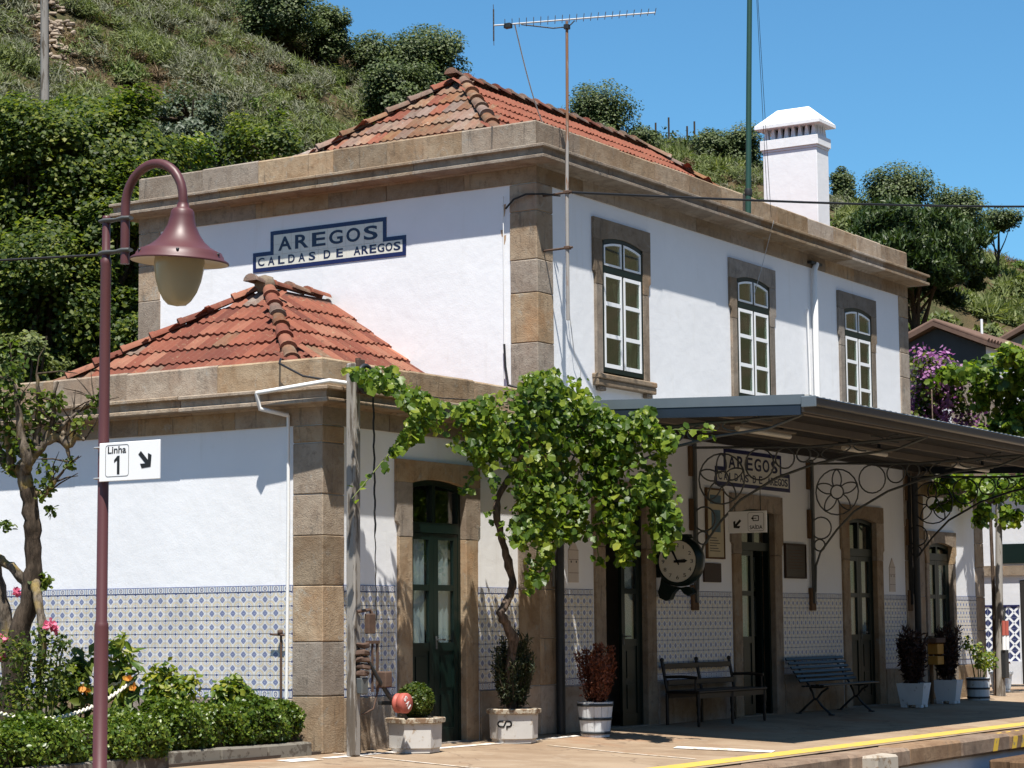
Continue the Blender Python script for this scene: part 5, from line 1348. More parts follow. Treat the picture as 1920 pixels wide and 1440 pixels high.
def board(name, label, cat, x0, x1, z0, z1, mat, frame=None, th=.03):
    t = thing(name, label, cat, ((x0 + x1) / 2, PL, z0))
    mb = MB(); mb.cbox(x0, x1, PL - th, PL - .002, z0, z1, .005); mb.build('panel', M_[mat], t)
    if frame:
        for a, b, c, d in ((x0 - .02, x0, z0 - .02, z1 + .02), (x1, x1 + .02, z0 - .02, z1 + .02), (x0, x1, z0 - .02, z0), (x0, x1, z1, z1 + .02)):
            m = MB(); m.box(a, b, PL - th - .01, PL - .002, c, d); m.build('frame', M_[frame], t)
    return t
t = board('timetable_board', 'tall pale notice board with a blue picture beside the exit door', 'notice board', 4.30, 4.78, 2.16, 3.07, 'paper', 'wood')
mb = MB(); mb.box(4.42, 4.68, PL - .034, PL - .0305, 2.50, 2.80); mb.build('picture', M_['bluepic'], t)
mb = MB(); mb.box(4.38, 4.70, PL - .034, PL - .0305, 2.88, 3.0); mb.build('heading', M_['bluepic'], t)
mb = MB()
for i in range(6): mb.box(4.36, 4.66 - .05 * (i % 3), PL - .033, PL - .0305, 2.24 + i * .035, 2.25 + i * .035)
mb.build('print_lines', M_['black'], t)
board('plaque', 'small dark brown square board under the notice board', 'board', 4.19, 4.69, 1.825, 2.08, 'plaqueb')
t = board('plaque', 'large dark bronze memorial plaque between exit door and bracket', 'plaque', 6.74, 7.40, 1.93, 2.39, 'plaque', 'plaqueb')
mb = MB()
for i in range(7): mb.box(6.82, 7.32 - .04 * (i % 2), PL - .0325, PL - .0302, 2.05 + i * .043, 2.062 + i * .043)
mb.build('inscription', M_['rust'], t)
for i, (x, zb) in enumerate(((.795, 1.78), (10.70, 1.75))):
    t = thing('wall_marker', ['pale tower shaped marker on the wall beside the russet shrub', 'pale tower shaped marker on the wall beyond the slatted bench'][i], 'marker', (x, PL, zb), 'tower shaped wall markers')
    mb = MB(); fn = lambda a, b, h: (x + a, PL - h, zb + b)
    mb.prism([(-.115, 0), (.115, 0), (.115, .38), (.0, .53), (-.115, .38)], fn, -.002, .012); mb.build('slab', M_['tower'], t)
    for b in (.11, .27, .385):
        m = MB(); m.prism([(-.115, b), (.115, b), (.115, b + .007), (-.115, b + .007)], fn, .012, .0135); m.build('band', M_['towerline'], t)
    for s in (-1, 1):
        m = MB(); m.prism([(s * .06 - .012, .235), (s * .06 + .012, .235), (s * .06 + .012, .26), (s * .06 - .012, .26)], fn, .0121, .014); m.build('slot', M_['black'], t)

# ------------------------------------------------------------------ roof antenna, masts, overhead wires
AXX, AYY = .150, -.35
t = thing('television_antenna', 'long television antenna on a rusty mast fixed to the front corner', 'antenna', (AXX, AYY, 4.85))
mb = MB(); mb.tube([(.118, AYY, 4.86), (.124, AYY, 6.37), (.15, AYY, 7.3), (.165, AYY, 8.50)], [.022, .022, .019, .018], 8); mb.build('mast', M_['rustmast'], t)
for z in (5.73, 6.40):
    mb = MB(); mb.tube([(.16, .02, z), (.145, -.2, z), (.12, -.42, z)], .014, 6); mb.cbox(.09, .16, -.385, -.315, z - .02, z + .02, .006); mb.build('mast_bracket', M_['rust'], t)
L0, L1 = Vector((-.30, .40, 8.455)), Vector((.74, -1.25, 8.60)); ev = Vector((.85, .53, 0))
mb = MB(); mb.tube([L0, L1], .010, 6); mb.build('boom', M_['cablegrey'], t)
for i in range(22):
    u = .07 + .93 * i / 21; p = L0.lerp(L1, u); l = .20 - .05 * u
    mb = MB(); mb.tube([p - ev * l + Vector((0, 0, .012)), p + ev * l + Vector((0, 0, .012))], .0045, 5); mb.build('element', M_['iron'], t)
mb = MB(); q = L0
mb.tube([q + Vector((0, 0, -.19)), q + Vector((0, 0, .20))], .010, 6); mb.build('reflector_frame', M_['iron'], t)
for i in range(8):
    z = -.18 + .37 * i / 7
    mb = MB(); mb.tube([q - ev * .24 + Vector((0, 0, z)), q + ev * .24 + Vector((0, 0, z))], .004, 5); mb.build('reflector_rod', M_['iron'], t)
mb = MB(); pA, pB, pC = L0.lerp(L1, .17), Vector((.165, -.35, 8.43)), L0.lerp(L1, .50)
mb.tube([pA + Vector((0, 0, -.015)), pA.lerp(pB, .7) + Vector((0, 0, -.03)), pB, pB.lerp(pC, .5) + Vector((0, 0, -.02)), pC + Vector((0, 0, -.02))], .008, 6); mb.cbox(.13, .20, -.38, -.32, 8.40, 8.46, .006); mb.build('boom_brace', M_['irondark'], t)
mb = MB(); mb.cbox(L0.x + .06, L0.x + .13, L0.y - .19, L0.y - .10, 8.42, 8.48, .006); mb.build('dipole_box', M_['irondark'], t)
mb = MB(); c0 = L0.lerp(L1, .13); c1 = Vector((1.25, .60, 7.42))
mb.tube([c0.lerp(c1, i / 10) + Vector((0, 0, -.12 * math.sin(math.pi * i / 10))) for i in range(11)], .008, 5); mb.build('antenna_cable', M_['cablegrey'], t)
t = thing('flag_mast', 'tall dark green mast rising from the front cornice by the chimney', 'mast', (5.25, -.24, 6.95))
mb = MB(); mb.tube([(5.25, -.24, 6.95), (5.36, -.24, 8.9), (5.53, -.24, 11.6)], [.042, .038, .034], 10); mb.build('pole', M_['greenpole'], t)
mb = MB(); mb.lathe([(.05, -.05), (.055, -.03), (.055, .03), (.05, .05)], (5.27, -.24, 7.25), 10); mb.build('collar', M_['irondark'], t)
for a, b in (((5.56, -.26, 11.2), (5.95, -.26, 7.0)), ((5.55, -.25, 11.4), (5.75, -.30, 7.2))):
    mb = MB(); mb.tube([a, b], .004, 4); mb.build('halyard', M_['cable'], t)
mb = MB(); mb.tube([(5.95, -.30, 6.95), (5.97, -.12, 6.4), (5.85, -.02, 5.9)], .005, 4); tag(mb.build('hanging_cord', M_['cablegrey']), 'thin cord hanging from the cornice over the middle window', 'cord')
p0, p1 = Vector((.12, -.42, 6.39)), Vector((21.5, -8.6, 9.45)); mb = MB()
mb.tube([p0.lerp(p1, i / 24) + Vector((0, 0, -.42 * math.sin(math.pi * i / 24))) for i in range(25)], .016, 6); tag(mb.build('overhead_cable', M_['cable']), 'black overhead cable running from the upper corner across the front', 'cable')
mb = MB(); mb.tube([(-4.18, -.36, 3.72), (-4.35, .15, 3.82), (-4.3, .5, 3.98), (-4.15, .6, 4.05)], .012, 5); tag(mb.build('twisted_wire', M_['cable']), 'dark twisted wire from the timber post to the wing parapet', 'wire')

# litter boxes, far post
t = thing('litter_box', 'pair of stacked ochre litter boxes on a post by the drainpipe', 'litter box', (11.05, -.42, 0))
mb = MB(); mb.tube([(11.2, -.40, -.02), (11.2, -.40, 1.05)], .035, 8); mb.build('pole', M_['wood'], t)
for z0, z1 in ((.60, .735), (.765, .93)):
    mb = MB(); mb.cbox(10.98, 11.24, -.60, -.43, z0, z1, .008); mb.build('box', M_['yellowbin'], t)
mb = MB(); mb.cbox(10.86, 11.26, -.63, -.41, .94, 1.02, .01); mb.build('lid', M_['rust'], t)
t = thing('timber_post', 'weathered timber post with red and white bands past the far wing', 'post', (14.8, -.24, 0))
mb = MB(); mb.tube([(14.78, -.24, -.02), (14.84, -.24, 1.7), (14.98, -.24, 3.5)], [.085, .07, .055], 8); mb.build('pole', M_['oldwood'], t)
for z0, z1, m_ in ((1.03, 1.28, 'red'), (.78, 1.03, 'white')):
    for s in (-1, 1):
        mb = MB(); mb.tube([(14.81 + s * .08, -.34, z0), (14.82 + s * .08, -.34, z1)], .035, 6); mb.build('marker_band', M_[m_], t)
mb = MB(); mb.cbox(14.72, 14.90, -.36, -.28, .30, .78, .01); mb.tube([(14.8, -.33, 1.28), (14.86, -.33, 1.5)], .02, 6); mb.build('lever', M_['irondark'], t)

# ------------------------------------------------------------------ hedge kerbs, rope barrier
def kerb(name, pts, label):
    t = thing('garden_kerb', label, 'kerb', (*pts[0], 0))
    for (x0, y0), (x1, y1) in zip(pts, pts[1:]):
        n = max(1, round(math.hypot(x1 - x0, y1 - y0) / .75))
        for i in range(n):
            a = (x0 + (x1 - x0) * i / n, y0 + (y1 - y0) * i / n); b = (x0 + (x1 - x0) * (i + 1) / n, y0 + (y1 - y0) * (i + 1) / n)
            d = Vector((b[0] - a[0], b[1] - a[1], 0)); L = d.length; d /= L; nn = Vector((-d.y, d.x, 0)); m = MB()
            m.T = lambda p, q, r, a=a, d=d, nn=nn: (a[0] + d.x * p + nn.x * q, a[1] + d.y * p + nn.y * q, r)
            m.cbox(.004, L - .004, -.06, .06, -.06, .135, .015, .006); m.build('kerb_stone', M_['kerb'], t)
    return t
kerb('k', [(-11.5, -.34), (-6.78, -.16), (-6.72, .30)], 'low worn white kerb in front of the nearer hedge')
kerb('k', [(-6.42, .12), (-4.40, .04)], 'low worn white kerb in front of the hedge by the wing')
def chain(a, b, sag, label):
    a, b = Vector(a), Vector(b); n = int((b - a).length / .022); tw = MB()
    for s in (0, math.pi):
        pts = []
        for i in range(n + 1):
            u = i / n; p = a.lerp(b, u) - Vector((0, 0, sag * 4 * u * (1 - u))); ph = i * .95 + s
            d = (b - a).normalized(); side = d.cross(Vector((0, 0, 1))).normalized()
            pts.append(p + side * .011 * math.cos(ph) + Vector((0, 0, .011 * math.sin(ph))))
        tw.tube(pts, .012, 5)
    tag(tw.build('rope', M_['rope']), label, 'rope', 'white garden ropes')
chain((-6.25, .72, .775), (-9.6, -.1, .93), .36, 'white twisted rope sagging in front of the pollarded tree')
chain((-6.25, .72, .775), (-8.3, 1.9, .62), .05, 'white twisted rope reaching back behind the flower bed')
for i, (x, y, h) in enumerate(((-6.25, .72, .80), (-9.6, -.1, .95), (-8.3, 1.9, .64))):
    t = thing('rope_post', ['thin dark iron stake where the two ropes meet', 'thin dark iron stake holding the rope at the left edge', 'thin dark iron stake at the back of the flower bed'][i], 'stake', (x, y, 0), 'rope barrier stakes')
    mb = MB(); mb.tube([(x, y, 0), (x, y, h)], .014, 6); mb.build('stake', M_['irondark'], t)
    if i == 0:
        mb = MB(); mb.tube([(x - .02, y, h - .12), (x - .22, y - .05, 0.1)], .012, 6); mb.build('brace', M_['irondark'], t)

# ------------------------------------------------------------------ buildings to the right
t = thing('tiled_outbuilding', 'white outbuilding with navy and white lattice tiled base past the far wing', 'building', (21.5, 1, 0))
mb = MB(); mb.box(21.5, 27, -2.4, .98, -.2, 4.3); mb.box(21.5, 27, .98, 1.72, 2.10, 4.3); mb.box(21.5, 27, 1.72, 6.5, -.2, 4.3); mb.box(21.9, 27, .98, 1.72, -.2, 2.1); w = mb.build('wall', M_['whitewall'], t)
mb = MB(); mb.box(21.48, 21.9, 1.0, 1.7, 0, 2.08); mb.build('door', M_['dark'], t)
mb = MB(); mb.box(21.46, 21.499, 1.0, 2.10, 2.44, 2.84); mb.build('window', M_['green'], t)
mb = MB(); mb.box(21.44, 21.498, .9, 6.4, 2.20, 2.40); mb.build('string_course', M_['stone_grey'], t)
mb = MB(); mb.box(21.45, 21.498, 1.73, 6.4, -.1, .46); mb.build('plinth', M_['whitewall'], t)
mb = MB(); mb.box(21.475, 21.498, 1.73, 6.4, 1.565, 1.60); mb.build('border', M_['navy'], t)
mb = MB(); mb.add([(21.2, -2.7, 4.25), (27.3, -2.7, 4.25), (27.3, 6.8, 4.25), (21.2, 6.8, 4.25), (21.2, -2.7, 4.40), (27.3, -2.7, 4.40), (27.3, 6.8, 4.40), (21.2, 6.8, 4.40), (24.2, .4, 5.3), (24.2, 3.7, 5.3)], [(3, 2, 1, 0), (0, 1, 5, 4), (1, 2, 6, 5), (2, 3, 7, 6), (3, 0, 4, 7), (4, 5, 8), (5, 6, 9, 8), (6, 7, 9), (7, 4, 8, 9)]); mb.build('roof', M_['rooftile_old'], t)
q = .2215
LM = MB(); LM.add([(0, -q / 2 + .002, -q / 2 + .002), (0, q / 2 - .002, -q / 2 + .002), (0, q / 2 - .002, q / 2 - .002), (0, -q / 2 + .002, q / 2 - .002), (.01, -q / 2, -q / 2), (.01, q / 2, -q / 2), (.01, q / 2, q / 2), (.01, -q / 2, q / 2)], [(0, 1, 2, 3), (0, 1, 5, 4), (1, 2, 6, 5), (2, 3, 7, 6), (3, 0, 4, 7)], uvs=[[(0, 0), (1, 0), (1, 1), (0, 1)]] + [[(0, 0), (0, 0), (0, 0), (0, 0)]] * 4)
lm = LM.mesh('tile'); lm.materials.append(M_['lattice'])
for i in range(10):
    for k in range(5):
        o = bpy.data.objects.new('tile', lm); COL.objects.link(o); o.location = (21.488, 1.745 + q * (i + .5), .46 + q * (k + .5)); put(o, t)
def gable_house(name, label, c, ux, w, ln, zb, ze, zr, wallg, walls, over=.12):
    """gable end of width w facing -ux ; ux = unit direction going away from the gable"""
    ux = Vector(ux).normalized(); uy = Vector((-ux.y, ux.x, 0)); c = Vector(c)
    t = thing(name, label, 'house', tuple(c))
    P = lambda a, b, z: tuple(c + ux * a + uy * b + Vector((0, 0, z - c.z)))
    mb = MB(); mb.add([P(0, -w / 2, zb), P(0, w / 2, zb), P(0, w / 2, ze), P(0, 0, zr), P(0, -w / 2, ze)], [(0, 1, 2, 3, 4)]); mb.build('gable_wall', M_[wallg], t)
    mb = MB(); mb.add([P(.01, -w / 2, zb), P(ln, -w / 2, zb), P(ln, -w / 2, ze), P(.01, -w / 2, ze), P(.01, w / 2, zb), P(ln, w / 2, zb), P(ln, w / 2, ze), P(.01, w / 2, ze)], [(0, 1, 2, 3), (4, 5, 6, 7)])
    mb.add([P(ln, -w / 2, zb), P(ln, w / 2, zb), P(ln, w / 2, ze), P(ln, 0, zr), P(ln, -w / 2, ze)], [(0, 1, 2, 3, 4)]); mb.build('wall', M_[walls], t)
    sl = (zr - ze) / (w / 2); mb = MB()
    for s in (-1, 1):
        b1 = s * (w / 2 + over); z1 = ze - sl * over
        mb.add([P(-.25, 0, zr + .05), P(ln + .2, 0, zr + .05), P(ln + .2, b1, z1 + .05), P(-.25, b1, z1 + .05), P(-.25, 0, zr + .16), P(ln + .2, 0, zr + .16), P(ln + .2, b1, z1 + .16), P(-.25, b1, z1 + .16)], [(0, 1, 2, 3), (4, 5, 6, 7), (0, 1, 5, 4), (1, 2, 6, 5), (2, 3, 7, 6), (3, 0, 4, 7)])
    rf = mb.build('roof', M_['housetile'], t)
    rows = MB()
    for s in (-1, 1):
        b1 = s * (w / 2 + over); n = int(ln / .22)
        for i in range(n):
            a = -.22 + (ln + .4) * (i + .5) / n
            rows.tube([P(a, 0, zr + .20), P(a, b1, ze - sl * over + .19)], .085, 6)
    o = rows.build('roof_tiles', M_['housetile'], rf); o['kind'] = 'stuff'
    return t, P
t, P = gable_house('gabled_house', 'house with a dark cement gable and white side wall behind the bougainvillea', (35.0, 8.58, 5), (1, 0, 0), 2.8, 9, 4.2, 8.68, 9.28, 'cementwall', 'whitewall')
mb = MB(); mb.tube([P(2.2, -.5, 8.9), P(2.2, -.5, 9.75)], .04, 6); mb.build('flue_pipe', M_['whitesign'], t)
gable_house('gabled_house', 'red roofed house peeking above the white side wall', (49.0, 10.6, 8), (1, 0, 0), 2.6, 8, 6, 10.4, 11.0, 'stone', 'whitewall')
t = thing('garden_wall', 'pale old garden wall glimpsed through the bougainvillea', 'wall', (25, 4.6, 3))
mb = MB(); mb.box(27.2, 27.5, 2.0, 5.5, 3.0, 6.6); mb.build('wall', M_['whitewall'], t)
mb = MB(); mb.box(24.2, 24.5, 3.0, 4.1, 3.0, 6.6); tag(mb.build('stone_pillar', M_['stone_grey']), 'grey stone pillar among the bougainvillea branches', 'pillar')
# hillside utility pole and vineyard stakes
p = hill_p(72, 55)
t = thing('utility_pole', 'pale wooden utility pole standing on the hillside at far left', 'pole', tuple(p))
mb = MB(); mb.tube([p - Vector((0, 0, .5)), Vector((p.x - .05, p.y, 14.9)), Vector((p.x - .25, p.y - .1, 18.6))], [.13, .11, .09], 8); mb.build('pole', M_['oldwood'], t)
# ------------------------------------------------------------------ foliage tools
def unit(v): return v / np.maximum(np.linalg.norm(v, axis=-1, keepdims=True), 1e-9)
SHAPES = {
 'leaf': (np.array([(0, 0, 0), (.32, .45, .10), (0, 1, -.04), (-.32, .45, .10)]), np.array([(0, 1, 2), (0, 2, 3)])),
 'blade': (np.array([(-.5, 0, 0), (.5, 0, 0), (.25, .6, .03), (0, 1, -.05)]), np.array([(0, 1, 2), (0, 2, 3)])),
 'round': (np.array([(0, 0, 0), (.42, .25, .08), (.40, .72, .10), (0, 1, 0), (-.40, .72, .10), (-.42, .25, .08)]), np.array([(0, 1, 2), (0, 2, 3), (0, 3, 4), (0, 4, 5)])),
 'vine': (np.array([(0, .10, 0), (.16, -.05, .03), (.44, .10, .08), (.42, .32, .06), (.54, .55, .07), (.33, .74, .04), (0, 1.0, -.12), (-.33, .74, .04), (-.54, .55, .07), (-.42, .32, .06), (-.44, .10, .08), (-.16, -.05, .03)]),
          np.array([(0, i, i + 1) for i in range(1, 11)] + [(0, 11, 1)])),
}
def orient(n, nb, nr, tip, tr):
    """random leaf frames: normal biased to nb (n,3), tip direction biased to tip"""
    nn = unit(nb + NR.normal(0, nr, (n, 3)))
    t = np.asarray(tip) + NR.normal(0, tr, (n, 3)); t = unit(t - nn * (t * nn).sum(1, keepdims=True))
    return np.cross(t, nn), t, nn
def leaf_arrays(P, size, shape, nb, nr=.7, tip=(0, 0, -.3), tr=.8, width=1.0):
    n = len(P); S_, T_ = SHAPES[shape]
    if np.ndim(nb) == 1: nb = np.repeat(np.asarray(nb, float)[None], n, 0)
    b, t, nn = orient(n, nb, nr, tip, tr)
    sz = np.broadcast_to(size, (n,))[:, None, None]
    V = P[:, None, :] + sz * (S_[None, :, 0, None] * width * b[:, None, :] + S_[None, :, 1, None] * t[:, None, :] + S_[None, :, 2, None] * nn[:, None, :])
    F = T_[None] + (np.arange(n) * len(S_))[:, None, None]
    return V.reshape(-1, 3), F.reshape(-1, 3)
class Cloud:
    def __init__(s): s.V = []; s.F = []; s.n = 0
    def add(s, V, F): s.V.append(V); s.F.append(F + s.n); s.n += len(V)
    def leaves(s, *a, **k): s.add(*leaf_arrays(*a, **k))
    def build(s, name, mat, parent=None, kind=None):
        if not s.V: return None
        o = np_mesh(name, np.concatenate(s.V), np.concatenate(s.F), M_[mat], parent)
        if kind: o['kind'] = kind
        return o
def ball(n): v = NR.normal(0, 1, (n, 3)); return unit(v) * (NR.random((n, 1)) ** (1 / 3))
def crown_pts(c, rad, nclump, nleaf, clump=.33, shell=.55, flat=0.0):
    """leaf points in clumps over an uneven crown; returns points and outward directions"""
    c = np.asarray(c, float); rad = np.asarray(rad, float)
    d = unit(NR.normal(0, 1, (nclump, 3))); d[:, 2] = np.where(d[:, 2] < -.55, -d[:, 2] * .6, d[:, 2])
    rr = shell + (1 - shell) * NR.random((nclump, 1)) ** .7
    cc = c + d * rr * rad * (1 + NR.normal(0, .08, (nclump, 1)))
    k = NR.integers(0, nclump, nleaf); cs = clump * float(np.cbrt(np.prod(rad))) * NR.uniform(.6, 1.3, nclump)
    P = cc[k] + ball(nleaf) * cs[k][:, None] * np.array([1, 1, .75])
    out = unit((P - cc[k]) * .8 + d[k] * .6 * float(rad.mean()))
    return P, out
SUNV = np.array(SUN)
def trunk_mesh(mb, base, top, r0, r1, wob=.08, n=6):
    base, top = Vector(base), Vector(top); L = (top - base).length
    pts = [base.lerp(top, i / n) + Vector((R.uniform(-wob, wob) * L * .3 if 0 < i < n else 0, R.uniform(-wob, wob) * L * .3 if 0 < i < n else 0, 0)) for i in range(n + 1)]
    mb.tube(pts, [r0 + (r1 - r0) * i / n for i in range(n + 1)], 7); return pts
def tree(label, name, crowns, leafmat, barkmat, base, lsize, density, shape='leaf', group=None, cat='tree', r0=.14, nlimb=6, clump=.33, width=1.0, shell=.5, tip=(0, 0, -.2), nr=.7):
    """crowns: list of (centre, (rx, ry, rz)); trunk with limbs reaching into them"""
    t = thing(name, label, cat, tuple(base), group)
    mb = MB(); c0 = Vector(crowns[0][0]); top = Vector((c0.x, c0.y, c0.z + crowns[0][1][2] * .2))
    p = trunk_mesh(mb, base, top, r0, r0 * .35)
    for c, rad in crowns:
        for i in range(nlimb):
            q = p[R.randint(2, len(p) - 1)]; d = unit(NR.normal(0, 1, (1, 3)))[0]
            e = Vector(c) + Vector((d[0] * rad[0] * .75, d[1] * rad[1] * .75, abs(d[2]) * rad[2] * .7))
            mid = q.lerp(e, .5) + Vector((0, 0, -.06 * (e - q).length)); mb.tube([q, mid, e], [r0 * .4, r0 * .28, r0 * .1], 5)
    mb.build('trunk', M_[barkmat], t)
    cl = Cloud()
    for c, rad in crowns:
        vol = float(np.prod(rad)) ** (2 / 3); n = int(density * vol); nc = max(8, int(26 * vol ** .5))
        P, out = crown_pts(c, rad, nc, n, clump, shell)
        cl.leaves(P, NR.uniform(.65, 1.25, n) * lsize, shape, out + np.array([0, 0, .35]) + SUNV * .75, nr, tip, .8, width)
    cl.build('crown', leafmat, t); return t
def ground_at(x, y):
    dx, dy = x - CX, y - CY; r = math.hypot(dx, dy); a = math.atan2(dx, dy) - math.radians(57.85)
    px = 960 + 4142.36 * math.tan(max(-1.2, min(1.2, a)))
    return float(hill_z(px, r)) if r > r0_of(px) else 0.0

# ------------------------------------------------------------------ thicket of trees behind the near wing
TH = [
 ('dark broadleaf tree with yellowish top rising behind the street lamp', [((7.28, 15.31, 9.53), (1.30, 1.30, 1.7)), ((8.5, 17.2, 8.8), (1.1, 1.3, 1.6)), ((7.6, 14.9, 8.2), (1.5, 1.5, 1.4)), ((8.6, 15.2, 7.4), (1.6, 1.5, 1.6))], 'broadleaf'),
 ('dark broadleaf tree leaning against the hidden end of the upper cornice', [((8.74, 14.74, 10.0), (1.25, 1.25, 1.45)), ((9.7, 16.3, 11.0), (1.0, 1.0, .75))], 'broadleaf'),
 ('low dark broadleaf tree left of the lamp post above the wing roof', [((6.52, 14.2, 7.04), (1.25, 1.2, 1.45)), ((5.9, 14.6, 5.6), (1.1, 1.0, 1.0)), ((7.6, 15.0, 5.6), (1.5, 1.4, 1.6))], 'broadleaf'),
 ('narrow dark broadleaf tree between lamp arm and wing roof', [((7.5, 13.43, 7.97), (.85, .9, 1.4)), ((7.4, 13.0, 6.2), (.75, .8, .9))], 'broadleaf'),
]
for lab, cr, m in TH:
    b = cr[0][0]; tree(lab, 'broadleaf_tree', cr, m, 'barkdark', (b[0], b[1], ground_at(b[0], b[1]) - .1), .10, 9500, 'leaf', 'broadleaf thicket behind the station', nlimb=7, width=1.3, clump=.46, nr=.6)
tree('grey green olive tree above the corner of the upper cornice', 'olive_tree', [((12.46, 16.08, 11.65), (1.0, 1.0, .95)), ((12.9, 15.6, 10.8), (.8, .8, .6))], 'oliveleaf', 'barkdark', (12.5, 16, ground_at(12.5, 16) - .1), .10, 4600, 'leaf', None)
tree('rounded dark green bush rising over the middle of the upper parapet', 'shrub', [((13.38, 14.76, 10.9), (1.15, 1.15, .95)), ((14.4, 14.0, 10.5), (.7, .7, .5))], 'broadleaf', 'barkdark', (13.4, 14.8, ground_at(13.4, 14.8) - .1), .10, 4600, 'leaf', None, 'shrub')
tree('bright yellow green sapling just above the lamp arch', 'sapling', [((10.5, 14.74, 10.3), (.85, .85, .6)), ((11.3, 14.3, 10.0), (.6, .6, .45))], 'yellowleaf', 'barkdark', (10.6, 14.7, ground_at(10.6, 14.7) - .1), .12, 3000, 'leaf', None, 'tree')
tree('olive toned shrub behind the left end of the wing parapet', 'shrub', [((5.5, 13.7, 6.0), (.62, .62, .6))], 'brushgreen', 'barkdark', (5.6, 13.9, ground_at(5.6, 13.9) - .1), .10, 3000, 'leaf', None, 'shrub')

# ------------------------------------------------------------------ trees on the ridge
RG = [('oak at the top edge behind the main roof, leftmost on the skyline', (48.62, 42.33, 27.0), (1.5, 1.5, 1.1)),
      ('small round oak on the skyline second from the left', (51.36, 41.83, 26.6), (.95, .95, 1.1)),
      ('low oak bush on the falling skyline beside the big rounded oak', (53.21, 41.0, 25.6), (.85, .85, .8)),
      ('big rounded oak on the skyline just left of the roof peak', (55.2, 39.73, 25.5), (1.75, 1.75, 1.6)),
      ('dense oak on the skyline behind the antenna mast', (66.36, 37.21, 25.0), (1.45, 1.45, 1.5)),
      ('ragged dark tree on the skyline left of the green mast', (77.1, 35.15, 25.2), (1.1, 1.1, 1.4)),
      ('bushy tree on the skyline beside the ragged dark tree', (76.31, 36.4, 25.2), (1.1, 1.1, .9)),
      ('small tree on the skyline between oak and vineyard stakes', (71.03, 37.36, 24.8), (.7, .7, .6)),
      ('small pointed tree on the skyline just right of the chimney', (82.84, 32.01, 23.9), (.7, .7, .95)),
      ('broad rounded tree on the skyline above the stone pine', (70.53, 23.94, 20.5), (1.5, 1.5, 1.15)),
      ('spreading grey tree right behind the stone pine crown', (75.71, 23.27, 20.4), (1.3, 1.3, .9)),
      ('small umbrella shaped tree alone on the skyline at far right', (78.76, 22.3, 20.25), (1.05, 1.05, .62)),
      ('dark bush on the hillside below the big rounded oak', (45.93, 34.46, 21.9), (1.15, 1.15, .9))]
for lab, c, rad in RG:
    g = ground_at(c[0], c[1]); b = (c[0], c[1], min(g - .2, c[2] - rad[2] * .8)); low = 'umbrella' not in lab
    cr = [(c, rad)]
    if low: cr.append(((c[0] + R.uniform(-.3, .3), c[1], max(g + rad[2] * .35, c[2] - rad[2] * .85)), (rad[0] * .95, rad[1] * .95, rad[2] * .75)))
    tree(lab, 'oak_tree', cr, 'ridgeleaf', 'barkdark', b, .115, 8000, 'leaf', 'oaks on the skyline', r0=.10, nlimb=6, clump=.62, width=1.5, shell=.2, nr=.6)
# stone pine with a leaning trunk
t = thing('stone_pine', 'large dark stone pine with rounded crown behind the right end of the roof', 'tree', (54.6, 16.9, ground_at(54.6, 16.9)))
mb = MB(); pb = [Vector(p) for p in ((53.6, 16.6, 6.5), (54.0, 16.7, 9.6), (54.3, 16.8, 11.5), (54.3, 17.0, 13.6))]
mb.tube(pb, [.20, .17, .14, .08], 8)
for i in range(16):
    a = 2 * math.pi * i / 16 + R.uniform(-.2, .2); rr = R.uniform(1.2, 2.3); s = pb[2].lerp(pb[3], R.uniform(-.4, .9))
    e = Vector((54.2 + rr * math.cos(a), 17.1 + rr * math.sin(a), 14.6 + R.uniform(-.7, 1.0))); mb.tube([s, s.lerp(e, .55) + Vector((0, 0, -.15)), e], [.07, .05, .02], 5)
mb.build('trunk', M_['pinebark'], t)
cl = Cloud(); P, out = crown_pts((54.2, 17.09, 14.55), (2.9, 2.9, 2.25), 260, 60000, .19, .5)
cl.leaves(P, NR.uniform(.16, .34, 60000), 'blade', out, .9, np.array([0, 0, .9]), .6, .34); cl.build('crown', 'pineleaf', t)

# ------------------------------------------------------------------ scrub over the hillside: masses nobody could count
def vnoise(x, y):
    return (np.sin(x * .9 + 1.7 * np.sin(y * .63)) + np.sin(y * 1.1 + 1.3 * np.sin(x * .77 + 2)) + .7 * np.sin((x + y) * 1.9)) / 2.7
def scatter(N, f, rng, px0=-220, px1=2250):
    px = NR.uniform(px0, px1, N); t = NR.random(N); r = r0_of(px) + t * (rs_of(px) - r0_of(px)) * 1.02
    keep = f(px, t, r); px, r, t = px[keep], r[keep], t[keep]
    b = math.radians(57.85) + np.arctan((px - 960) / 4142.36)
    return px, t, np.stack([CX + r * np.sin(b), CY + r * np.cos(b), hill_z(px, r)], 1)
def scrub(name, label, mat, pts, rad, nper, size, shape, width, up=.5, tr=.6, hz=.8):
    cl = Cloud(); n = len(pts)
    if n == 0: return
    rr = rad * NR.uniform(.6, 1.35, n); k = np.repeat(np.arange(n), nper)
    d = unit(NR.normal(0, 1, (len(k), 3))); d[:, 2] = np.abs(d[:, 2])
    rad_ = NR.uniform(.45, 1.0, (len(k), 1))
    P = pts[k] + d * rr[k][:, None] * rad_ * np.array([1, 1, hz]) + np.array([0, 0, -.05])
    cl.leaves(P, NR.uniform(.6, 1.3, len(k)) * size, shape, d + SUNV * .4, .6, d * (1 - up) + np.array([0, 0, up]), tr * .6, width)
    o = cl.build(name, mat, None, 'stuff'); tag(o, label, 'scrub'); return o
def bare(px, t): return ((px < 165) & (t > .55) & (t < .80) & (np.abs(px - 20 - (.80 - t) * 420) < 38))
def dens(px, t, r): return ~bare(px, t)
sx = lambda px: px / 55.0
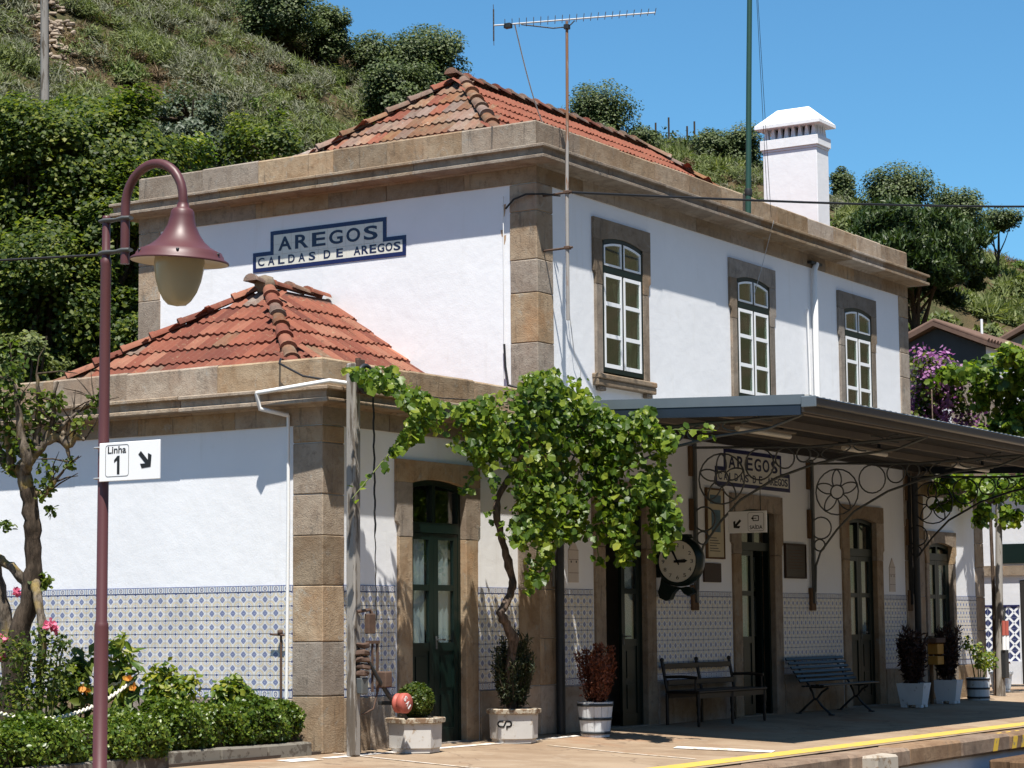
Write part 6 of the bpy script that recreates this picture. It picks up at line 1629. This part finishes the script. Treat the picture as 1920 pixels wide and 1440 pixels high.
for nm, lab, mat, N, cond, rad, nper, size, shape, w, up, hz in (
    ('green_broom', 'soft green broom bushes covering the hillside', 'brushgreen', 2900, lambda px, t, r: dens(px, t, r) & (vnoise(sx(px), t * 22) > -.55) & (px < 1500), .72, 300, .26, 'blade', .17, .5, .9),
    ('grey_broom', 'grey green feathery broom bushes on the hillside', 'brushgrey', 2500, lambda px, t, r: dens(px, t, r) & (vnoise(sx(px) + 9, t * 19 + 4) > -.4) & (px < 1600), .70, 300, .30, 'blade', .13, .6, 1.0),
    ('bright_shrubs', 'bright green leafy shrubs scattered on the hillside', 'brushbright', 900, lambda px, t, r: dens(px, t, r) & (vnoise(sx(px) * 1.3 + 3, t * 25 + 8) > .12), .62, 300, .15, 'leaf', 1.2, .3, .9),
    ('dry_brush', 'brown dry brush between the hillside bushes', 'brushdry', 1500, lambda px, t, r: vnoise(sx(px) + 20, t * 17 + 2) > -.1, .45, 150, .32, 'blade', .09, .7, .8),
    ('lower_scrub', 'leafy green scrub low on the right hillside', 'brushbright', 1000, lambda px, t, r: (px > 1380) & (t < .62), .80, 330, .22, 'leaf', 1.2, .3, .9),
    ('green_broom', 'olive green bushes on the right hillside', 'brushgreen', 750, lambda px, t, r: (px > 1150) & (vnoise(sx(px) + 5, t * 21) > -.1), .75, 260, .30, 'leaf', .8, .4, .9),
    ('pale_reeds', 'pale green reeds along the hilltop', 'reed', 1500, lambda px, t, r: (((px > 1165) & (px < 1300) & (t > .72)) | ((px > 1310) & (px < 1440) & (t > .66) & (t < .92)) | ((px > 1570) & (px < 1660) & (t > .78)) | ((px > 1800) & (t > .62) & (t < .95))), .55, 170, .75, 'blade', .10, .8, 1.0)):
    _, _, pts = scatter(N, cond, None)
    scrub(nm, lab, mat, pts, rad, nper, size, shape, w, up, .6, hz)
# loose rocks of a fallen terrace wall, and the white dead grass beside a stone heap
def rocks(name, label, centers, n, smin, smax):
    mb = MB()
    for i in range(n):
        c = centers(); s = R.uniform(smin, smax); b0 = len(mb.v)
        mb.cbox(-s, s, -s * R.uniform(.5, .9), s * R.uniform(.5, .9), -s * .4, s * .4, s * .22, s * .14)
        E = Matrix.Rotation(R.uniform(0, 6.3), 4, 'Z') @ Matrix.Rotation(R.uniform(-.5, .5), 4, 'X')
        for k in range(b0, len(mb.v)): p = E @ Vector(mb.v[k]); mb.v[k] = (p.x + c[0], p.y + c[1], p.z + c[2])
    o = mb.build(name, M_['rock']); o['kind'] = 'stuff'; tag(o, label, 'rocks'); return o
def c1():
    t = R.uniform(.55, .80); px = 20 + (.80 - t) * 420 + R.gauss(0, 30); r = r0_of(px) + t * (rs_of(px) - r0_of(px)); p = hill_p(px, r); return (p.x, p.y, p.z + R.uniform(0, .18))
rocks('scree', 'tan broken stones of a collapsed terrace wall at upper left', c1, 520, .06, .19)
def at_px(px, t): return hill_p(px, r0_of(px) + t * (rs_of(px) - r0_of(px)))
def c2():
    p = at_px(515 + R.gauss(0, 16), .40 + R.gauss(0, .012)); return (p.x, p.y, p.z + R.uniform(.3, 1.3))
rocks('stone_heap', 'grey heap of stones on the hillside above the parapet', c2, 90, .09, .2)
pts = np.array([at_px(R.uniform(425, 475), R.uniform(.30, .38)) for _ in range(26)] + [at_px(R.uniform(545, 600), R.uniform(.38, .43)) for _ in range(14)])
scrub('dead_grass', 'bleached dead grass beside the hillside stone heap', 'deadgrass', pts, .6, 160, 1.0, 'blade', .035, .35, .5, 1.1)
# vineyard stakes with young vines on the hilltop
for i, px in enumerate((1238, 1263, 1298, 1312)):
    p = hill_p(px, rs_of(px)); t = thing('vineyard_stake', ['leftmost hilltop vineyard stake, beside the pale reeds', 'tall vineyard stake second from the left on the hilltop', 'short vineyard stake third from the left on the hilltop', 'vineyard stake nearest the ragged dark tree on the hilltop'][i], 'stake', tuple(p), 'vineyard stakes on the hilltop')
    mb = MB(); mb.tube([p - Vector((0, 0, .3)), p + Vector((0, 0, 1.35 if i % 2 == 0 else 1.7))], .05, 5); mb.build('stake', M_['barkdark'], t)
    cl = Cloud(); P = np.array(p) + np.array([.3, -.3, .45]) + NR.normal(0, 1, (90, 3)) * np.array([.35, .35, .3]); cl.leaves(P, .22, 'leaf', np.array([0, 0, 1.]), .8); cl.build('vine_leaves', 'ridgeleaf', t)

# ------------------------------------------------------------------ clipped hedges
def hedge(label, x0, x1, y0, y1, z0, z1, n, seed):
    t = thing('hedge', label, 'hedge', ((x0 + x1) / 2, (y0 + y1) / 2, 0), 'clipped hedges by the wing')
    mb = MB(); mb.cbox(x0 + .07, x1 - .07, y0 + .07, y1 - .07, z0, z1 - .07, .06); mb.build('dark_core', M_['barkdark'], t)  # added core box blocks see-through gaps, its dark colour standing for inner shade
    L, Wd, H = x1 - x0, y1 - y0, z1 - z0
    areas = np.array([L * H * 1.3, L * Wd, Wd * H, Wd * H]); k = NR.choice(4, n, p=areas / areas.sum())
    u, v = NR.random(n), NR.random(n); P = np.zeros((n, 3)); N = np.zeros((n, 3))
    f = k == 0; P[f] = np.stack([x0 + u[f] * L, np.full(f.sum(), y0), z0 + v[f] * H], 1); N[f] = (0, -1, .35)
    f = k == 1; P[f] = np.stack([x0 + u[f] * L, y0 + v[f] * Wd, np.full(f.sum(), z1)], 1); N[f] = (0, 0, 1)
    f = k == 2; P[f] = np.stack([np.full(f.sum(), x0), y0 + u[f] * Wd, z0 + v[f] * H], 1); N[f] = (-1, 0, .35)
    f = k == 3; P[f] = np.stack([np.full(f.sum(), x1), y0 + u[f] * Wd, z0 + v[f] * H], 1); N[f] = (1, 0, .35)
    # round the edges and let the clipped surface swell and sink
    c = np.array([(x0 + x1) / 2, (y0 + y1) / 2, (z0 + z1) / 2])
    q = np.clip((np.abs(P - c) - (np.array([L, Wd, H]) / 2 - .16)) / .16, 0, 1); e = q.sum(1) - q.max(1)
    P -= np.sign(P - c) * q * (e[:, None] * .07)
    bul = .035 * np.sin(P[:, 0] * 5.1 + seed) + .03 * np.sin(P[:, 0] * 11 + P[:, 2] * 9 + seed) + .02 * np.sin(P[:, 1] * 13)
    P += N * (bul[:, None] - np.abs(NR.normal(0, .035, (n, 1)))) + NR.normal(0, .012, (n, 3))
    P[:, 2] += (NR.random(n) > .985) * NR.uniform(.02, .09, n)
    cl = Cloud(); cl.leaves(P, NR.uniform(.026, .050, n), 'leaf', N + np.array([0, 0, .2]), .75, (0, 0, .4), .9, 1.35); cl.build('foliage', 'hedgeleaf', t)
hedge('nearer clipped hedge at the foot of the maroon lamp post', -11.4, -6.72, -.26, .42, .05, .47, 30000, 0)
hedge('farther clipped hedge running up to the granite wing corner', -6.42, -4.29, .10, .66, .09, .55, 17000, 2)
mb = MB(); mb.box(-12, -WL - .02, .0, 6.0, -.02, .03); struct('garden_bed', mb, 'soil')

# ------------------------------------------------------------------ pollarded tree at the left edge
t = thing('pollarded_tree', 'gnarled pollarded tree with mossy limbs at the left edge', 'tree', (-7.5, 1.1, 0))
LIMBS = {'trunk': [[(-7.5, 1.12, -0.1, .135), (-7.52, 1.06, .31, .126), (-7.54, .98, .84, .111), (-7.55, .9, 1.27, .106), (-7.52, .8, 1.56, .092), (-7.53, .77, 1.75, .087), (-7.56, .75, 2.09, .074), (-7.59, .75, 2.33, .074), (-7.62, .76, 2.54, .078)]],
 'limb': [[(-7.43, 1.1, .6, .088), (-7.46, 1.14, 1.27, .068), (-7.52, 1.18, 1.56, .063), (-7.59, 1.22, 1.95, .054), (-7.7, 1.24, 2.63, .044)],
  [(-7.60, .66, .1, .045), (-7.62, .6, .56, .043), (-7.64, .55, .94, .038), (-7.66, .52, 1.27, .038), (-7.62, .62, 1.55, .043), (-7.54, .74, 1.72, .043)],
  [(-7.50, .85, 1.62, .055), (-7.48, .91, 1.7, .049), (-7.57, 1.01, 1.84, .039), (-7.64, 1.11, 1.92, .039), (-7.74, 1.25, 2.0, .029)],
  [(-7.62, .76, 2.5, .072), (-7.67, .8, 2.71, .063), (-7.63, .72, 2.83, .058), (-7.58, .6, 2.95, .043), (-7.52, .5, 3.01, .034), (-7.46, .43, 2.92, .039), (-7.43, .36, 3.0, .024), (-7.39, .3, 2.97, .014)],
  [(-7.6, .80, 2.55, .06), (-7.57, .84, 2.67, .058), (-7.64, .95, 2.72, .058), (-7.7, 1.01, 2.84, .049), (-7.78, 1.1, 3.01, .039)],
  [(-7.68, .74, 2.7, .055), (-7.72, .67, 2.79, .053), (-7.77, .71, 2.99, .038), (-7.8, .72, 3.23, .029), (-7.84, .73, 3.47, .015)]],
 'branch': [[(-7.62, .69, 2.85, .043), (-7.62, .65, 3.09, .029), (-7.64, .63, 3.36, .024), (-7.67, .63, 3.57, .012)],
  [(-7.57, .59, 2.97, .034), (-7.55, .53, 3.14, .024), (-7.57, .52, 3.33, .019), (-7.56, .47, 3.5, .012)],
  [(-7.56, .57, 2.97, .029), (-7.5, .45, 3.12, .019), (-7.43, .32, 3.23, .014), (-7.37, .2, 3.33, .008)],
  [(-7.45, .41, 2.92, .024), (-7.46, .38, 3.12, .019), (-7.47, .38, 3.24, .012)],
  [(-7.51, .49, 3.01, .024), (-7.5, .46, 3.03, .029), (-7.48, .44, 2.99, .024), (-7.46, .44, 2.9, .019), (-7.43, .41, 2.77, .012)],
  [(-7.72, .88, 2.71, .039), (-7.76, .89, 2.95, .029), (-7.79, .9, 3.19, .019), (-7.8, .87, 3.38, .012)],
  [(-7.6, .73, 2.52, .039), (-7.54, .65, 2.47, .024), (-7.5, .56, 2.59, .019), (-7.46, .47, 2.71, .008)]]}
for nm, ls in LIMBS.items():
    for l in ls:
        mb = MB(); pts = []; rs = []
        for a, b in zip(l, l[1:]):
            for i in range(4):
                u = i / 4; pts.append(tuple(a[k] + (b[k] - a[k]) * u + R.uniform(-.008, .008) for k in range(3))); rs.append((a[3] + (b[3] - a[3]) * u) * R.uniform(.88, 1.14))
        pts.append(l[-1][:3]); rs.append(l[-1][3]); mb.tube(pts, rs, 9)
        mb.build(nm, M_['barkmoss' if nm != 'trunk' else 'barkdark'], t)
mb = MB()
for i in range(60):   # bare twigs springing from the knuckles
    l = R.choice(LIMBS['branch'] + LIMBS['limb'][3:]); a = Vector(l[R.randint(max(0, len(l) - 3), len(l) - 1)][:3]); d = Vector((R.gauss(0, .5), R.gauss(0, .7), abs(R.gauss(.5, .6)))).normalized() * R.uniform(.12, .42)
    mb.tube([a, a + d * .5 + Vector((R.uniform(-.03, .03), R.uniform(-.03, .03), .02)), a + d], [.010, .007, .003], 4)
mb.build('twigs', M_['barkdark'], t)
FOL = [(-7.82, .84, 3.7, .20), (-7.76, .81, 3.38, .20), (-7.66, .68, 3.24, .14), (-7.6, .58, 3.31, .12), (-7.54, .47, 3.34, .08), (-7.55, .53, 3.14, .09), (-7.42, .32, 3.14, .10), (-7.37, .2, 3.32, .07), (-7.34, .14, 3.37, .05), (-7.68, .76, 3.0, .17), (-7.77, .9, 3.0, .18), (-7.72, .88, 2.76, .12), (-7.54, .6, 2.71, .11), (-7.55, .66, 2.54, .12), (-7.49, .6, 2.35, .05), (-7.44, .42, 2.77, .06), (-7.5, .74, 1.7, .10), (-7.46, .67, 1.73, .06), (-7.7, .95, 2.21, .07), (-7.63, .71, 2.9, .10), (-7.82, .9, 3.43, .19), (-8.0, 1.0, 3.2, .25), (-8.0, 1.1, 2.8, .2)]
cl = Cloud()
for x, y, z, r in FOL:
    n = int(20 + 2700 * r * r); P = np.array([x, y, z]) + ball(n) * r * np.array([1, 1.1, 1.05]); cl.leaves(P, NR.uniform(.04, .075, n), 'round', np.array([-.2, -.3, .7]), .7, (0, -.1, -.7), .6, .75)
cl.build('foliage', 'tree2leaf', t)

# ------------------------------------------------------------------ flower bed
def plant(name, label, cat, base, blobs, mat, n, size, shape, width, extra=None, tip=(0, 0, -.4), stems=True, group=None):
    t = thing(name, label, cat, (base[0], base[1], gz(*base)), group)
    if stems:
        mb = MB()
        for b in blobs: mb.tube([(base[0], base[1], gz(*base)), ((base[0] + b[0]) / 2 + .02, (base[1] + b[1]) / 2, b[2] * .55), (b[0], b[1], b[2])], [.014, .010, .005], 5)
        mb.build('stem', M_['stem'], t)
    cl = Cloud(); tot = sum(b[3] ** 2 for b in blobs)
    for b in blobs:
        k = max(6, int(n * b[3] ** 2 / tot)); P = np.array(b[:3]) + ball(k) * b[3]
        cl.leaves(P, NR.uniform(.7, 1.25, k) * size, shape, unit(P - np.array(b[:3]) + 1e-6) * .5 + np.array([-.2, -.25, .6]), .6, tip, .7, width)
    cl.build('leaves', mat, t)
    if extra:
        for nm, m2, spots, sz, per in extra:
            for s in spots:
                c2 = Cloud(); P = np.array(s[:3]) + ball(per) * s[3]; c2.leaves(P, sz, 'round', np.array([-.4, -.5, .4]), .9, (0, 0, .2), .9, 1.0); c2.build(nm, m2, t)
    return t
plant('rose_bush', 'dark leafed rose bush with pink blooms under the pollarded tree', 'bush', (-7.7, .5), [(-7.67, .4, 1.03, .2), (-7.62, .35, .8, .2), (-7.71, .52, .75, .2), (-7.79, .58, 1.04, .15), (-7.62, .29, 1.17, .085), (-7.73, .45, 1.22, .10), (-7.84, .72, .75, .2), (-7.64, .33, 1.13, .07), (-7.96, .6, 1.1, .2), (-7.9, .5, .6, .2)], 'broadleaf', 1500, .045, 'leaf', 1.2,
      [('bloom', 'pink', [(-7.78, .33, 1.31, .05), (-7.96, .55, 1.59, .03), (-7.99, .68, 1.2, .045), (-7.98, .69, 1.04, .03), (-7.75, .29, 1.28, .035)], .040, 26)])
plant('trumpet_shrub', 'broad leafed shrub with hanging orange trumpets left of the lamp post', 'shrub', (-6.8, .95), [(-6.77, .9, .77, .15), (-6.83, .97, .92, .12), (-6.74, .82, .97, .10), (-6.84, 1.03, .72, .12), (-6.78, .95, .62, .2)], 'broadleaf', 150, .19, 'leaf', .7,
      [('trumpet', 'trumpet', [(-6.9, .74, .74, .015), (-6.89, .72, .70, .012)], .06, 5)])
plant('trumpet_shrub', 'tall broad leafed shrub with yellowing leaves right of the lamp post', 'shrub', (-6.34, .78), [(-6.38, .8, 1.04, .10), (-6.33, .75, .89, .11), (-6.37, .83, .76, .13), (-6.3, .75, .66, .13), (-6.37, .75, 1.16, .07), (-6.31, .69, 1.01, .05)], 'yellowleaf', 190, .16, 'leaf', .7,
      [('trumpet', 'trumpet', [(-6.45, .58, .80, .012), (-6.40, .56, .72, .012)], .055, 5)])
plant('garden_shrub', 'upright yellow green shrub beside the iron rope stake', 'shrub', (-5.78, .68), [(-5.83, .74, .7, .16), (-5.74, .61, .65, .18), (-5.87, .77, .85, .08), (-5.8, .66, .9, .07), (-5.66, .45, .82, .06), (-5.69, .52, .7, .12), (-5.79, .7, .6, .2)], 'yellowleaf', 560, .085, 'leaf', 1.1)
plant('garden_shrub', 'low yellow green shrub just behind the hedge near the wing corner', 'shrub', (-5.1, .55), [(-5.09, .45, .60, .17), (-5.17, .5, .60, .15), (-5.03, .42, .58, .14), (-5.14, .46, .70, .09), (-5.01, .41, .68, .09), (-5.23, .5, .63, .07), (-5.07, .44, .75, .05), (-4.85, .42, .60, .09)], 'yellowleaf', 520, .08, 'leaf', 1.1)

# ------------------------------------------------------------------ potted plants
def pot_ball(c, r, zc):
    t = thing('box_ball', 'clipped box ball growing in the six sided concrete planter', 'shrub', (c[0], c[1], zc - r))
    n = 5200; d = unit(NR.normal(0, 1, (n, 3))); d[:, 2] *= .92; rr = r * (1 + .05 * np.sin(d[:, :1] * 9) + .05 * np.sin(d[:, 1:2] * 11 + d[:, 2:] * 7)) - np.abs(NR.normal(0, .02, (n, 1)))
    cl = Cloud(); cl.leaves(np.array([c[0], c[1], zc]) + d * rr, NR.uniform(.018, .034, n), 'leaf', d + np.array([0, 0, .2]), .7, (0, 0, .5), .8, 1.4); cl.build('foliage', 'boxleaf', t)
    mb = MB(); mb.lathe([(0, -r * .8), (r * .7, -r * .5), (r * .82, 0), (r * .6, r * .55), (0, r * .8)], (c[0], c[1], zc), 12); mb.build('dark_core', M_['barkdark'], t)  # solid dark ball added inside the leaves in place of shaded depth
pot_ball(P1, .190, .505)
def spiky(label, name, c, z0, h, r, mat, n, size, cat='shrub', spread=.5, width=.4):
    t = thing(name, label, cat, (c[0], c[1], z0))
    mb = MB(); cl = Cloud(); ns = 26
    for i in range(ns):
        a = R.uniform(0, 6.283); s = R.uniform(.15, 1.0) ** .6; hh = h * R.uniform(.55, 1.0) * (1.08 - .25 * s)
        e = Vector((c[0] + r * s * math.cos(a), c[1] + r * s * math.sin(a), z0 + hh)); b = Vector((c[0] + .05 * math.cos(a), c[1] + .05 * math.sin(a), z0))
        m = b.lerp(e, .5) + Vector((r * s * .25 * math.cos(a), r * s * .25 * math.sin(a), 0)); mb.tube([b, m, e], [.008, .006, .003], 4)
        k = n // ns; u = NR.uniform(.12, 1, (k, 1)); bb, mm, ee = map(np.array, (b, m, e))
        P = (1 - u) ** 2 * bb + 2 * u * (1 - u) * mm + u ** 2 * ee + NR.normal(0, .020, (k, 3))
        cl.leaves(P, NR.uniform(.6, 1.3, k) * size, 'leaf', np.array([math.cos(a), math.sin(a), .4]), .8, np.array([math.cos(a) * spread, math.sin(a) * spread, .8]), .45, width)
    mb.build('stem', M_['barkdark'], t); cl.build('foliage', mat, t); return t
spiky('dull dark conifer growing tall in the monogrammed planter', 'potted_conifer', P2, .33, .95, .24, 'conifer', 5200, .06)
spiky('russet dead looking shrub in the hooped half barrel', 'russet_shrub', P3, .33, .82, .27, 'redbush', 6500, .045, width=.7)
spiky('tall dark purple brown plant in the tapered planter by the second bench', 'potted_plant', P4, .32, .92, .22, 'plumleaf', 2600, .10)
spiky('dark feathery plant in the tapered planter beyond the litter box', 'potted_plant', P5, .32, 1.0, .2, 'plumleaf', 2600, .09)
plant('potted_shrub', 'straggly sunlit shrub with reddish leaves in the white hooped tub', 'shrub', P6, [(13.0, -.50, .78, .15), (13.3, -.55, .62, .18), (13.5, -.52, .66, .12), (12.75, -.42, .92, .12), (13.15, -.50, .58, .12)], 'yellowleaf', 420, .065, 'leaf', 1.2)
plant('potted_shrub', 'small red leafed shrub in the round planter behind the timber post', 'shrub', P7, [(16.95, .5, .50, .13), (17.1, .6, .46, .10)], 'redbush', 120, .06, 'leaf', 1.2)

# ------------------------------------------------------------------ the grape vine on the wall corner
t = thing('grape_vine', 'leafy grape vine trained over the wing cornice toward the canopy', 'vine', (-1.42, -.42, 0))
TR = [(-1.28, -.40, .32), (-1.36, -.44, .8), (-1.40, -.5, 1.11), (-1.53, -.5, 1.29), (-1.66, -.5, 1.40), (-1.43, -.5, 1.61), (-1.41, -.5, 1.79), (-1.54, -.5, 2.05), (-1.64, -.5, 2.28), (-1.73, -.5, 2.51), (-1.67, -.52, 2.75), (-1.39, -.55, 3.0), (-1.0, -.6, 3.3), (-.5, -.7, 3.5), (-.40, -1.2, 3.46), (-.38, -1.9, 3.36)]
mb = MB(); pts = []; rs = []
for i, (a, b) in enumerate(zip(TR, TR[1:])):
    for k in range(4): u = k / 4; pts.append(tuple(a[j] + (b[j] - a[j]) * u + R.uniform(-.010, .010) for j in range(3))); rs.append((.062 - .0028 * i) * R.uniform(.82, 1.2))
mb.tube(pts, rs, 9); mb.build('trunk', M_['vinewood'], t)
VP = [(-4.84, 3.8), (-4.4, 3.84), (-3.94, 3.91), (-3.7, 3.74), (-3.36, 3.66), (-2.86, 3.59), (-2.35, 3.72), (-1.7, 3.92), (-1.42, 4.06), (-.78, 4.18), (-.24, 4.08), (.06, 3.88), (.69, 3.68), (1.42, 3.9), (1.55, 3.68), (2.1, 3.6), (2.03, 3.55), (1.74, 3.16), (2.22, 2.79), (2.06, 2.39), (1.71, 2.12), (1.44, 2.43), (1.25, 2.81), (.92, 2.61), (1.04, 2.1), (.77, 1.97), (.4, 2.34), (.02, 2.33), (-.82, 2.18), (-1.06, 1.76), (-1.51, 1.63), (-1.45, 2.1), (-2.04, 2.26), (-2.31, 2.48), (-2.14, 2.83), (-2.56, 3.04), (-3.07, 3.18), (-3.36, 3.31), (-3.69, 3.12), (-4.0, 2.98), (-3.98, 3.1), (-3.65, 3.4), (-3.94, 3.61), (-4.4, 3.65)]
def inpoly(x, y, poly):
    ins = np.zeros(len(x), bool); j = len(poly) - 1
    for i in range(len(poly)):
        xi, yi = poly[i]; xj, yj = poly[j]
        c = ((yi > y) != (yj > y)) & (x < (xj - xi) * (y - yi) / (yj - yi + 1e-12) + xi); ins ^= c; j = i
    return ins
RD = np.array([.855, .51, .09])     # the runners trail along the wire, slightly toward the wall
def vine_pts(n, poly, Y0, spread):
    x = NR.uniform(-5, 3, n * 4); z = NR.uniform(1.5, 4.3, n * 4); k = inpoly(x, z, poly); x, z = x[k][:n], z[k][:n]
    s = NR.normal(0, spread, len(x)); s = np.clip(s, -.55, .9 if spread > .2 else .4)
    return np.stack([x, np.full(len(x), Y0), z], 1) + RD * s[:, None], s
P, s = vine_pts(15000, VP, -.72, .20); P[:, 1] = np.minimum(P[:, 1], -.10)
XE = -.38    # past the canopy's end the growth turns out along its edge, over the platform
# ragged growth: bare gaps where the wall shows through, and two open slots between the hanging shoots
gx, gzz = P[:, 0] - s * RD[0], P[:, 2] - s * RD[2]
dn = np.sin(gx * 4.3 + 1.2 * np.sin(gzz * 5.1)) + np.sin(gzz * 5.7 + 1.4 * np.sin(gx * 3.1 + 1)) + .6 * np.sin(gx * 11 + gzz * 9)
slot = ((gx > -.16) & (gx < .22) & (gzz < 2.78)) | ((gx > 1.02) & (gx < 1.42) & (gzz < 2.72)) | ((gx < -1.75) & (gzz < 2.72))
kk = (NR.random(len(P)) < np.clip(.70 + .40 * dn, .08, 1)) & ~(slot & (NR.random(len(P)) < .93)); P, s, gx, gzz = P[kk], s[kk], gx[kk], gzz[kk]
CAMV = np.array([CX, CY, CZ]); jx = NR.normal(0, .13, len(P)); tt_ = np.where(gx > XE, (XE + jx - CX) / (gx - CX), 1.0)
B0 = np.stack([gx, np.full(len(P), -.72), gzz], 1); B1 = CAMV + (B0 - CAMV) * tt_[:, None]
P = np.where((gx > XE)[:, None], B1 + NR.normal(0, .03, P.shape), P); s = np.where(gx > XE, (P[:, 0] - XE) - .15, s)
near = np.argsort(s)[:300]; rest = np.setdiff1d(np.arange(len(P)), near)
cl = Cloud(); cl.leaves(P[rest], NR.uniform(.032, .086, len(rest)) * np.where(NR.random(len(rest)) < .12, 1.35, 1), 'vine', np.array([-.45, -.55, .55]), .55, (-.1, -.25, -.8), .5); cl.build('foliage', 'vineleaf', t, 'stuff')
LEAFM = []
for v in range(6):
    S_, T_ = SHAPES['vine']; mb = MB(); q = [(p[0] * R.uniform(.9, 1.1), p[1], p[2] * R.uniform(.2, 2.2) + R.uniform(-.03, .03)) for p in S_]
    mb.add(q, [tuple(f) for f in T_]); m = mb.mesh('leaf'); m.materials.append(M_['vineleaf_one']); LEAFM.append(m)
b, tt, nn = orient(300, np.repeat(np.array([[-.45, -.6, .5]]), 300, 0), .5, (-.1, -.25, -.8), .5)
def leaf_obj(p, b, tp, n, sz, parent):
    o = bpy.data.objects.new('leaf', R.choice(LEAFM)); COL.objects.link(o)
    o.matrix_world = Matrix(((b[0] * sz, tp[0] * sz, n[0] * sz, p[0]), (b[1] * sz, tp[1] * sz, n[1] * sz, p[1]), (b[2] * sz, tp[2] * sz, n[2] * sz, p[2]), (0, 0, 0, 1)))
    mw = o.matrix_world.copy(); put(o, parent); return o
for i, j in enumerate(near): leaf_obj(P[j], b[i], tt[i], nn[i], R.uniform(.055, .115), t)
# long runners hanging free
for path in ([(-3.6, -.72, 3.3), (-3.94, -.75, 3.12), (-4.17, -.75, 2.95), (-4.4, -.72, 2.75), (-4.67, -.70, 2.52)], [(-.36, -1.75, 3.38), (-.34, -2.0, 3.44), (-.33, -2.25, 3.42), (-.32, -2.45, 3.40)], [(-2.4, -.7, 2.95), (-2.6, -.7, 2.75), (-2.75, -.68, 2.68)],
             [(-.38, -1.72, 2.4), (-.38, -1.70, 2.15), (-.38, -1.74, 1.98)], [(-.40, -1.0, 2.4), (-.41, -1.02, 2.1), (-.40, -1.05, 1.95)]):
    mb = MB(); mb.tube(path, [.008] * (len(path) - 1) + [.004], 5); mb.build('runner', M_['stem'], t)
    pp = np.array(path); cl = Cloud(); u = NR.uniform(0, len(pp) - 1.001, 26); i0 = u.astype(int); Q = pp[i0] + (pp[i0 + 1] - pp[i0]) * (u - i0)[:, None] + NR.normal(0, .035, (26, 3))
    cl.leaves(Q, NR.uniform(.05, .09, 26), 'vine', np.array([-.45, -.6, .5]), .6, (0, -.2, -.8), .5); cl.build('runner_leaves', 'vineleaf', t)
mb = MB(); mb.tube([(-4.15, -.40, 3.70), (-3.0, -.62, 3.66), (-1.4, -.75, 3.72), (.2, -.8, 3.66)], .006, 5); tag(mb.build('vine_wire', M_['cable']), 'training wire stretched from the timber post to the canopy', 'wire')

# ------------------------------------------------------------------ vines and bougainvillea at the far end
def blob_vine(name, label, cat, blobs, mats, base, lsize, dens_, shape='leaf', width=1.2, bark='vinewood', group=None):
    t = thing(name, label, cat, base, group); mb = MB(); b0 = Vector(base)
    for b in blobs:
        e = Vector(b[:3]); tz = max(q[2] for q in blobs) - .1; mb.tube([Vector((b0.x, b0.y, tz - .2)), Vector(((b0.x + e.x) / 2, (b0.y + e.y) / 2, max(tz, e.z))), e], [.025, .018, .006], 5)
    tz = max(q[2] for q in blobs) - .1; mb.tube([b0, Vector((b0.x + .04, b0.y, tz * .5)), Vector((b0.x, b0.y, tz - .2))], [.045, .035, .03], 6)
    mb.build('trunk', M_[bark], t)
    for mat, frac, nm in mats:
        cl = Cloud()
        for x, y, z, r, rz in blobs:
            n = int(dens_ * r * rz * frac); P, out = crown_pts((x, y, z), (r, r, rz), 18, n, .42, .4); cl.leaves(P, NR.uniform(.6, 1.3, n) * lsize, shape, out + SUNV * .5, .7, (0, 0, -.5), .7, width)
        cl.build(nm, mat, t)
    return t
blob_vine('bougainvillea', 'purple bougainvillea in bloom beyond the far wing', 'shrub', [(18.34, 2.21, 6.08, 0.56, 0.48), (18.62, 1.9, 5.46, 0.56, 0.62), (18.31, 2.38, 5.46, 0.41, 0.72), (18.81, 1.72, 4.83, 0.45, 0.37), (18.27, 2.54, 5.05, 0.31, 0.50), (18.52, 2.21, 4.74, 0.53, 0.37)], [('purple', .62, 'bracts'), ('broadleaf', .60, 'leaves')], (18.4, 2.3, 0), .075, 3400, 'round', 1.1)
blob_vine('climbing_vine', 'tall green vine climbing on the right of the bougainvillea', 'vine', [(17.67, 1.41, 5.96, .55, .24), (18.08, .84, 5.55, .5, .42), (17.71, .37, 6.1, .4, .36), (18.3, .62, 4.95, .42, .58), (18.0, 1.15, 4.6, .7, .36), (16.58, 1.56, 4.48, .46, .28), (18.89, 1.32, 6.17, .45, .22), (18.5, .1, 5.35, .55, 1.0)], [('vineleaf', 1.0, 'leaves')], (19.2, 2.6, 0), .12, 2500, 'vine', 1.0)
blob_vine('trained_vine', 'green vine hanging below the far end of the canopy', 'vine', [(12.3, -.45, 3.50, .40, .22), (12.1, -.45, 3.18, .25, .15), (11.95, -.5, 3.62, .16, .12), (13.9, -.42, 3.5, .42, .26), (13.7, -.42, 3.02, .15, .30), (15.3, -.4, 3.55, .5, .38), (15.1, -.4, 3.05, .24, .33), (16.6, -.5, 3.45, .5, .45)], [('vineleaf', 1.0, 'leaves')], (14.86, -.12, 0), .105, 3000, 'vine', 1.0)
